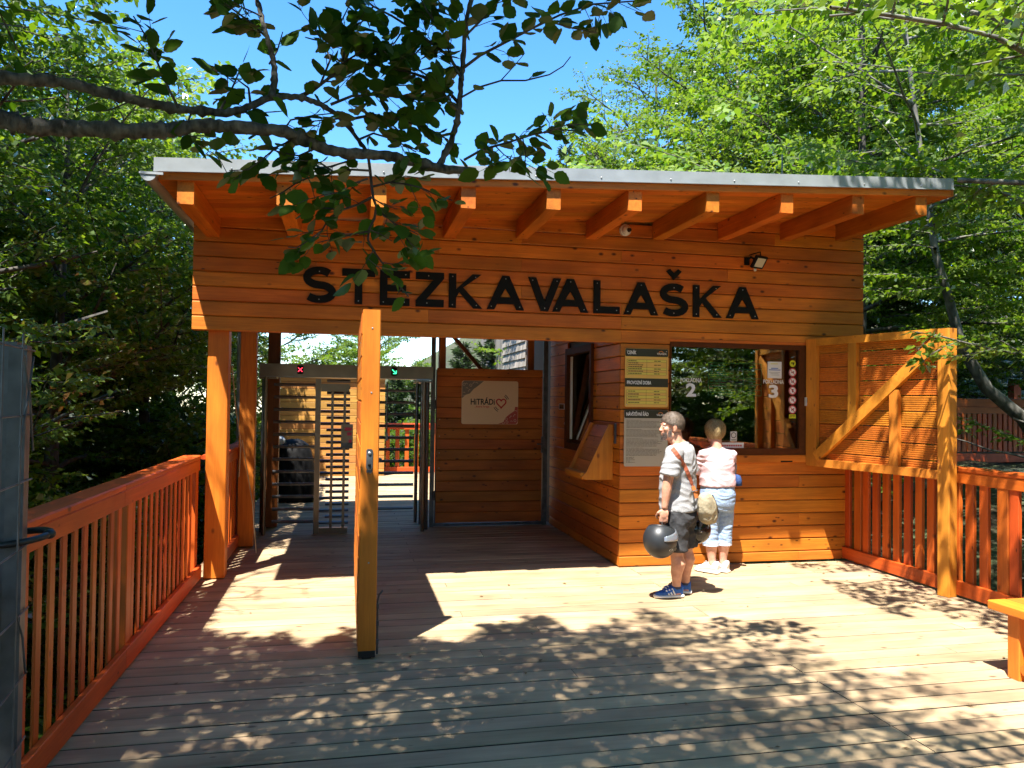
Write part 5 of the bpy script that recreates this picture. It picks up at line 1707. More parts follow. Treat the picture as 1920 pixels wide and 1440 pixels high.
for sx in (-1, 1): mb.tube([onsph(c1, .135, math.radians(60 if sx > 0 else -110), math.radians(40)), Vector((2.632, 6.105, .675)), Vector((2.640, 6.10, .69))], .007, 6)
mb.build('chin_strap', M_RUBBER, h1)
h2, c2 = helmet('helmet', 'glossy black helmet half hidden behind the leg, with two white rivets', (3.055, 6.33, .565), .128, (-.25, .1, 1.0), M_HELM2, None)
for az, el in ((-62, 18), (-98, -4), (-50, -30)):
    mb = MB(); mb.sphere(onsph(c2, .130, math.radians(az), math.radians(el)), .007, 10, 7); mb.build('rivet', M_WHITE, h2, smooth=True)

# ---------------- the woman at the counter
WOM = empty('person', (3.61, 7.03, 0.0), 'person with short blond hair in pink top and light jeans at the counter', 'person')
WC = Vector((3.608, 7.03, 0)); F2 = Vector((.02, 1, 0)).normalized(); L2 = Vector((-F2.y, F2.x, 0)); BK = -F2
mb = MB()
lh, rh_ = WC + L2 * .082 + UP * .70, WC - L2 * .082 + UP * .70
lk, rk = Vector((3.535, 7.03, .40)), Vector((3.685, 7.03, .40))
la, ra = Vector((3.545, 7.00, .085)), Vector((3.675, 7.03, .085))
leg(mb, lh, lk, la, .98); leg(mb, rh_, rk, ra, .98)
tdir = Vector((-.55, .83, 0))
for a in (la, ra):
    mb.tube([a - tdir * .01 + UP * -.035, a + tdir * .04 + UP * -.050, a + tdir * .09 + UP * -.058], [.028, .022, .014], 10)
mb.loft([ring_pts(WC + UP * z_ + F2 * o_, L2, F2, a, b, 24) for z_, a, b, o_ in ((.66, .150, .125, 0), (.80, .155, .13, 0), (.95, .145, .125, .01), (1.08, .150, .118, .01), (1.16, .150, .10, .015), (1.215, .12, .08, .02), (1.25, .07, .06, .03))])
HC2 = Vector((3.598, 7.080, 1.388)); HF2 = Vector((-.10, 1, 0))
P2 = head(mb, HC2, HF2, .97)
mb.tube([HC2 + Vector((0, -.04, -.10)), WC + UP * 1.22 + F2 * .02], [.050, .068], 14)
lsh, rsh = WC + L2 * .142 + UP * 1.165, WC - L2 * .142 + UP * 1.165
lel, rel = Vector((3.445, 7.12, .985)), Vector((3.775, 7.12, .985))
lwr, rwr = Vector((3.54, 7.30, 1.075)), Vector((3.70, 7.30, 1.075))
for sh, el, wr in ((lsh, lel, lwr), (rsh, rel, rwr)):
    mb.tube([sh.lerp(WC + UP * 1.15, .3), sh, sh.lerp(el, .5), el, el.lerp(wr, .3), wr], [.052, .052, .045, .040, .037, .024], 14)
hand(mb, lwr, Vector((.5, .75, .05)), Vector((0, 0, -1)), Vector((.8, -.5, 0)), .9, .5)
hand(mb, rwr, Vector((-.5, .75, .05)), Vector((0, 0, -1)), Vector((-.8, -.5, 0)), .9, .5)
remeshed(mb, 'body', SKIN2, WOM, .0060, 3)
eyes('eye', P2, WOM, .97, EYEW, EYED)
M_HAIRW = plain('blond_grey_hair', (.34, .25, .13), .6, noise=.45, nscale=70)
hair_cap('hair', P2, 1.0, WOM, hair_mat('blond_locks', (.20, .12, .045), (.52, .38, .18)), M_HAIRW, seed=12, n=9000, ln=.042, back=2.70, front=1.0, fall=.46, puff=.13)
M_PINK = cloth('pale_pink_cotton', (.56, .38, .39), .06, 70, .2)
mb = MB()
mb.loft([ring_pts(WC + UP * z_ + F2 * o_, L2, F2, a, b, 28, 2.2) for z_, a, b, o_ in ((.862, .176, .152, -.004), (.90, .176, .152, 0), (.98, .168, .145, .008), (1.08, .168, .134, .01), (1.14, .160, .118, .015), (1.20, .122, .094, .02), (1.235, .085, .075, .03), (1.250, .066, .062, .03))])
for sh, el in ((lsh, lel), (rsh, rel)):
    d_ = el - sh
    mb.tube([sh.lerp(WC + UP * 1.17, .4), sh, sh + d_ * .5, sh + d_ * .98], [.062, .064, .060, .060], 16)
remeshed(mb, 'top', M_PINK, WOM, .0075, 3, noise=(.011, (6, 6, 15)))
M_JEAN = cloth('light_blue_denim', (.28, .38, .54), .15, 60, .35)
mb = MB()
mb.loft([ring_pts(WC + UP * z_ + F2 * o_, L2, F2, a, b, 24, 2.3) for z_, a, b, o_ in ((.62, .155, .125, -.005), (.70, .168, .145, -.008), (.78, .168, .148, -.01), (.87, .160, .14, 0))])
for hip, knee, ank in ((lh, lk, la), (rh_, rk, ra)):
    mb.tube([hip, hip.lerp(knee, .5), knee + UP * .02, knee.lerp(ank, .36)], [.094, .086, .076, .077], 18)
remeshed(mb, 'jeans', M_JEAN, WOM, .0070, 3, noise=(.008, (8, 8, 26)))
mb = MB()
for knee, ank in ((lk, la), (rk, ra)):
    p_ = knee.lerp(ank, .36); mb.tube([p_ + UP * .028, p_ - UP * .012], .081, 18)
mb.build('turn_up', cloth('pale_denim_cuff', (.55, .62, .72), .1, 60, .2), WOM, smooth=False)
mb = MB()
for q in (-1, 1):
    c_ = WC + L2 * q * .075 + UP * .745 - F2 * .155
    mb.add([c_ + Vector((-.042, 0, .04)), c_ + Vector((.042, 0, .04)), c_ + Vector((.038, 0, -.03)), c_ + Vector((0, 0, -.05)), c_ + Vector((-.038, 0, -.03))], [(0, 1, 2, 3, 4)])
M_WSHOE = plain('white_sneaker', (.76, .72, .70), .6)
shoe(WOM, (3.592, 6.945, .004), (3.440, 7.155, .004), .098, .100, (M_WSHOE, M_SOLE))
shoe(WOM, (3.712, 6.975, .004), (3.585, 7.200, .004), .098, .100, (M_WSHOE, M_SOLE))
HB = empty('blue_pouch', (3.80, 7.0, .86), 'dark blue pouch at the right hip of the person in jeans', 'bag')
mb = MB()
mb.loft([ring_pts(Vector((3.785, 6.98, z_)), Vector((.55, -.83, 0)), Vector((.83, .55, 0)), a, b, 16, 3) for z_, a, b in ((.86, .03, .01), (.868, .062, .028), (.92, .060, .03), (.965, .045, .02), (.975, .02, .008))])
mb.build('pouch_body', cloth('navy_fabric', (.03, .06, .16), .2, 60, .3), HB, smooth=True)
mb = MB(); mb.tube([Vector((3.78, 6.98, .97)), Vector((3.80, 7.0, 1.06)), Vector((3.77, 7.05, 1.15))], .006, 6); mb.build('pouch_strap', M_RUBBER, HB)

# ================================================================ TREES
def leaf_mat(name, c_dark, c_light, t_dark, t_light, gloss=.10, mixt=.5, rough=.45):
    m, nt, out = new_mat(name)
    N = nt.nodes.new; L = nt.links.new
    ge = N('ShaderNodeNewGeometry'); ob = N('ShaderNodeObjectInfo')
    ad_ = N('ShaderNodeMath'); L(ge.outputs['Random Per Island'], ad_.inputs[0]); L(ob.outputs['Random'], ad_.inputs[1])
    fr_ = N('ShaderNodeMath'); fr_.operation = 'FRACT'; L(ad_.outputs[0], fr_.inputs[0])
    def ramp(a, b):
        r = N('ShaderNodeValToRGB'); r.color_ramp.elements[0].color = (*a, 1); r.color_ramp.elements[1].color = (*b, 1)
        L(fr_.outputs[0], r.inputs['Fac']); return r
    d = N('ShaderNodeBsdfDiffuse'); L(ramp(c_dark, c_light).outputs['Color'], d.inputs['Color'])
    t = N('ShaderNodeBsdfTranslucent'); L(ramp(t_dark, t_light).outputs['Color'], t.inputs['Color'])
    g = N('ShaderNodeBsdfGlossy'); g.inputs['Roughness'].default_value = rough; g.inputs['Color'].default_value = (.8, .85, .8, 1)
    m1 = N('ShaderNodeMixShader'); m1.inputs[0].default_value = mixt; L(d.outputs[0], m1.inputs[1]); L(t.outputs[0], m1.inputs[2])
    fr = N('ShaderNodeFresnel'); fr.inputs['IOR'].default_value = 1.35
    mm = N('ShaderNodeMath'); mm.operation = 'MULTIPLY'; mm.inputs[1].default_value = gloss * 8; L(fr.outputs[0], mm.inputs[0])
    m2 = N('ShaderNodeMixShader'); L(mm.outputs[0], m2.inputs[0]); L(m1.outputs[0], m2.inputs[1]); L(g.outputs[0], m2.inputs[2])
    L(m2.outputs[0], out.inputs['Surface'])
    return m


LEAF_BEECH = leaf_mat('beech_leaf', (.055, .110, .009), (.120, .170, .011), (.12, .29, .009), (.36, .50, .018), gloss=.045, rough=.5)
LEAF_DEEP = leaf_mat('deep_leaf', (.038, .085, .008), (.085, .140, .010), (.10, .22, .006), (.22, .34, .010), gloss=.05)
LEAF_FRONT = leaf_mat('alder_leaf', (.040, .092, .014), (.072, .130, .018), (.025, .09, .006), (.13, .30, .012), gloss=.012, mixt=.34)
NEEDLE = leaf_mat('spruce_needle', (.03, .06, .015), (.055, .10, .022), (.03, .07, .01), (.07, .13, .02), gloss=.06, mixt=.3)


def bark(name, a, b, sc=7.0):
    m, nt, out = new_mat(name)
    N = nt.nodes.new; L = nt.links.new
    tc = N('ShaderNodeTexCoord'); mp = N('ShaderNodeMapping'); mp.inputs['Scale'].default_value = (sc, sc, sc * .4); L(tc.outputs['Object'], mp.inputs['Vector'])
    n = N('ShaderNodeTexNoise'); n.inputs['Scale'].default_value = 1.5; n.inputs['Detail'].default_value = 8; L(mp.outputs[0], n.inputs['Vector'])
    r = N('ShaderNodeValToRGB'); r.color_ramp.elements[0].position = .35; r.color_ramp.elements[0].color = (*a, 1); r.color_ramp.elements[1].position = .68; r.color_ramp.elements[1].color = (*b, 1)
    L(n.outputs['Fac'], r.inputs['Fac'])
    p = N('ShaderNodeBsdfPrincipled'); p.inputs['Roughness'].default_value = .9; L(r.outputs['Color'], p.inputs['Base Color'])
    b_ = N('ShaderNodeBump'); b_.inputs['Strength'].default_value = .7; b_.inputs['Distance'].default_value = .02; L(n.outputs['Fac'], b_.inputs['Height']); L(b_.outputs['Normal'], p.inputs['Normal'])
    L(p.outputs[0], out.inputs['Surface'])
    return m


BARK = bark('grey_bark', (.06, .055, .045), (.21, .20, .175))
BARK_L = bark('limb_bark', (.030, .027, .023), (.165, .155, .13), 26)
BARK_D = bark('dark_bark', (.030, .026, .022), (.10, .09, .075), 12)


def unit(v): return v / np.maximum(1e-9, np.linalg.norm(v, axis=-1, keepdims=True))


def leaf_quads(P_, D_, Nn, L_, W_):
    """Arrays of leaves -> verts, quads: base, right, tip, left with a folded midrib."""
    S = unit(np.cross(D_, Nn)); U = np.cross(S, D_)
    L_ = L_[:, None]; W_ = W_[:, None]
    base = P_; tip = P_ + D_ * L_ - U * L_ * .12
    mid = P_ + D_ * L_ * .48 + U * W_ * .16
    v = np.stack([base, mid + S * W_ * .5, tip, mid - S * W_ * .5], 1).reshape(-1, 3)
    return v


def mesh_from_quads(name, v, mat):
    n = len(v) // 4
    me = bpy.data.meshes.new(name)
    me.vertices.add(len(v)); me.vertices.foreach_set('co', v.astype(np.float32).ravel())
    me.loops.add(n * 4); me.loops.foreach_set('vertex_index', np.arange(n * 4, dtype=np.int32))
    me.polygons.add(n); me.polygons.foreach_set('loop_start', np.arange(0, n * 4, 4, dtype=np.int32))
    me.update(calc_edges=True); me.materials.append(mat)
    return me


def grow(seed, H, r0, base_t, crown_r, n_prim, leaf, mat, bmat, trunk_path=None, twig_gap=.14, twig_len=.34, leaf_gap=.05, up=.5, droop=.25, sparse=1.0, cutfn=None, sec_gap=.32):
    """Broadleaf tree: trunk, limbs in flat sprays, leaves along twigs. Returns (trunk mesh, crown mesh)."""
    g = np.random.default_rng(seed)
    wood_ = MB()
    if trunk_path is None:
        k = 9; tx = np.cumsum(g.normal(0, .035 * H / 8, k)); ty = np.cumsum(g.normal(0, .035 * H / 8, k))
        trunk_path = [(tx[i] - tx[0], ty[i] - ty[0], H * i / (k - 1)) for i in range(k)]
    tp = np.array(trunk_path, float); k = len(tp)
    rad = [r0 * (1 - .93 * (i / (k - 1)) ** .9) + .006 for i in range(k)]
    rad[0] = r0 * 1.35
    wood_.tube([tuple(p) for p in tp], rad, 12)
    def tpos(t):
        f = t * (k - 1); i = min(int(f), k - 2); return tp[i] + (tp[i + 1] - tp[i]) * (f - i)
    TW = []
    az = g.uniform(0, 6.28)
    for i in range(n_prim):
        t = base_t + (1 - base_t) * ((i + g.uniform(0, .8)) / n_prim)
        t = min(t, .985)
        az += 2.39996 + g.normal(0, .25)
        rel = (t - base_t) / (1 - base_t)
        L_ = crown_r * (math.sin(math.pi * min(1, (rel * .80 + .20))) ** .7 + .12) * g.uniform(.75, 1.12)
        el = up * (.15 + 1.1 * rel) + g.normal(0, .08)
        p = tpos(t); m = 8
        d = np.array([math.cos(az) * math.cos(el), math.sin(az) * math.cos(el), math.sin(el)])
        pts = [p]; st = L_ / m
        for q in range(m):
            d = d + np.array([0, 0, -droop * .12 * (q / m)]) + g.normal(0, .07, 3); d /= np.linalg.norm(d)
            pts.append(pts[-1] + d * st)
        pr = max(.010, r0 * .34 * (1 - .6 * t) * min(1, L_ / 2))
        wood_.tube([tuple(a) for a in pts], [pr * (1 - .85 * q / m) + .003 for q in range(m + 1)], 6, cap=False)
        pts = np.array(pts)
        sgn = 1
        s = .18
        while s < 1.0:
            f = s * m; i2 = min(int(f), m - 1); b = pts[i2] + (pts[i2 + 1] - pts[i2]) * (f - i2)
            dd = unit(pts[i2 + 1] - pts[i2])
            side = np.cross(dd, [0, 0, 1.0]); side /= max(1e-6, np.linalg.norm(side))
            l2 = (.30 + .42 * (1 - s)) * L_ * .75 * g.uniform(.6, 1.1) + .12
            a = g.uniform(.7, 1.05)
            d2 = dd * math.cos(a) + side * sgn * math.sin(a) + np.array([0, 0, g.normal(.06, .12)]); d2 /= np.linalg.norm(d2)
            m2 = 5; sp = [b]
            for q in range(m2):
                d2 = d2 + g.normal(0, .09, 3) + np.array([0, 0, -.03]); d2 /= np.linalg.norm(d2)
                sp.append(sp[-1] + d2 * l2 / m2)
            wood_.tube([tuple(x_) for x_ in sp], [.008 * (1 - .7 * q / m2) + .002 for q in range(m2 + 1)], 4, cap=False)
            sp = np.array(sp)
            nt_ = max(2, int(l2 / twig_gap))
            for q in range(nt_ + 1):
                f2 = (q + g.uniform(.1, .9)) / (nt_ + 1) * m2; i3 = min(int(f2), m2 - 1)
                bb = sp[i3] + (sp[i3 + 1] - sp[i3]) * (f2 - i3); d3 = unit(sp[i3 + 1] - sp[i3])
                sd3 = np.cross(d3, [0, 0, 1.0]); sd3 /= max(1e-6, np.linalg.norm(sd3))
                a3 = g.uniform(.4, 1.0) * (1 if (q % 2) else -1)
                d3 = d3 * math.cos(a3) + sd3 * math.sin(a3) + np.array([0, 0, g.normal(0, .16)]); d3 /= np.linalg.norm(d3)
                if g.random() < sparse: TW.append((*bb, *d3, twig_len * g.uniform(.6, 1.2)))
            sgn = -sgn
            s += sec_gap / max(.6, L_) * g.uniform(.7, 1.2)
    TW = np.array(TW)
    nl = max(3, int(twig_len / leaf_gap))
    rep = np.repeat(TW, nl, 0); idx = np.tile(np.arange(nl), len(TW))
    frac = (idx + g.uniform(.1, .9, len(rep))) / nl
    D0 = rep[:, 3:6]; P0 = rep[:, 0:3] + D0 * (rep[:, 6] * frac)[:, None]
    upv = np.array([0, 0, 1.0]) + g.normal(0, .50, (len(rep), 3)); upv = unit(upv)
    S0 = unit(np.cross(D0, upv)); sg = np.where(idx % 2 == 0, 1.0, -1.0)[:, None]
    a = g.uniform(.5, 1.1, len(rep))[:, None]
    DL = unit(D0 * np.cos(a) + S0 * sg * np.sin(a) + np.stack([np.zeros(len(rep)), np.zeros(len(rep)), g.normal(-.22, .24, len(rep))], 1))
    LL = leaf * g.uniform(.65, 1.25, len(rep))
    if cutfn is not None:
        keep = cutfn(P0); P0, DL, upv, LL = P0[keep], DL[keep], upv[keep], LL[keep]
    v = leaf_quads(P0, DL, upv, LL, LL * g.uniform(.58, .74, len(LL)))
    print('leaves', seed, len(v) // 4)
    crown = mesh_from_quads('crown', v, mat)
    tm = wood_.mesh('trunk', (0, 0, 0), [bmat], smooth=True, fix=False)
    return tm, crown


def spruce(seed, H, R_, mat, bmat):
    g = np.random.default_rng(seed)
    wood_ = MB(); wood_.tube([(0, 0, 0), (0.02, .01, H * .5), (0, 0, H)], [.02 * H, .011 * H, .008], 8)
    Ps, Ds, Ns, Ls = [], [], [], []
    z = H * .06; az = 0
    while z < H * .985:
        rel = z / H
        nb = 7
        for b in range(nb):
            az += 2 * math.pi / nb + g.normal(0, .15)
            L_ = R_ * (1 - rel) ** .85 * g.uniform(.75, 1.1) + .12
            el = -.25 + .75 * rel
            m = 7; p = np.array([0, 0, z + g.normal(0, .05)]); d = np.array([math.cos(az) * math.cos(el), math.sin(az) * math.cos(el), math.sin(el)])
            pts = [p]
            for q in range(m):
                d = d + np.array([0, 0, .05]) + g.normal(0, .03, 3); d /= np.linalg.norm(d); pts.append(pts[-1] + d * L_ / m)
            wood_.tube([tuple(x_) for x_ in pts], [.012 * (1 - .8 * q / m) + .003 for q in range(m + 1)], 3, cap=False)
            pts = np.array(pts)
            ns = int(10 + 26 * L_)
            f = g.uniform(.1, 1.0, ns) * m; i = np.minimum(f.astype(int), m - 1)
            bb = pts[i] + (pts[i + 1] - pts[i]) * (f - i)[:, None]; dd = unit(pts[i + 1] - pts[i])
            sd_ = unit(np.cross(dd, np.array([0, 0, 1.0]))) * np.where(g.random(ns) < .5, 1, -1)[:, None]
            dl = unit(dd * .75 + sd_ * g.uniform(.2, 1, ns)[:, None] + np.stack([np.zeros(ns), np.zeros(ns), g.uniform(-.7, .15, ns)], 1))
            Ps.append(bb); Ds.append(dl); Ns.append(unit(np.array([0, 0, 1.0]) + g.normal(0, .3, (ns, 3)))); Ls.append(g.uniform(.16, .34, ns) * (.5 + .5 * min(1, L_)))
        z += .16 + .12 * (1 - rel)
    P_, D_, N_, L_ = map(np.concatenate, (Ps, Ds, Ns, Ls))
    v = leaf_quads(P_, D_, N_, L_, L_ * .26)
    # two extra crossing sprays per shoot give needle volume
    N2 = unit(np.cross(D_, N_) + N_ * .2)
    v2 = leaf_quads(P_, D_, N2, L_ * .9, L_ * .22)
    return wood_.mesh('trunk', (0, 0, 0), [bmat], smooth=True, fix=False), mesh_from_quads('crown', np.concatenate([v, v2]), mat)


def lit_zone(P_):
    """Leaves whose shade would reach the open sunny part of the deck and the house front."""
    xf = P_[:, 0] + .2719 * P_[:, 2]; yf = P_[:, 1] + .3775 * P_[:, 2]
    nz = .16 * np.sin(6.1 * xf) + .12 * np.sin(13.3 * xf + 1.0) + .08 * np.sin(23 * xf + 2 * yf)
    m = (xf > -1.0) & (xf < 3.0) & (yf > 5.62 + nz) & (yf < 8.9)
    m |= (xf > .05) & (xf < 1.0) & (yf > 5.38 + nz * .5) & (yf < 6)
    m |= (xf > -1.42) & (xf < 0) & (yf > 7.2) & (yf < 8.9)
    m |= (xf >= 3.0) & (xf < 4.35) & (yf > 5.62 - (xf - 3.0) * 1.5 + nz) & (yf < 8.1)
    m |= (xf > 3.55 + nz) & (xf < 4.7) & (yf > 3.2) & (yf < 5.3)
    m |= (xf > -.4) & (xf < 3.2) & (yf > 12.9) & (yf < 17.7)
    return m


def blocked(P_):
    x, y, z = P_[:, 0], P_[:, 1], P_[:, 2]
    m = (x > -1.75) & (x < 5.9) & (y > 5.85) & (y < 11.9) & (z < 4.1)
    m |= (x > -1.28) & (x < 5.25) & (y > -3) & (y < 6.2) & (z < 3.4)
    m |= (x > 4.6) & (x < 9.5) & (y > 1.5) & (y < 9.5) & (z < 1.7)
    m |= (x > -1.35) & (x < 3.4) & (y >= 11.9) & (y < 18.6) & (z < 3.2)
    d = np.stack([x, y, z - EYE], 1)
    cf = np.maximum(d @ np.array(CAM_F), .05)
    u = 960 + FPX * (d @ np.array(CAM_R)) / cf; v = 720 - FPX * (d @ np.array(CAM_U)) / cf
    m |= (u > 1780) & (u < 1960) & (v > 690) & (v < 900) & (y > 2) & (y < 14.6)      # open view to the walkway fence
    m |= (u > 1640) & (u < 1960) & (v > 440) & (v < 900) & (y > 2) & (y < 9.25)      # and to the leaning trunk
    m |= (x > -1.5) & (x < 4.9) & (y > .2) & (y < 6.2) & ((z - 1.68) < y * .58)      # keeps the view of the house open
    return m


def prune(me, loc, rot, sc):
    n = len(me.polygons)
    co = np.empty(n * 12, np.float32); me.vertices.foreach_get('co', co)
    v = co.reshape(n, 4, 3)
    b = (v[:, 0] + v[:, 2]) * .5 * sc
    c, s_ = math.cos(rot), math.sin(rot)
    w = np.stack([b[:, 0] * c - b[:, 1] * s_ + loc[0], b[:, 0] * s_ + b[:, 1] * c + loc[1], b[:, 2] + loc[2]], 1)
    bad = lit_zone(w) | blocked(w)
    if bad.sum() < 30: return me
    return mesh_from_quads('crown', v[~bad].reshape(-1, 3), me.materials[0])


def prune_wood(me, loc, rot, sc):
    """Cut the thin branches that would reach into the cleared space."""
    n = len(me.polygons)
    ce = np.empty(n * 3); me.polygons.foreach_get('center', ce); ce = ce.reshape(n, 3) * sc
    ar = np.empty(n); me.polygons.foreach_get('area', ar)
    c, s_ = math.cos(rot), math.sin(rot)
    w = np.stack([ce[:, 0] * c - ce[:, 1] * s_ + loc[0], ce[:, 0] * s_ + ce[:, 1] * c + loc[1], ce[:, 2] + loc[2]], 1)
    bad = (lit_zone(w) | blocked(w)) & (np.hypot(ce[:, 0], ce[:, 1]) > .7) & (ar * sc * sc < .02)
    if bad.sum() == 0: return me
    m2 = me.copy()
    bm = bmesh.new(); bm.from_mesh(m2); bm.faces.ensure_lookup_table()
    bmesh.ops.delete(bm, geom=[bm.faces[i] for i in np.nonzero(bad)[0]], context='FACES')
    bm.to_mesh(m2); bm.free()
    return m2


def plant(kind, name, cat, x, y, label, rot=0.0, sc=1.0, group=None, z=None):
    z = hill(x, y) - .1 if z is None else z
    t = empty(name, (x, y, z), label, cat, group)
    t.rotation_euler = (0, 0, rot); t.scale = (sc, sc, sc)
    for nm, me in zip(('trunk', 'crown'), kind):
        me = prune(me, (x, y, z), rot, sc) if nm == 'crown' else prune_wood(me, (x, y, z), rot, sc)
        o = bpy.data.objects.new(nm, me); COL.objects.link(o); o.parent = t
    return t


K_A = grow(11, 9.5, .15, .08, 2.9, 38, .096, LEAF_BEECH, BARK_D, twig_gap=.070, sec_gap=.22, leaf_gap=.042)
K_B = grow(23, 12.5, .20, .08, 3.4, 42, .120, LEAF_DEEP, BARK_D, twig_gap=.105, sec_gap=.24, leaf_gap=.046)
K_C = grow(37, 8.0, .12, .07, 2.4, 36, .088, LEAF_BEECH, BARK_D, up=.62, twig_gap=.060, sec_gap=.20, leaf_gap=.04)
K_D = grow(41, 2.6, .04, .05, 1.35, 22, .090, LEAF_DEEP, BARK_D, twig_gap=.060, sec_gap=.17, leaf_gap=.04)
K_E = grow(53, 10.5, .17, .06, 3.1, 42, .084, LEAF_DEEP, BARK_D, droop=.5, twig_gap=.105, sec_gap=.22, leaf_gap=.042)
K_S = spruce(3, 9.0, 1.7, NEEDLE, BARK_D)
K_S2 = spruce(5, 6.0, 1.5, NEEDLE, BARK_D)

GL = 'broadleaf trees left of the deck'
left = [
    (K_E, -3.55, 6.6, 0.4, .80, 'dark broadleaf tree nearest the left railing'),
    (K_B, -5.6, 9.0, 2.2, .95, 'tall deep green tree behind the nearest left one'),
    (K_A, -4.2, 11.6, 1.0, .90, 'bright green tree just left of the passage posts'),
    (K_E, -7.6, 7.0, 3.9, 1.0, 'wide dark tree at the left border above the steel post'),
    (K_B, -8.2, 12.5, 5.1, 1.0, 'tall deep green tree far back in the left wood'),
    (K_C, -2.6, 15.6, 0.7, .85, 'light green tree peeping over the left roof end'),
    (K_A, -6.0, 16.5, 4.4, 1.05, 'bright green tree in the second row of the left wood'),
    (K_E, -12.0, 10.0, 2.9, 1.1, 'dark tree deep in the wood at the left border'),
    (K_B, -11.5, 17.0, .3, 1.1, 'tall tree at the far back of the left wood'),
    (K_C, -4.4, 20.5, 3.3, 1.1, 'light green tree beyond the plank hut'),
    (K_C, -2.95, 8.7, 1.9, .88, 'light tree crowding the left roof end beside the railing'),
]
left += [(K_C, -2.75, 11.3, 4.0, .92, 'light tree directly behind the second passage post'), (K_C, -3.6, 13.2, 2.6, .9, 'light tree directly left of the black covered bin'), (K_E, -4.6, 14.0, 2.0, .9, 'dark green tree behind the bright one by the passage posts'), (K_B, -15.5, 13.0, 1.1, 1.1, 'tall tree farthest left in the deep wood'), (K_E, -9.0, 22.0, 3.0, 1.2, 'dark tree at the horizon of the left wood'),
    (K_A, -10.0, 8.6, 1.9, 1.05, 'bright tree behind the wide dark one at the left border'), (K_A, -2.2, 24.0, .4, .95, 'bright tree far beyond the plank hut roof'), (K_C, .6, 27.0, 2.4, .9, 'small far tree left of the green arrow signal'), (K_E, -15, 24, 5, 1.2, 'tall dark tree at the far left horizon')]
for kind, x, y, ro, sc, lab in left:
    plant(kind, 'beech_tree', 'tree', x, y, lab, ro, sc, GL)
K_T = grow(97, 8.5, .088, .72, 1.5, 10, .07, LEAF_DEEP, BARK_D, twig_gap=.10, trunk_path=[(0, 0, 0), (.02, 0, 1.6), (-.01, .02, 3.2), (.0, .0, 4.8), (-.1, .05, 6.5), (-.2, .1, 8.5)])
plant(K_T, 'beech_tree', 'tree', -2.46, 5.05, 'slim shaded dark trunk at the left border beside the near railing', 0, 1.0, GL)
GR = 'broadleaf trees right of the ticket house'
right = [
    (K_C, 7.6, 14.2, 1.2, 1.18, 'light green tree rising behind the roof, left edge of the right wood'),
    (K_A, 8.8, 11.8, 3.0, 1.05, 'bright green tree close behind the right end of the house'),
    (K_A, 10.6, 15.0, 5.2, 1.15, 'bright green tall tree in the middle of the right wood'),
    (K_B, 9.2, 17.5, .9, 1.0, 'deep green tall tree behind the right roof end'),
    (K_E, 13.4, 18.3, 2.0, .95, 'dark tree rising behind the walkway fence'),
    (K_B, 14.5, 18.5, 3.6, 1.1, 'tall dark tree behind the raised walkway'),
    (K_E, 17.5, 16.0, 4.9, 1.05, 'dark tree at the right border behind the walkway'),
    (K_C, 6.6, 19.0, 2.7, 1.3, 'pale green tree far behind the roof'),
    (K_E, 12.0, 21.0, .2, 1.2, 'dark tree at the far back of the right wood'),
]
right += [(K_E, 15.6, 19.5, 3.3, .8, 'low dark tree above the walkway fence'), (K_A, 18.2, 20.5, 1.3, .8, 'bright low tree at the right border above the walkway fence'), (K_E, 13.2, 19.3, 5.3, .75, 'dark low tree left of the walkway fence'), (K_A, 15.0, 13.0, 1.5, 1.0, 'bright tree in front of the raised walkway'), (K_B, 16.5, 22.0, 2.5, 1.2, 'tall tree far behind the raised walkway'), (K_E, 20.0, 19.0, .5, 1.2, 'wide dark tree farthest right in the wood'), (K_E, 9.4, 22.5, 4.0, 1.2, 'dark tree far behind the lightning rod'),
    (K_A, 12.4, 17.0, 4.4, 1.0, 'bright tree beyond the leaning grey trunk'), (K_B, 24.0, 25.0, 1.4, 1.2, 'tall tree at the far right horizon'), (K_E, 13.6, 8.4, 2.8, .85, 'dark tree right of the leaning trunk')]
for kind, x, y, ro, sc, lab in right:
    plant(kind, 'beech_tree', 'tree', x, y, lab, ro, sc, GR)
GB = 'trees behind the viewer'
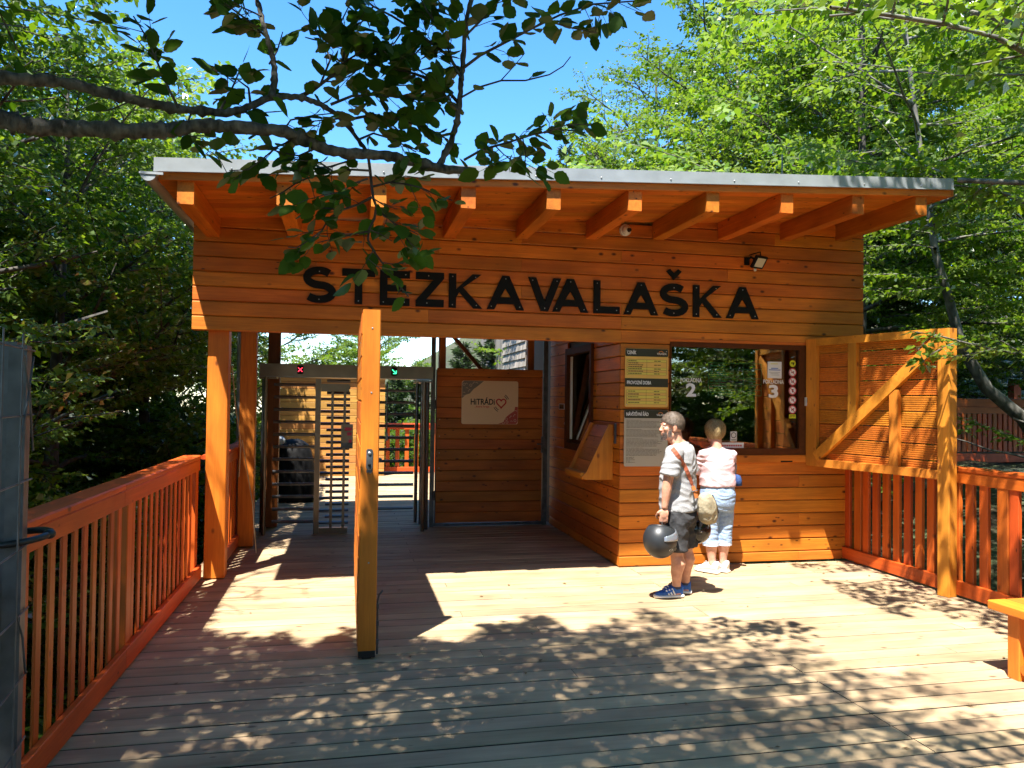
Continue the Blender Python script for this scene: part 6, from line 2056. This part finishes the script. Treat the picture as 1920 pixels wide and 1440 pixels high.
# near tree whose sprays hang in from the right
K_R = grow(61, 8.2, .13, .14, 4.5, 40, .105, LEAF_BEECH, BARK, trunk_path=[(1.3, -.2, 0), (1.0, -.1, 1.2), (.7, 0, 2.4), (.4, 0, 3.6), (.1, .1, 5.2), (-.2, .1, 6.8), (-.3, .1, 8.2)], up=.42, droop=.5, twig_gap=.07, sec_gap=.22)
OB = plant(K_R, 'overhanging_beech', 'tree', 6.35, 5.3, 'large leaved tree hanging in from the right over the railing', 0.0, 1.0)
gs = np.random.default_rng(77)
def spray(parent, paths, leaf, dens, mat):
    """Single twigs with their leaves, laid out flat like beech sprays."""
    wd = MB(); Ps, Ds, Ns, Ls = [], [], [], []
    for px, Y0, Y1, r in paths:
        n = len(px); pts = [at(a, b, Y0 + (Y1 - Y0) * i / (n - 1)) for i, (a, b) in enumerate(px)]
        wd.tube(pts, [r * (1 - .7 * i / (n - 1)) + .001 for i in range(n)], 6)
        for i in range(n - 1):
            k_ = max(1, int((pts[i + 1] - pts[i]).length * dens))
            for q in range(k_):
                p = pts[i].lerp(pts[i + 1], (q + gs.random()) / k_); d = (pts[i + 1] - pts[i]).normalized()
                s_ = d.cross(Vector((0, 0, 1))).normalized() * (1 if gs.random() < .5 else -1)
                dl = (d * gs.uniform(.2, .9) + s_ * gs.uniform(.3, 1.0) + Vector((0, 0, gs.normal(-.15, .2)))).normalized()
                off_ = dl * gs.uniform(.0, .10)
                Ps.append(np.array(p + off_)); Ds.append(np.array(dl)); Ns.append(unit(np.array([0, 0, 1.0]) + gs.normal(0, .4, 3))); Ls.append(leaf * gs.uniform(.7, 1.25))
    Ls = np.array(Ls); v = leaf_quads(np.array(Ps) - np.array(wpos(parent)), np.array(Ds), np.array(Ns), Ls, Ls * .66)
    o = link('spray', mesh_from_quads('spray', v, mat), parent); o['kind'] = 'stuff'
    wd.build('bough', BARK, parent, fix=False)
spray(OB, [([(2080, 690), (1990, 672), (1920, 665), (1860, 655), (1800, 640), (1755, 628), (1712, 622)], 5.9, 5.5, .012), ([(1860, 655), (1830, 662), (1800, 668), (1770, 665)], 5.6, 5.5, .004), ([(1800, 640), (1770, 650), (1745, 665), (1728, 680)], 5.5, 5.4, .004),
    ([(1755, 628), (1735, 640), (1722, 655), (1738, 690)], 5.45, 5.4, .003), ([(1920, 665), (1880, 640), (1840, 628)], 5.8, 5.7, .004)], .078, 62, LEAF_BEECH)
spray(OB, [([(2060, 850), (1960, 838), (1900, 818), (1850, 800), (1806, 782)], 6.9, 6.6, .006), ([(1870, 806), (1890, 818), (1880, 826)], 6.7, 6.7, .003), ([(1840, 796), (1820, 790), (1800, 800)], 6.6, 6.6, .003)], .072, 55, LEAF_BEECH)
spray(OB, [([(2100, 900), (1960, 866), (1900, 852), (1850, 842), (1812, 828), (1790, 822)], 6.4, 6.2, .014)], .05, 3, LEAF_BEECH)
# leaning grey trunk
lp_ = [(10.9, 9.2, -.4), (10.3, 9.4, .75), (9.80, 9.5, 1.50), (9.15, 9.5, 1.95), (8.72, 9.5, 2.55), (8.50, 9.5, 3.25), (8.28, 9.5, 3.9), (8.05, 9.5, 5.2), (7.9, 9.6, 6.8), (7.8, 9.7, 8.6)]
K_L = grow(71, 9, .125, .66, 2.4, 20, .09, LEAF_BEECH, BARK, trunk_path=[(a - 10.9, b - 9.2, c + .4) for a, b, c in lp_], up=.5)
plant(K_L, 'leaning_beech', 'tree', 10.9, 9.2, 'grey leaning trunk curving up beside the open shutter', 0, 1.0, z=-.4)
# spruces
for i, (x_, Y_, top, kind, H, lab) in enumerate(((1062, 21.0, 268, K_S, 9.0, 'spruce tip above the roof, left one of the pair'), (1122, 21.5, 266, K_S, 9.0, 'spruce tip above the roof, right one of the pair'),
        (742, 25.0, 700, K_S2, 6.0, 'young spruce seen through the turnstile exit'), (790, 27.0, 705, K_S2, 6.0, 'spruce right beside the exit guard tubes'), (868, 23.0, 640, K_S2, 6.0, 'bright spruce seen above the plank gate, left'), (925, 22.0, 560, K_S, 9.0, 'tall bright spruce beside the shingle wall'))):
    p = at(x_, top, Y_); zb_ = p.z - H
    plant(kind, 'spruce', 'tree', p.x, Y_, lab, i * 1.3, 1.0, 'spruces behind the house', z=zb_)
p = at(1094, 290, 22.0)
mb = MB(); mb.box((p.x - .10, 22.0, -3), (p.x + .10, 22.2, p.z)); mb.box((p.x + .12, 21.9, p.z - 1.1), (p.x + .9, 22.3, p.z + .02))
tag(mb.build('lookout_tower', SHINGLE['z']), 'pale top of a timber lookout tower between the two spruce tips', 'tower')
# undergrowth beside the deck
under = [(-2.5, 10.6, 1.1), (-2.6, 13.6, 1.2), (-3.0, 4.3, .95), (-3.1, 6.0, 1.0), (-3.2, 7.7, 1.05), (-2.9, 9.4, .9), (-4.4, 5.3, 1.2), (-2.9, 12.0, .95), (-4.3, 9.0, 1.25), (-3.1, 2.9, .9), (-1.9, 16.0, 1.0), (3.6, 19.5, 1.0), (1.2, 20.0, 1.1), (2.6, 21.5, 1.3), (-.6, 20.5, 1.2)]
pl_ = ['between the second passage post and the turnstile', 'left of the black covered bin', 'below the near end of the left railing', 'below the middle of the left railing', 'below the left front post', 'beside the shaded passage railing', 'one step behind the left railing', 'left of the turnstile', 'behind the left front post', 'beside the steel mesh gate',
       'left of the plank hut', 'beneath the bright spruces', 'behind the far sunlit railing', 'beneath the tall bright spruce', 'behind the plank hut']
for (x, y, s), w_ in zip(under, pl_):
    plant(K_D, 'shrub', 'shrub', x, y, 'leafy green shrub growing ' + w_, x * 3 + y, s, 'shrubs around the deck')
# trees behind the viewer, mirrored in the window
back = [(K_A, 7.6, -4.2, 1.0, 1.0), (K_A, 11.5, -2.0, 2.0, 1.1), (K_B, 2.2, -11.5, 3.0, 1.0), (K_E, 0.5, -8.0, 4.0, 1.0), (K_B, 13.5, -7.5, 5.0, 1.1), (K_E, 8.5, -12.5, .4, 1.05), (K_C, -5.0, -7.0, 1.4, 1.0), (K_A, 13.5, 3.0, 2.2, 1.0)]
bl_ = ['bright tree mirrored in the middle of the ticket window', 'bright tree mirrored at the right of the window foliage', 'tall dark tree mirrored at the left of the window', 'dark tree mirrored behind the counter 2 lettering', 'tall tree at the back of the mirrored wood', 'dark tree low in the window reflection', 'light tree behind the photographer on the left', 'bright tree outside the right border']
back += [(K_E, 5.0, -16, 1, 1.1), (K_B, 10, -18, 2, 1.1), (K_E, 15, -12, 3, 1.2), (K_A, -1.5, -11, 4, 1.1), (K_E, 17, -3, 5, 1.1), (K_B, -9, -3, .7, 1.0), (K_A, 12.6, -9.3, 5.5, .9), (K_D, 6.0, -3.6, .5, 1.0), (K_D, 8.0, -2.2, 2.5, 1.1), (K_D, 3.4, -5.0, 3.5, 1.1)]
bl_ += ['dark tree in the second row of the mirrored wood', 'tall tree in the second row of the mirrored wood', 'wide dark tree at the mirrored horizon', 'bright tree at the far left of the mirrored wood', 'dark tree far outside the right border', 'tall tree far left behind the photographer', 'bright small tree in the mirrored foliage', 'low shrub in the middle of the mirrored foliage', 'low shrub at the right of the mirrored foliage', 'low shrub at the left of the mirrored foliage']
for (kind, x, y, ro, sc), lab in zip(back, bl_):
    plant(kind, 'beech_tree', 'tree', x, y, lab, ro, sc, GB, z=-1.2)

# ================================================================ THE TREE OVERHEAD, WITH THE NEAR BRANCHES
OT = empty('alder_tree', (-2.6, 1.6, -1.7), 'tree whose dark leafy branches hang across the top of the picture', 'tree')
def canopy_cut(P_):
    w = P_ + np.array([-2.6, 1.6, -1.7])
    return (P_[:, 2] > 4.9) & ~lit_zone(w) & ~blocked(w)
tpath = [(0, 0, 0), (.05, .0, 1.5), (.0, -.05, 3.0), (.1, -.1, 4.4), (.35, -.15, 5.6), (.65, -.2, 6.8), (.95, -.25, 8.2), (1.2, -.3, 9.8)]
K_O = grow(83, 9.8, .11, .50, 3.7, 44, .098, LEAF_FRONT, BARK_D, trunk_path=tpath, up=.25, droop=.3, cutfn=canopy_cut, twig_gap=.075, sec_gap=.20)
for nm, me in zip(('trunk', 'crown'), (prune_wood(K_O[0], (-2.6, 1.6, -1.7), 0, 1), K_O[1])):
    o = bpy.data.objects.new(nm, me); COL.objects.link(o); o.parent = OT

rb = np.random.default_rng(19)
def leaf_mesh(seed):
    """One serrated, folded, curled ovate leaf with a short stalk; unit length along +x."""
    g = np.random.default_rng(seed)
    n = 9; vs = []; fs = []
    curl = g.uniform(-.28, .10); fold = g.uniform(.06, .28); tw = g.uniform(-.2, .2)
    for i in range(n + 1):
        t = i / n
        w = .37 * (math.sin(math.pi * t ** .85)) ** .8 * (1 - .10 * t)
        if 0 < i < n: w *= 1 + (.07 if i % 2 else -.05)
        z_ = curl * t * t; a = tw * (t - .5)
        for sgn in (-1, 0, 1):
            y_ = w * sgn
            vs.append((t, y_ * math.cos(a), z_ + abs(y_) * fold + y_ * math.sin(a)))
    for i in range(n):
        for j in (0, 1):
            a = i * 3 + j
            fs.append((a, a + 3, a + 4, a + 1))
    o = len(vs)
    vs += [(-.28, .012, .01), (-.28, -.012, .01), (0.02, -.012, 0), (0.02, .012, 0)]
    fs.append((o, o + 1, o + 2, o + 3))
    me = bpy.data.meshes.new('leaf'); me.from_pydata(vs, [], fs); me.materials.append(LEAF_FRONT)
    me.polygons.foreach_set('use_smooth', [True] * len(me.polygons)); me.update()
    return me, np.array(vs), fs
LV = [leaf_mesh(100 + i) for i in range(7)]

limbs = []   # (pixel path, depths, radii in m)
limbs.append(([(-420, 120), (-160, 132), (0, 146), (60, 149), (130, 156), (190, 172), (250, 187), (310, 200), (370, 208), (430, 210), (470, 199), (505, 184), (560, 183), (600, 196), (640, 222), (672, 262), (690, 290)], 2.5, 2.85, .021, .007))
limbs.append(([(-420, 170), (-160, 200), (0, 224), (50, 236), (110, 240), (180, 242), (260, 246), (320, 243), (380, 236), (440, 239), (520, 245), (560, 258), (600, 275), (650, 288), (720, 291), (770, 302), (830, 316), (892, 322)], 2.45, 2.75, .028, .015))
limbs.append(([(508, 184), (514, 150), (512, 110), (500, 70), (490, 30), (480, -10), (468, -70)], 2.75, 2.85, .011, .007))
limbs.append(([(822, 312), (838, 282), (853, 245), (860, 205), (864, 160), (868, 120), (872, 60), (880, 10), (893, -40)], 2.75, 2.7, .012, .007))
twigs = [
    ([(868, 128), (900, 104), (950, 78), (1000, 52), (1050, 28), (1110, 8), (1190, 2)], 2.7, .0052, 1.0),
    ([(1030, 40), (1070, 52), (1120, 62)], 2.68, .003, 1.0),
    ([(866, 182), (900, 163), (940, 151), (985, 151), (1030, 140), (1056, 124), (1070, 106)], 2.72, .0034, 0.06),
    ([(940, 150), (962, 126), (984, 100)], 2.72, .002, 0.0), ([(990, 150), (1008, 134)], 2.72, .0016, 0.0),
    ([(870, 300), (905, 280), (950, 268), (1000, 252), (1050, 243), (1090, 246)], 2.7, .0045, 1.1),
    ([(980, 258), (985, 285), (985, 310)], 2.7, .002, 1.0), ([(930, 275), (945, 290), (960, 300)], 2.72, .002, 1.2),
    ([(1020, 250), (1060, 235), (1115, 232)], 2.66, .002, .8),
    ([(862, 196), (835, 165), (800, 146), (760, 133), (720, 124), (680, 120)], 2.78, .0062, 1.0),
    ([(858, 205), (820, 160), (790, 145)], 2.7, .003, 1.2),
    ([(864, 140), (840, 104), (805, 78), (770, 52), (735, 30), (700, 12), (672, -12)], 2.76, .0056, 1.0),
    ([(866, 150), (850, 120), (830, 60), (800, 20), (780, -20)], 2.66, .004, 1.2),
    ([(870, 70), (900, 40), (930, 10), (950, -30)], 2.66, .004, 1.2),
    ([(872, 60), (850, 30), (820, 0)], 2.7, .004, 1.2),
    ([(560, 183), (588, 168), (612, 150), (630, 138)], 2.8, .008, .8),
    ([(610, 152), (640, 120), (680, 95), (720, 90)], 2.84, .004, 1.4), ([(600, 160), (620, 110), (600, 70), (580, 40)], 2.82, .004, 1.3),
    ([(640, 125), (650, 80), (640, 40), (655, 10)], 2.86, .004, 1.3), ([(620, 196), (660, 180), (700, 178), (750, 182), (800, 190)], 2.8, .005, 1.4),
    ([(650, 225), (700, 215), (750, 225), (800, 240), (840, 262)], 2.84, .005, 1.4), ([(690, 180), (720, 160), (770, 160)], 2.88, .004, 1.4),
    ([(680, 120), (660, 140), (640, 150)], 2.9, .003, 1.3), ([(700, 12), (680, 40), (650, 55)], 2.85, .003, 1.2),
    ([(760, 50), (740, 80), (700, 100)], 2.86, .003, 1.3), ([(800, 78), (780, 100), (750, 110)], 2.8, .003, 1.3),
    ([(672, 262), (700, 250), (740, 262), (780, 285)], 2.78, .004, 1.3), ([(640, 222), (610, 225), (580, 228)], 2.76, .003, 1.0),
    ([(500, 70), (470, 42), (440, 20), (420, 5)], 2.85, .004, 1.0), ([(490, 30), (450, 12), (420, -10)], 2.8, .003, 1.2),
    ([(505, 120), (520, 95), (530, 60)], 2.8, .003, .6),
    ([(335, 203), (318, 170), (305, 140), (290, 105), (275, 70), (250, 30)], 2.62, .004, .9), ([(290, 105), (270, 90), (255, 70)], 2.62, .002, .9),
    ([(412, 208), (428, 180), (440, 155), (452, 125)], 2.72, .004, 1.0), ([(440, 155), (420, 140), (395, 128)], 2.72, .002, 1.1), ([(470, 199), (466, 165), (446, 150)], 2.74, .005, .6),
    ([(360, 208), (350, 235), (340, 250), (380, 262)], 2.6, .003, .8), ([(250, 187), (210, 205), (180, 210)], 2.6, .002, .3),
    ([(530, 247), (545, 225), (590, 216), (630, 212)], 2.72, .003, .9), ([(560, 258), (520, 275), (490, 300), (465, 318), (430, 320)], 2.68, .003, .75),
    ([(600, 275), (560, 292), (520, 285), (500, 262)], 2.68, .003, .8), ([(470, 318), (440, 325), (420, 330)], 2.68, .002, .8),
    'HANG',
    ([(690, 290), (694, 320), (697, 350), (700, 372), (706, 388), (702, 410), (692, 430), (690, 450), (700, 470), (716, 492), (735, 515), (752, 540), (766, 556)], 2.72, .0052, .55),
    ([(697, 370), (670, 384), (640, 394), (615, 412), (604, 432), (590, 450)], 2.70, .0042, 1.1), ([(640, 394), (610, 390), (575, 392), (560, 398)], 2.7, .003, 1.2),
    ([(604, 432), (580, 450), (555, 465), (540, 463)], 2.68, .0025, 1.1), ([(690, 434), (660, 440), (630, 447), (595, 455)], 2.72, .003, 1.0),
    ([(704, 392), (730, 410), (752, 432), (768, 455), (790, 475)], 2.74, .0036, 1.0), ([(740, 420), (765, 430), (785, 440)], 2.72, .002, 1.0),
    ([(698, 350), (730, 342), (760, 345), (790, 352), (820, 366), (848, 376)], 2.74, .0036, 1.0), ([(730, 342), (760, 330), (800, 335)], 2.7, .002, 1.1),
    ([(694, 320), (660, 318), (625, 322), (590, 330), (560, 340), (528, 362), (506, 372)], 2.7, .0036, .75), ([(625, 322), (600, 305), (560, 300), (540, 296)], 2.7, .003, 1.0),
    ([(660, 300), (620, 312), (580, 318), (545, 320)], 2.74, .003, 1.0), ([(690, 335), (660, 345), (640, 360), (610, 365)], 2.7, .003, 1.3), ([(700, 372), (720, 385), (745, 392)], 2.7, .002, 1.2),
    ([(692, 430), (715, 440), (735, 452)], 2.7, .002, 1.1), ([(716, 492), (735, 495), (758, 492)], 2.7, .0018, 1.2), ([(700, 470), (690, 485), (720, 510)], 2.7, .0018, 1.0), ([(752, 540), (745, 552)], 2.7, .0015, .8),
]
def path3(px, y0, y1):
    n = len(px); out = []
    for i, (a, b) in enumerate(px):
        w_ = math.sin(i * 1.7 + px[0][0]) * .015
        out.append(at(a, b, y0 + (y1 - y0) * i / max(1, n - 1) + w_))
    return out
mb = MB(); allpaths = []
for px, y0, y1, r0, r1 in limbs:
    pts = path3(px, y0, y1); n = len(pts)
    fine = []
    for i in range(n - 1):
        for q in range(7):
            w_ = q / 7; p0, p1, p2, p3 = pts[max(i - 1, 0)], pts[i], pts[i + 1], pts[min(i + 2, n - 1)]
            c_ = p1 + (p2 - p0) * (.5 * w_) + (p0 * 2 - p1 * 5 + p2 * 4 - p3) * (.5 * w_ * w_) + (p1 * 3 - p0 - p2 * 3 + p3) * (.5 * w_ ** 3)
            fine.append(c_ + Vector(rb.normal(0, .0012, 3)))
    fine.append(pts[-1])
    rr_ = [(r0 + (r1 - r0) * i / (len(fine) - 1)) * (1 + .07 * math.sin(i * .9) + .06 * math.sin(i * 2.3 + 1) + rb.normal(0, .045)) * (1.35 if rb.random() < .05 else 1) for i in range(len(fine))]
    mb2 = MB(); mb2.tube(fine, rr_, 14)
    mb2.v = [tuple(Vector(v) + Vector(mnoise.noise_vector(Vector(v) * 55)) * (.0035 if r0 > .015 else .0012)) for v in mb2.v]
    mb2.build('limb', BARK_L, OT, smooth=True)
# join the two limbs to the trunk
mb2 = MB(); tr_ = Vector((-2.6, 1.6, -1.7)); a = path3(limbs[0][0], 2.5, 2.85)[0]; b = path3(limbs[1][0], 2.45, 2.75)[0]
mb2.tube([tr_ + Vector((.02, -.03, 4.1)), a.lerp(tr_ + Vector((.02, 0, 4.2)), .5), a], [.05, .034, .024], 8); mb2.tube([tr_ + Vector((.0, -.03, 3.7)), b.lerp(tr_ + Vector((.0, 0, 3.9)), .5), b], [.06, .042, .031], 8)
mb2.build('limb', BARK_L, OT, smooth=True)
leaves = []
mbt = MB()
def add_leaf(p, d, nrm, L_):
    leaves.append((p, d, nrm, L_))
hang = False
for tw_ in twigs:
    if tw_ == 'HANG':
        hang = True; continue
    px, Y, r, dens = tw_
    if hang: dens *= .72
    pts = path3(px, Y, Y + rb.uniform(-.10, .10)); n = len(pts)
    mbt.tube(pts, [r * (1 - .6 * i / (n - 1)) + .0006 for i in range(n)], 6)
    if dens <= 0: continue
    seg = [(pts[i + 1] - pts[i]).length for i in range(n - 1)]; tot = sum(seg)
    s = .10 * tot if tot > .2 else 0.02; sgn = 1
    step = .021 / dens
    while s < tot:
        q = s; i = 0
        while i < n - 2 and q > seg[i]: q -= seg[i]; i += 1
        p = pts[i].lerp(pts[i + 1], min(1, q / seg[i])); d = (pts[i + 1] - pts[i]).normalized()
        # small side shoot or single leaf
        side = d.cross(Vector((0, 0, 1)))
        if side.length < .3: side = d.cross(Vector((0, 1, 0)))
        side.normalize()
        jit = Vector(rb.normal(0, .35, 3))
        dl = (d * rb.uniform(.3, .9) + side * sgn * rb.uniform(.5, 1.1) + Vector((0, 0, rb.normal(-.15, .35))) + jit * .6).normalized()
        nrm = (Vector((0, 0, 1)) + Vector(rb.normal(0, .55, 3)) + Vector((0, -.25, 0))).normalized()
        L_ = rb.uniform(.055, .090) * (.85 if hang else 1)
        if rb.random() < .36 and dens > .7:
            l2 = rb.uniform(.06, .13); e = p + dl * l2
            mbt.tube([p, p.lerp(e, .5) + Vector(rb.normal(0, .006, 3)), e], [.0016, .0013, .0009], 4)
            for t, sg in ((.45, 1), (.7, -1), (1.0, 0)):
                b = p.lerp(e, t); s2 = dl.cross(nrm).normalized()
                dd = (dl + s2 * sg * rb.uniform(.6, 1.0) + Vector(rb.normal(0, .25, 3))).normalized()
                add_leaf(b + dd * .012, dd, (nrm + Vector(rb.normal(0, .3, 3))).normalized(), rb.uniform(.050, .082))
        else:
            add_leaf(p + dl * .016, dl, nrm, L_)
        sgn = -sgn
        s += step * rb.uniform(.6, 1.4)
mbt.build('twig', BARK_D, OT, fix=False)
order = list(range(len(leaves)))
order.sort(key=lambda i: -leaves[i][3])
extra_v, extra_f = [], []
root_w = wpos(OT)
for rank, i in enumerate(order):
    p, d, nrm, L_ = leaves[i]
    s2 = nrm.cross(d)
    if s2.length < 1e-4: s2 = d.orthogonal()
    s2.normalize(); n2 = d.cross(s2)
    me, va, fa = LV[i % 7]
    M4 = Matrix((d, s2, n2)).transposed()
    if rank < 300:
        o = bpy.data.objects.new('leaf', me); COL.objects.link(o); o.parent = OT
        m4 = M4.to_4x4() @ Matrix.Scale(L_, 4); m4.translation = p - root_w
        o.matrix_basis = m4
    else:
        o_ = len(extra_v); R3 = np.array(M4) * L_
        extra_v += (va @ R3.T + np.array(p - root_w)).tolist(); extra_f += [tuple(j + o_ for j in f) for f in fa]
if extra_v:
    me = bpy.data.meshes.new('leafage'); me.from_pydata(extra_v, [], extra_f); me.materials.append(LEAF_FRONT)
    me.polygons.foreach_set('use_smooth', [True] * len(me.polygons)); me.update()
    o = link('leafage', me, OT); o['kind'] = 'stuff'
print('near leaves', len(leaves))

# a few dry leaves blown against the right railing and along the deck
rl = np.random.default_rng(5)
n_ = 90
px_ = np.where(rl.random(n_) < .6, rl.uniform(4.6, 5.25, n_), rl.uniform(-1.1, 5.0, n_)); py_ = np.where(px_ > 4.5, rl.uniform(3.2, 7.3, n_), rl.uniform(2.4, 7.0, n_))
P0 = np.stack([px_, py_, np.full(n_, .006)], 1); an = rl.uniform(0, 6.28, n_)
v = leaf_quads(P0, np.stack([np.cos(an), np.sin(an), np.full(n_, .04)], 1), unit(np.array([0, 0, 1.0]) + rl.normal(0, .15, (n_, 3))), rl.uniform(.02, .05, n_), rl.uniform(.012, .03, n_))
v[:, 2] = np.maximum(v[:, 2], .003)
o = link('fallen_leaves', mesh_from_quads('fallen_leaves', v, plain('dry_leaf', (.16, .09, .03), .8, noise=.4, nscale=3)), None)
tag(o, 'scattered small dry leaves lying on the deck boards', kind='stuff')
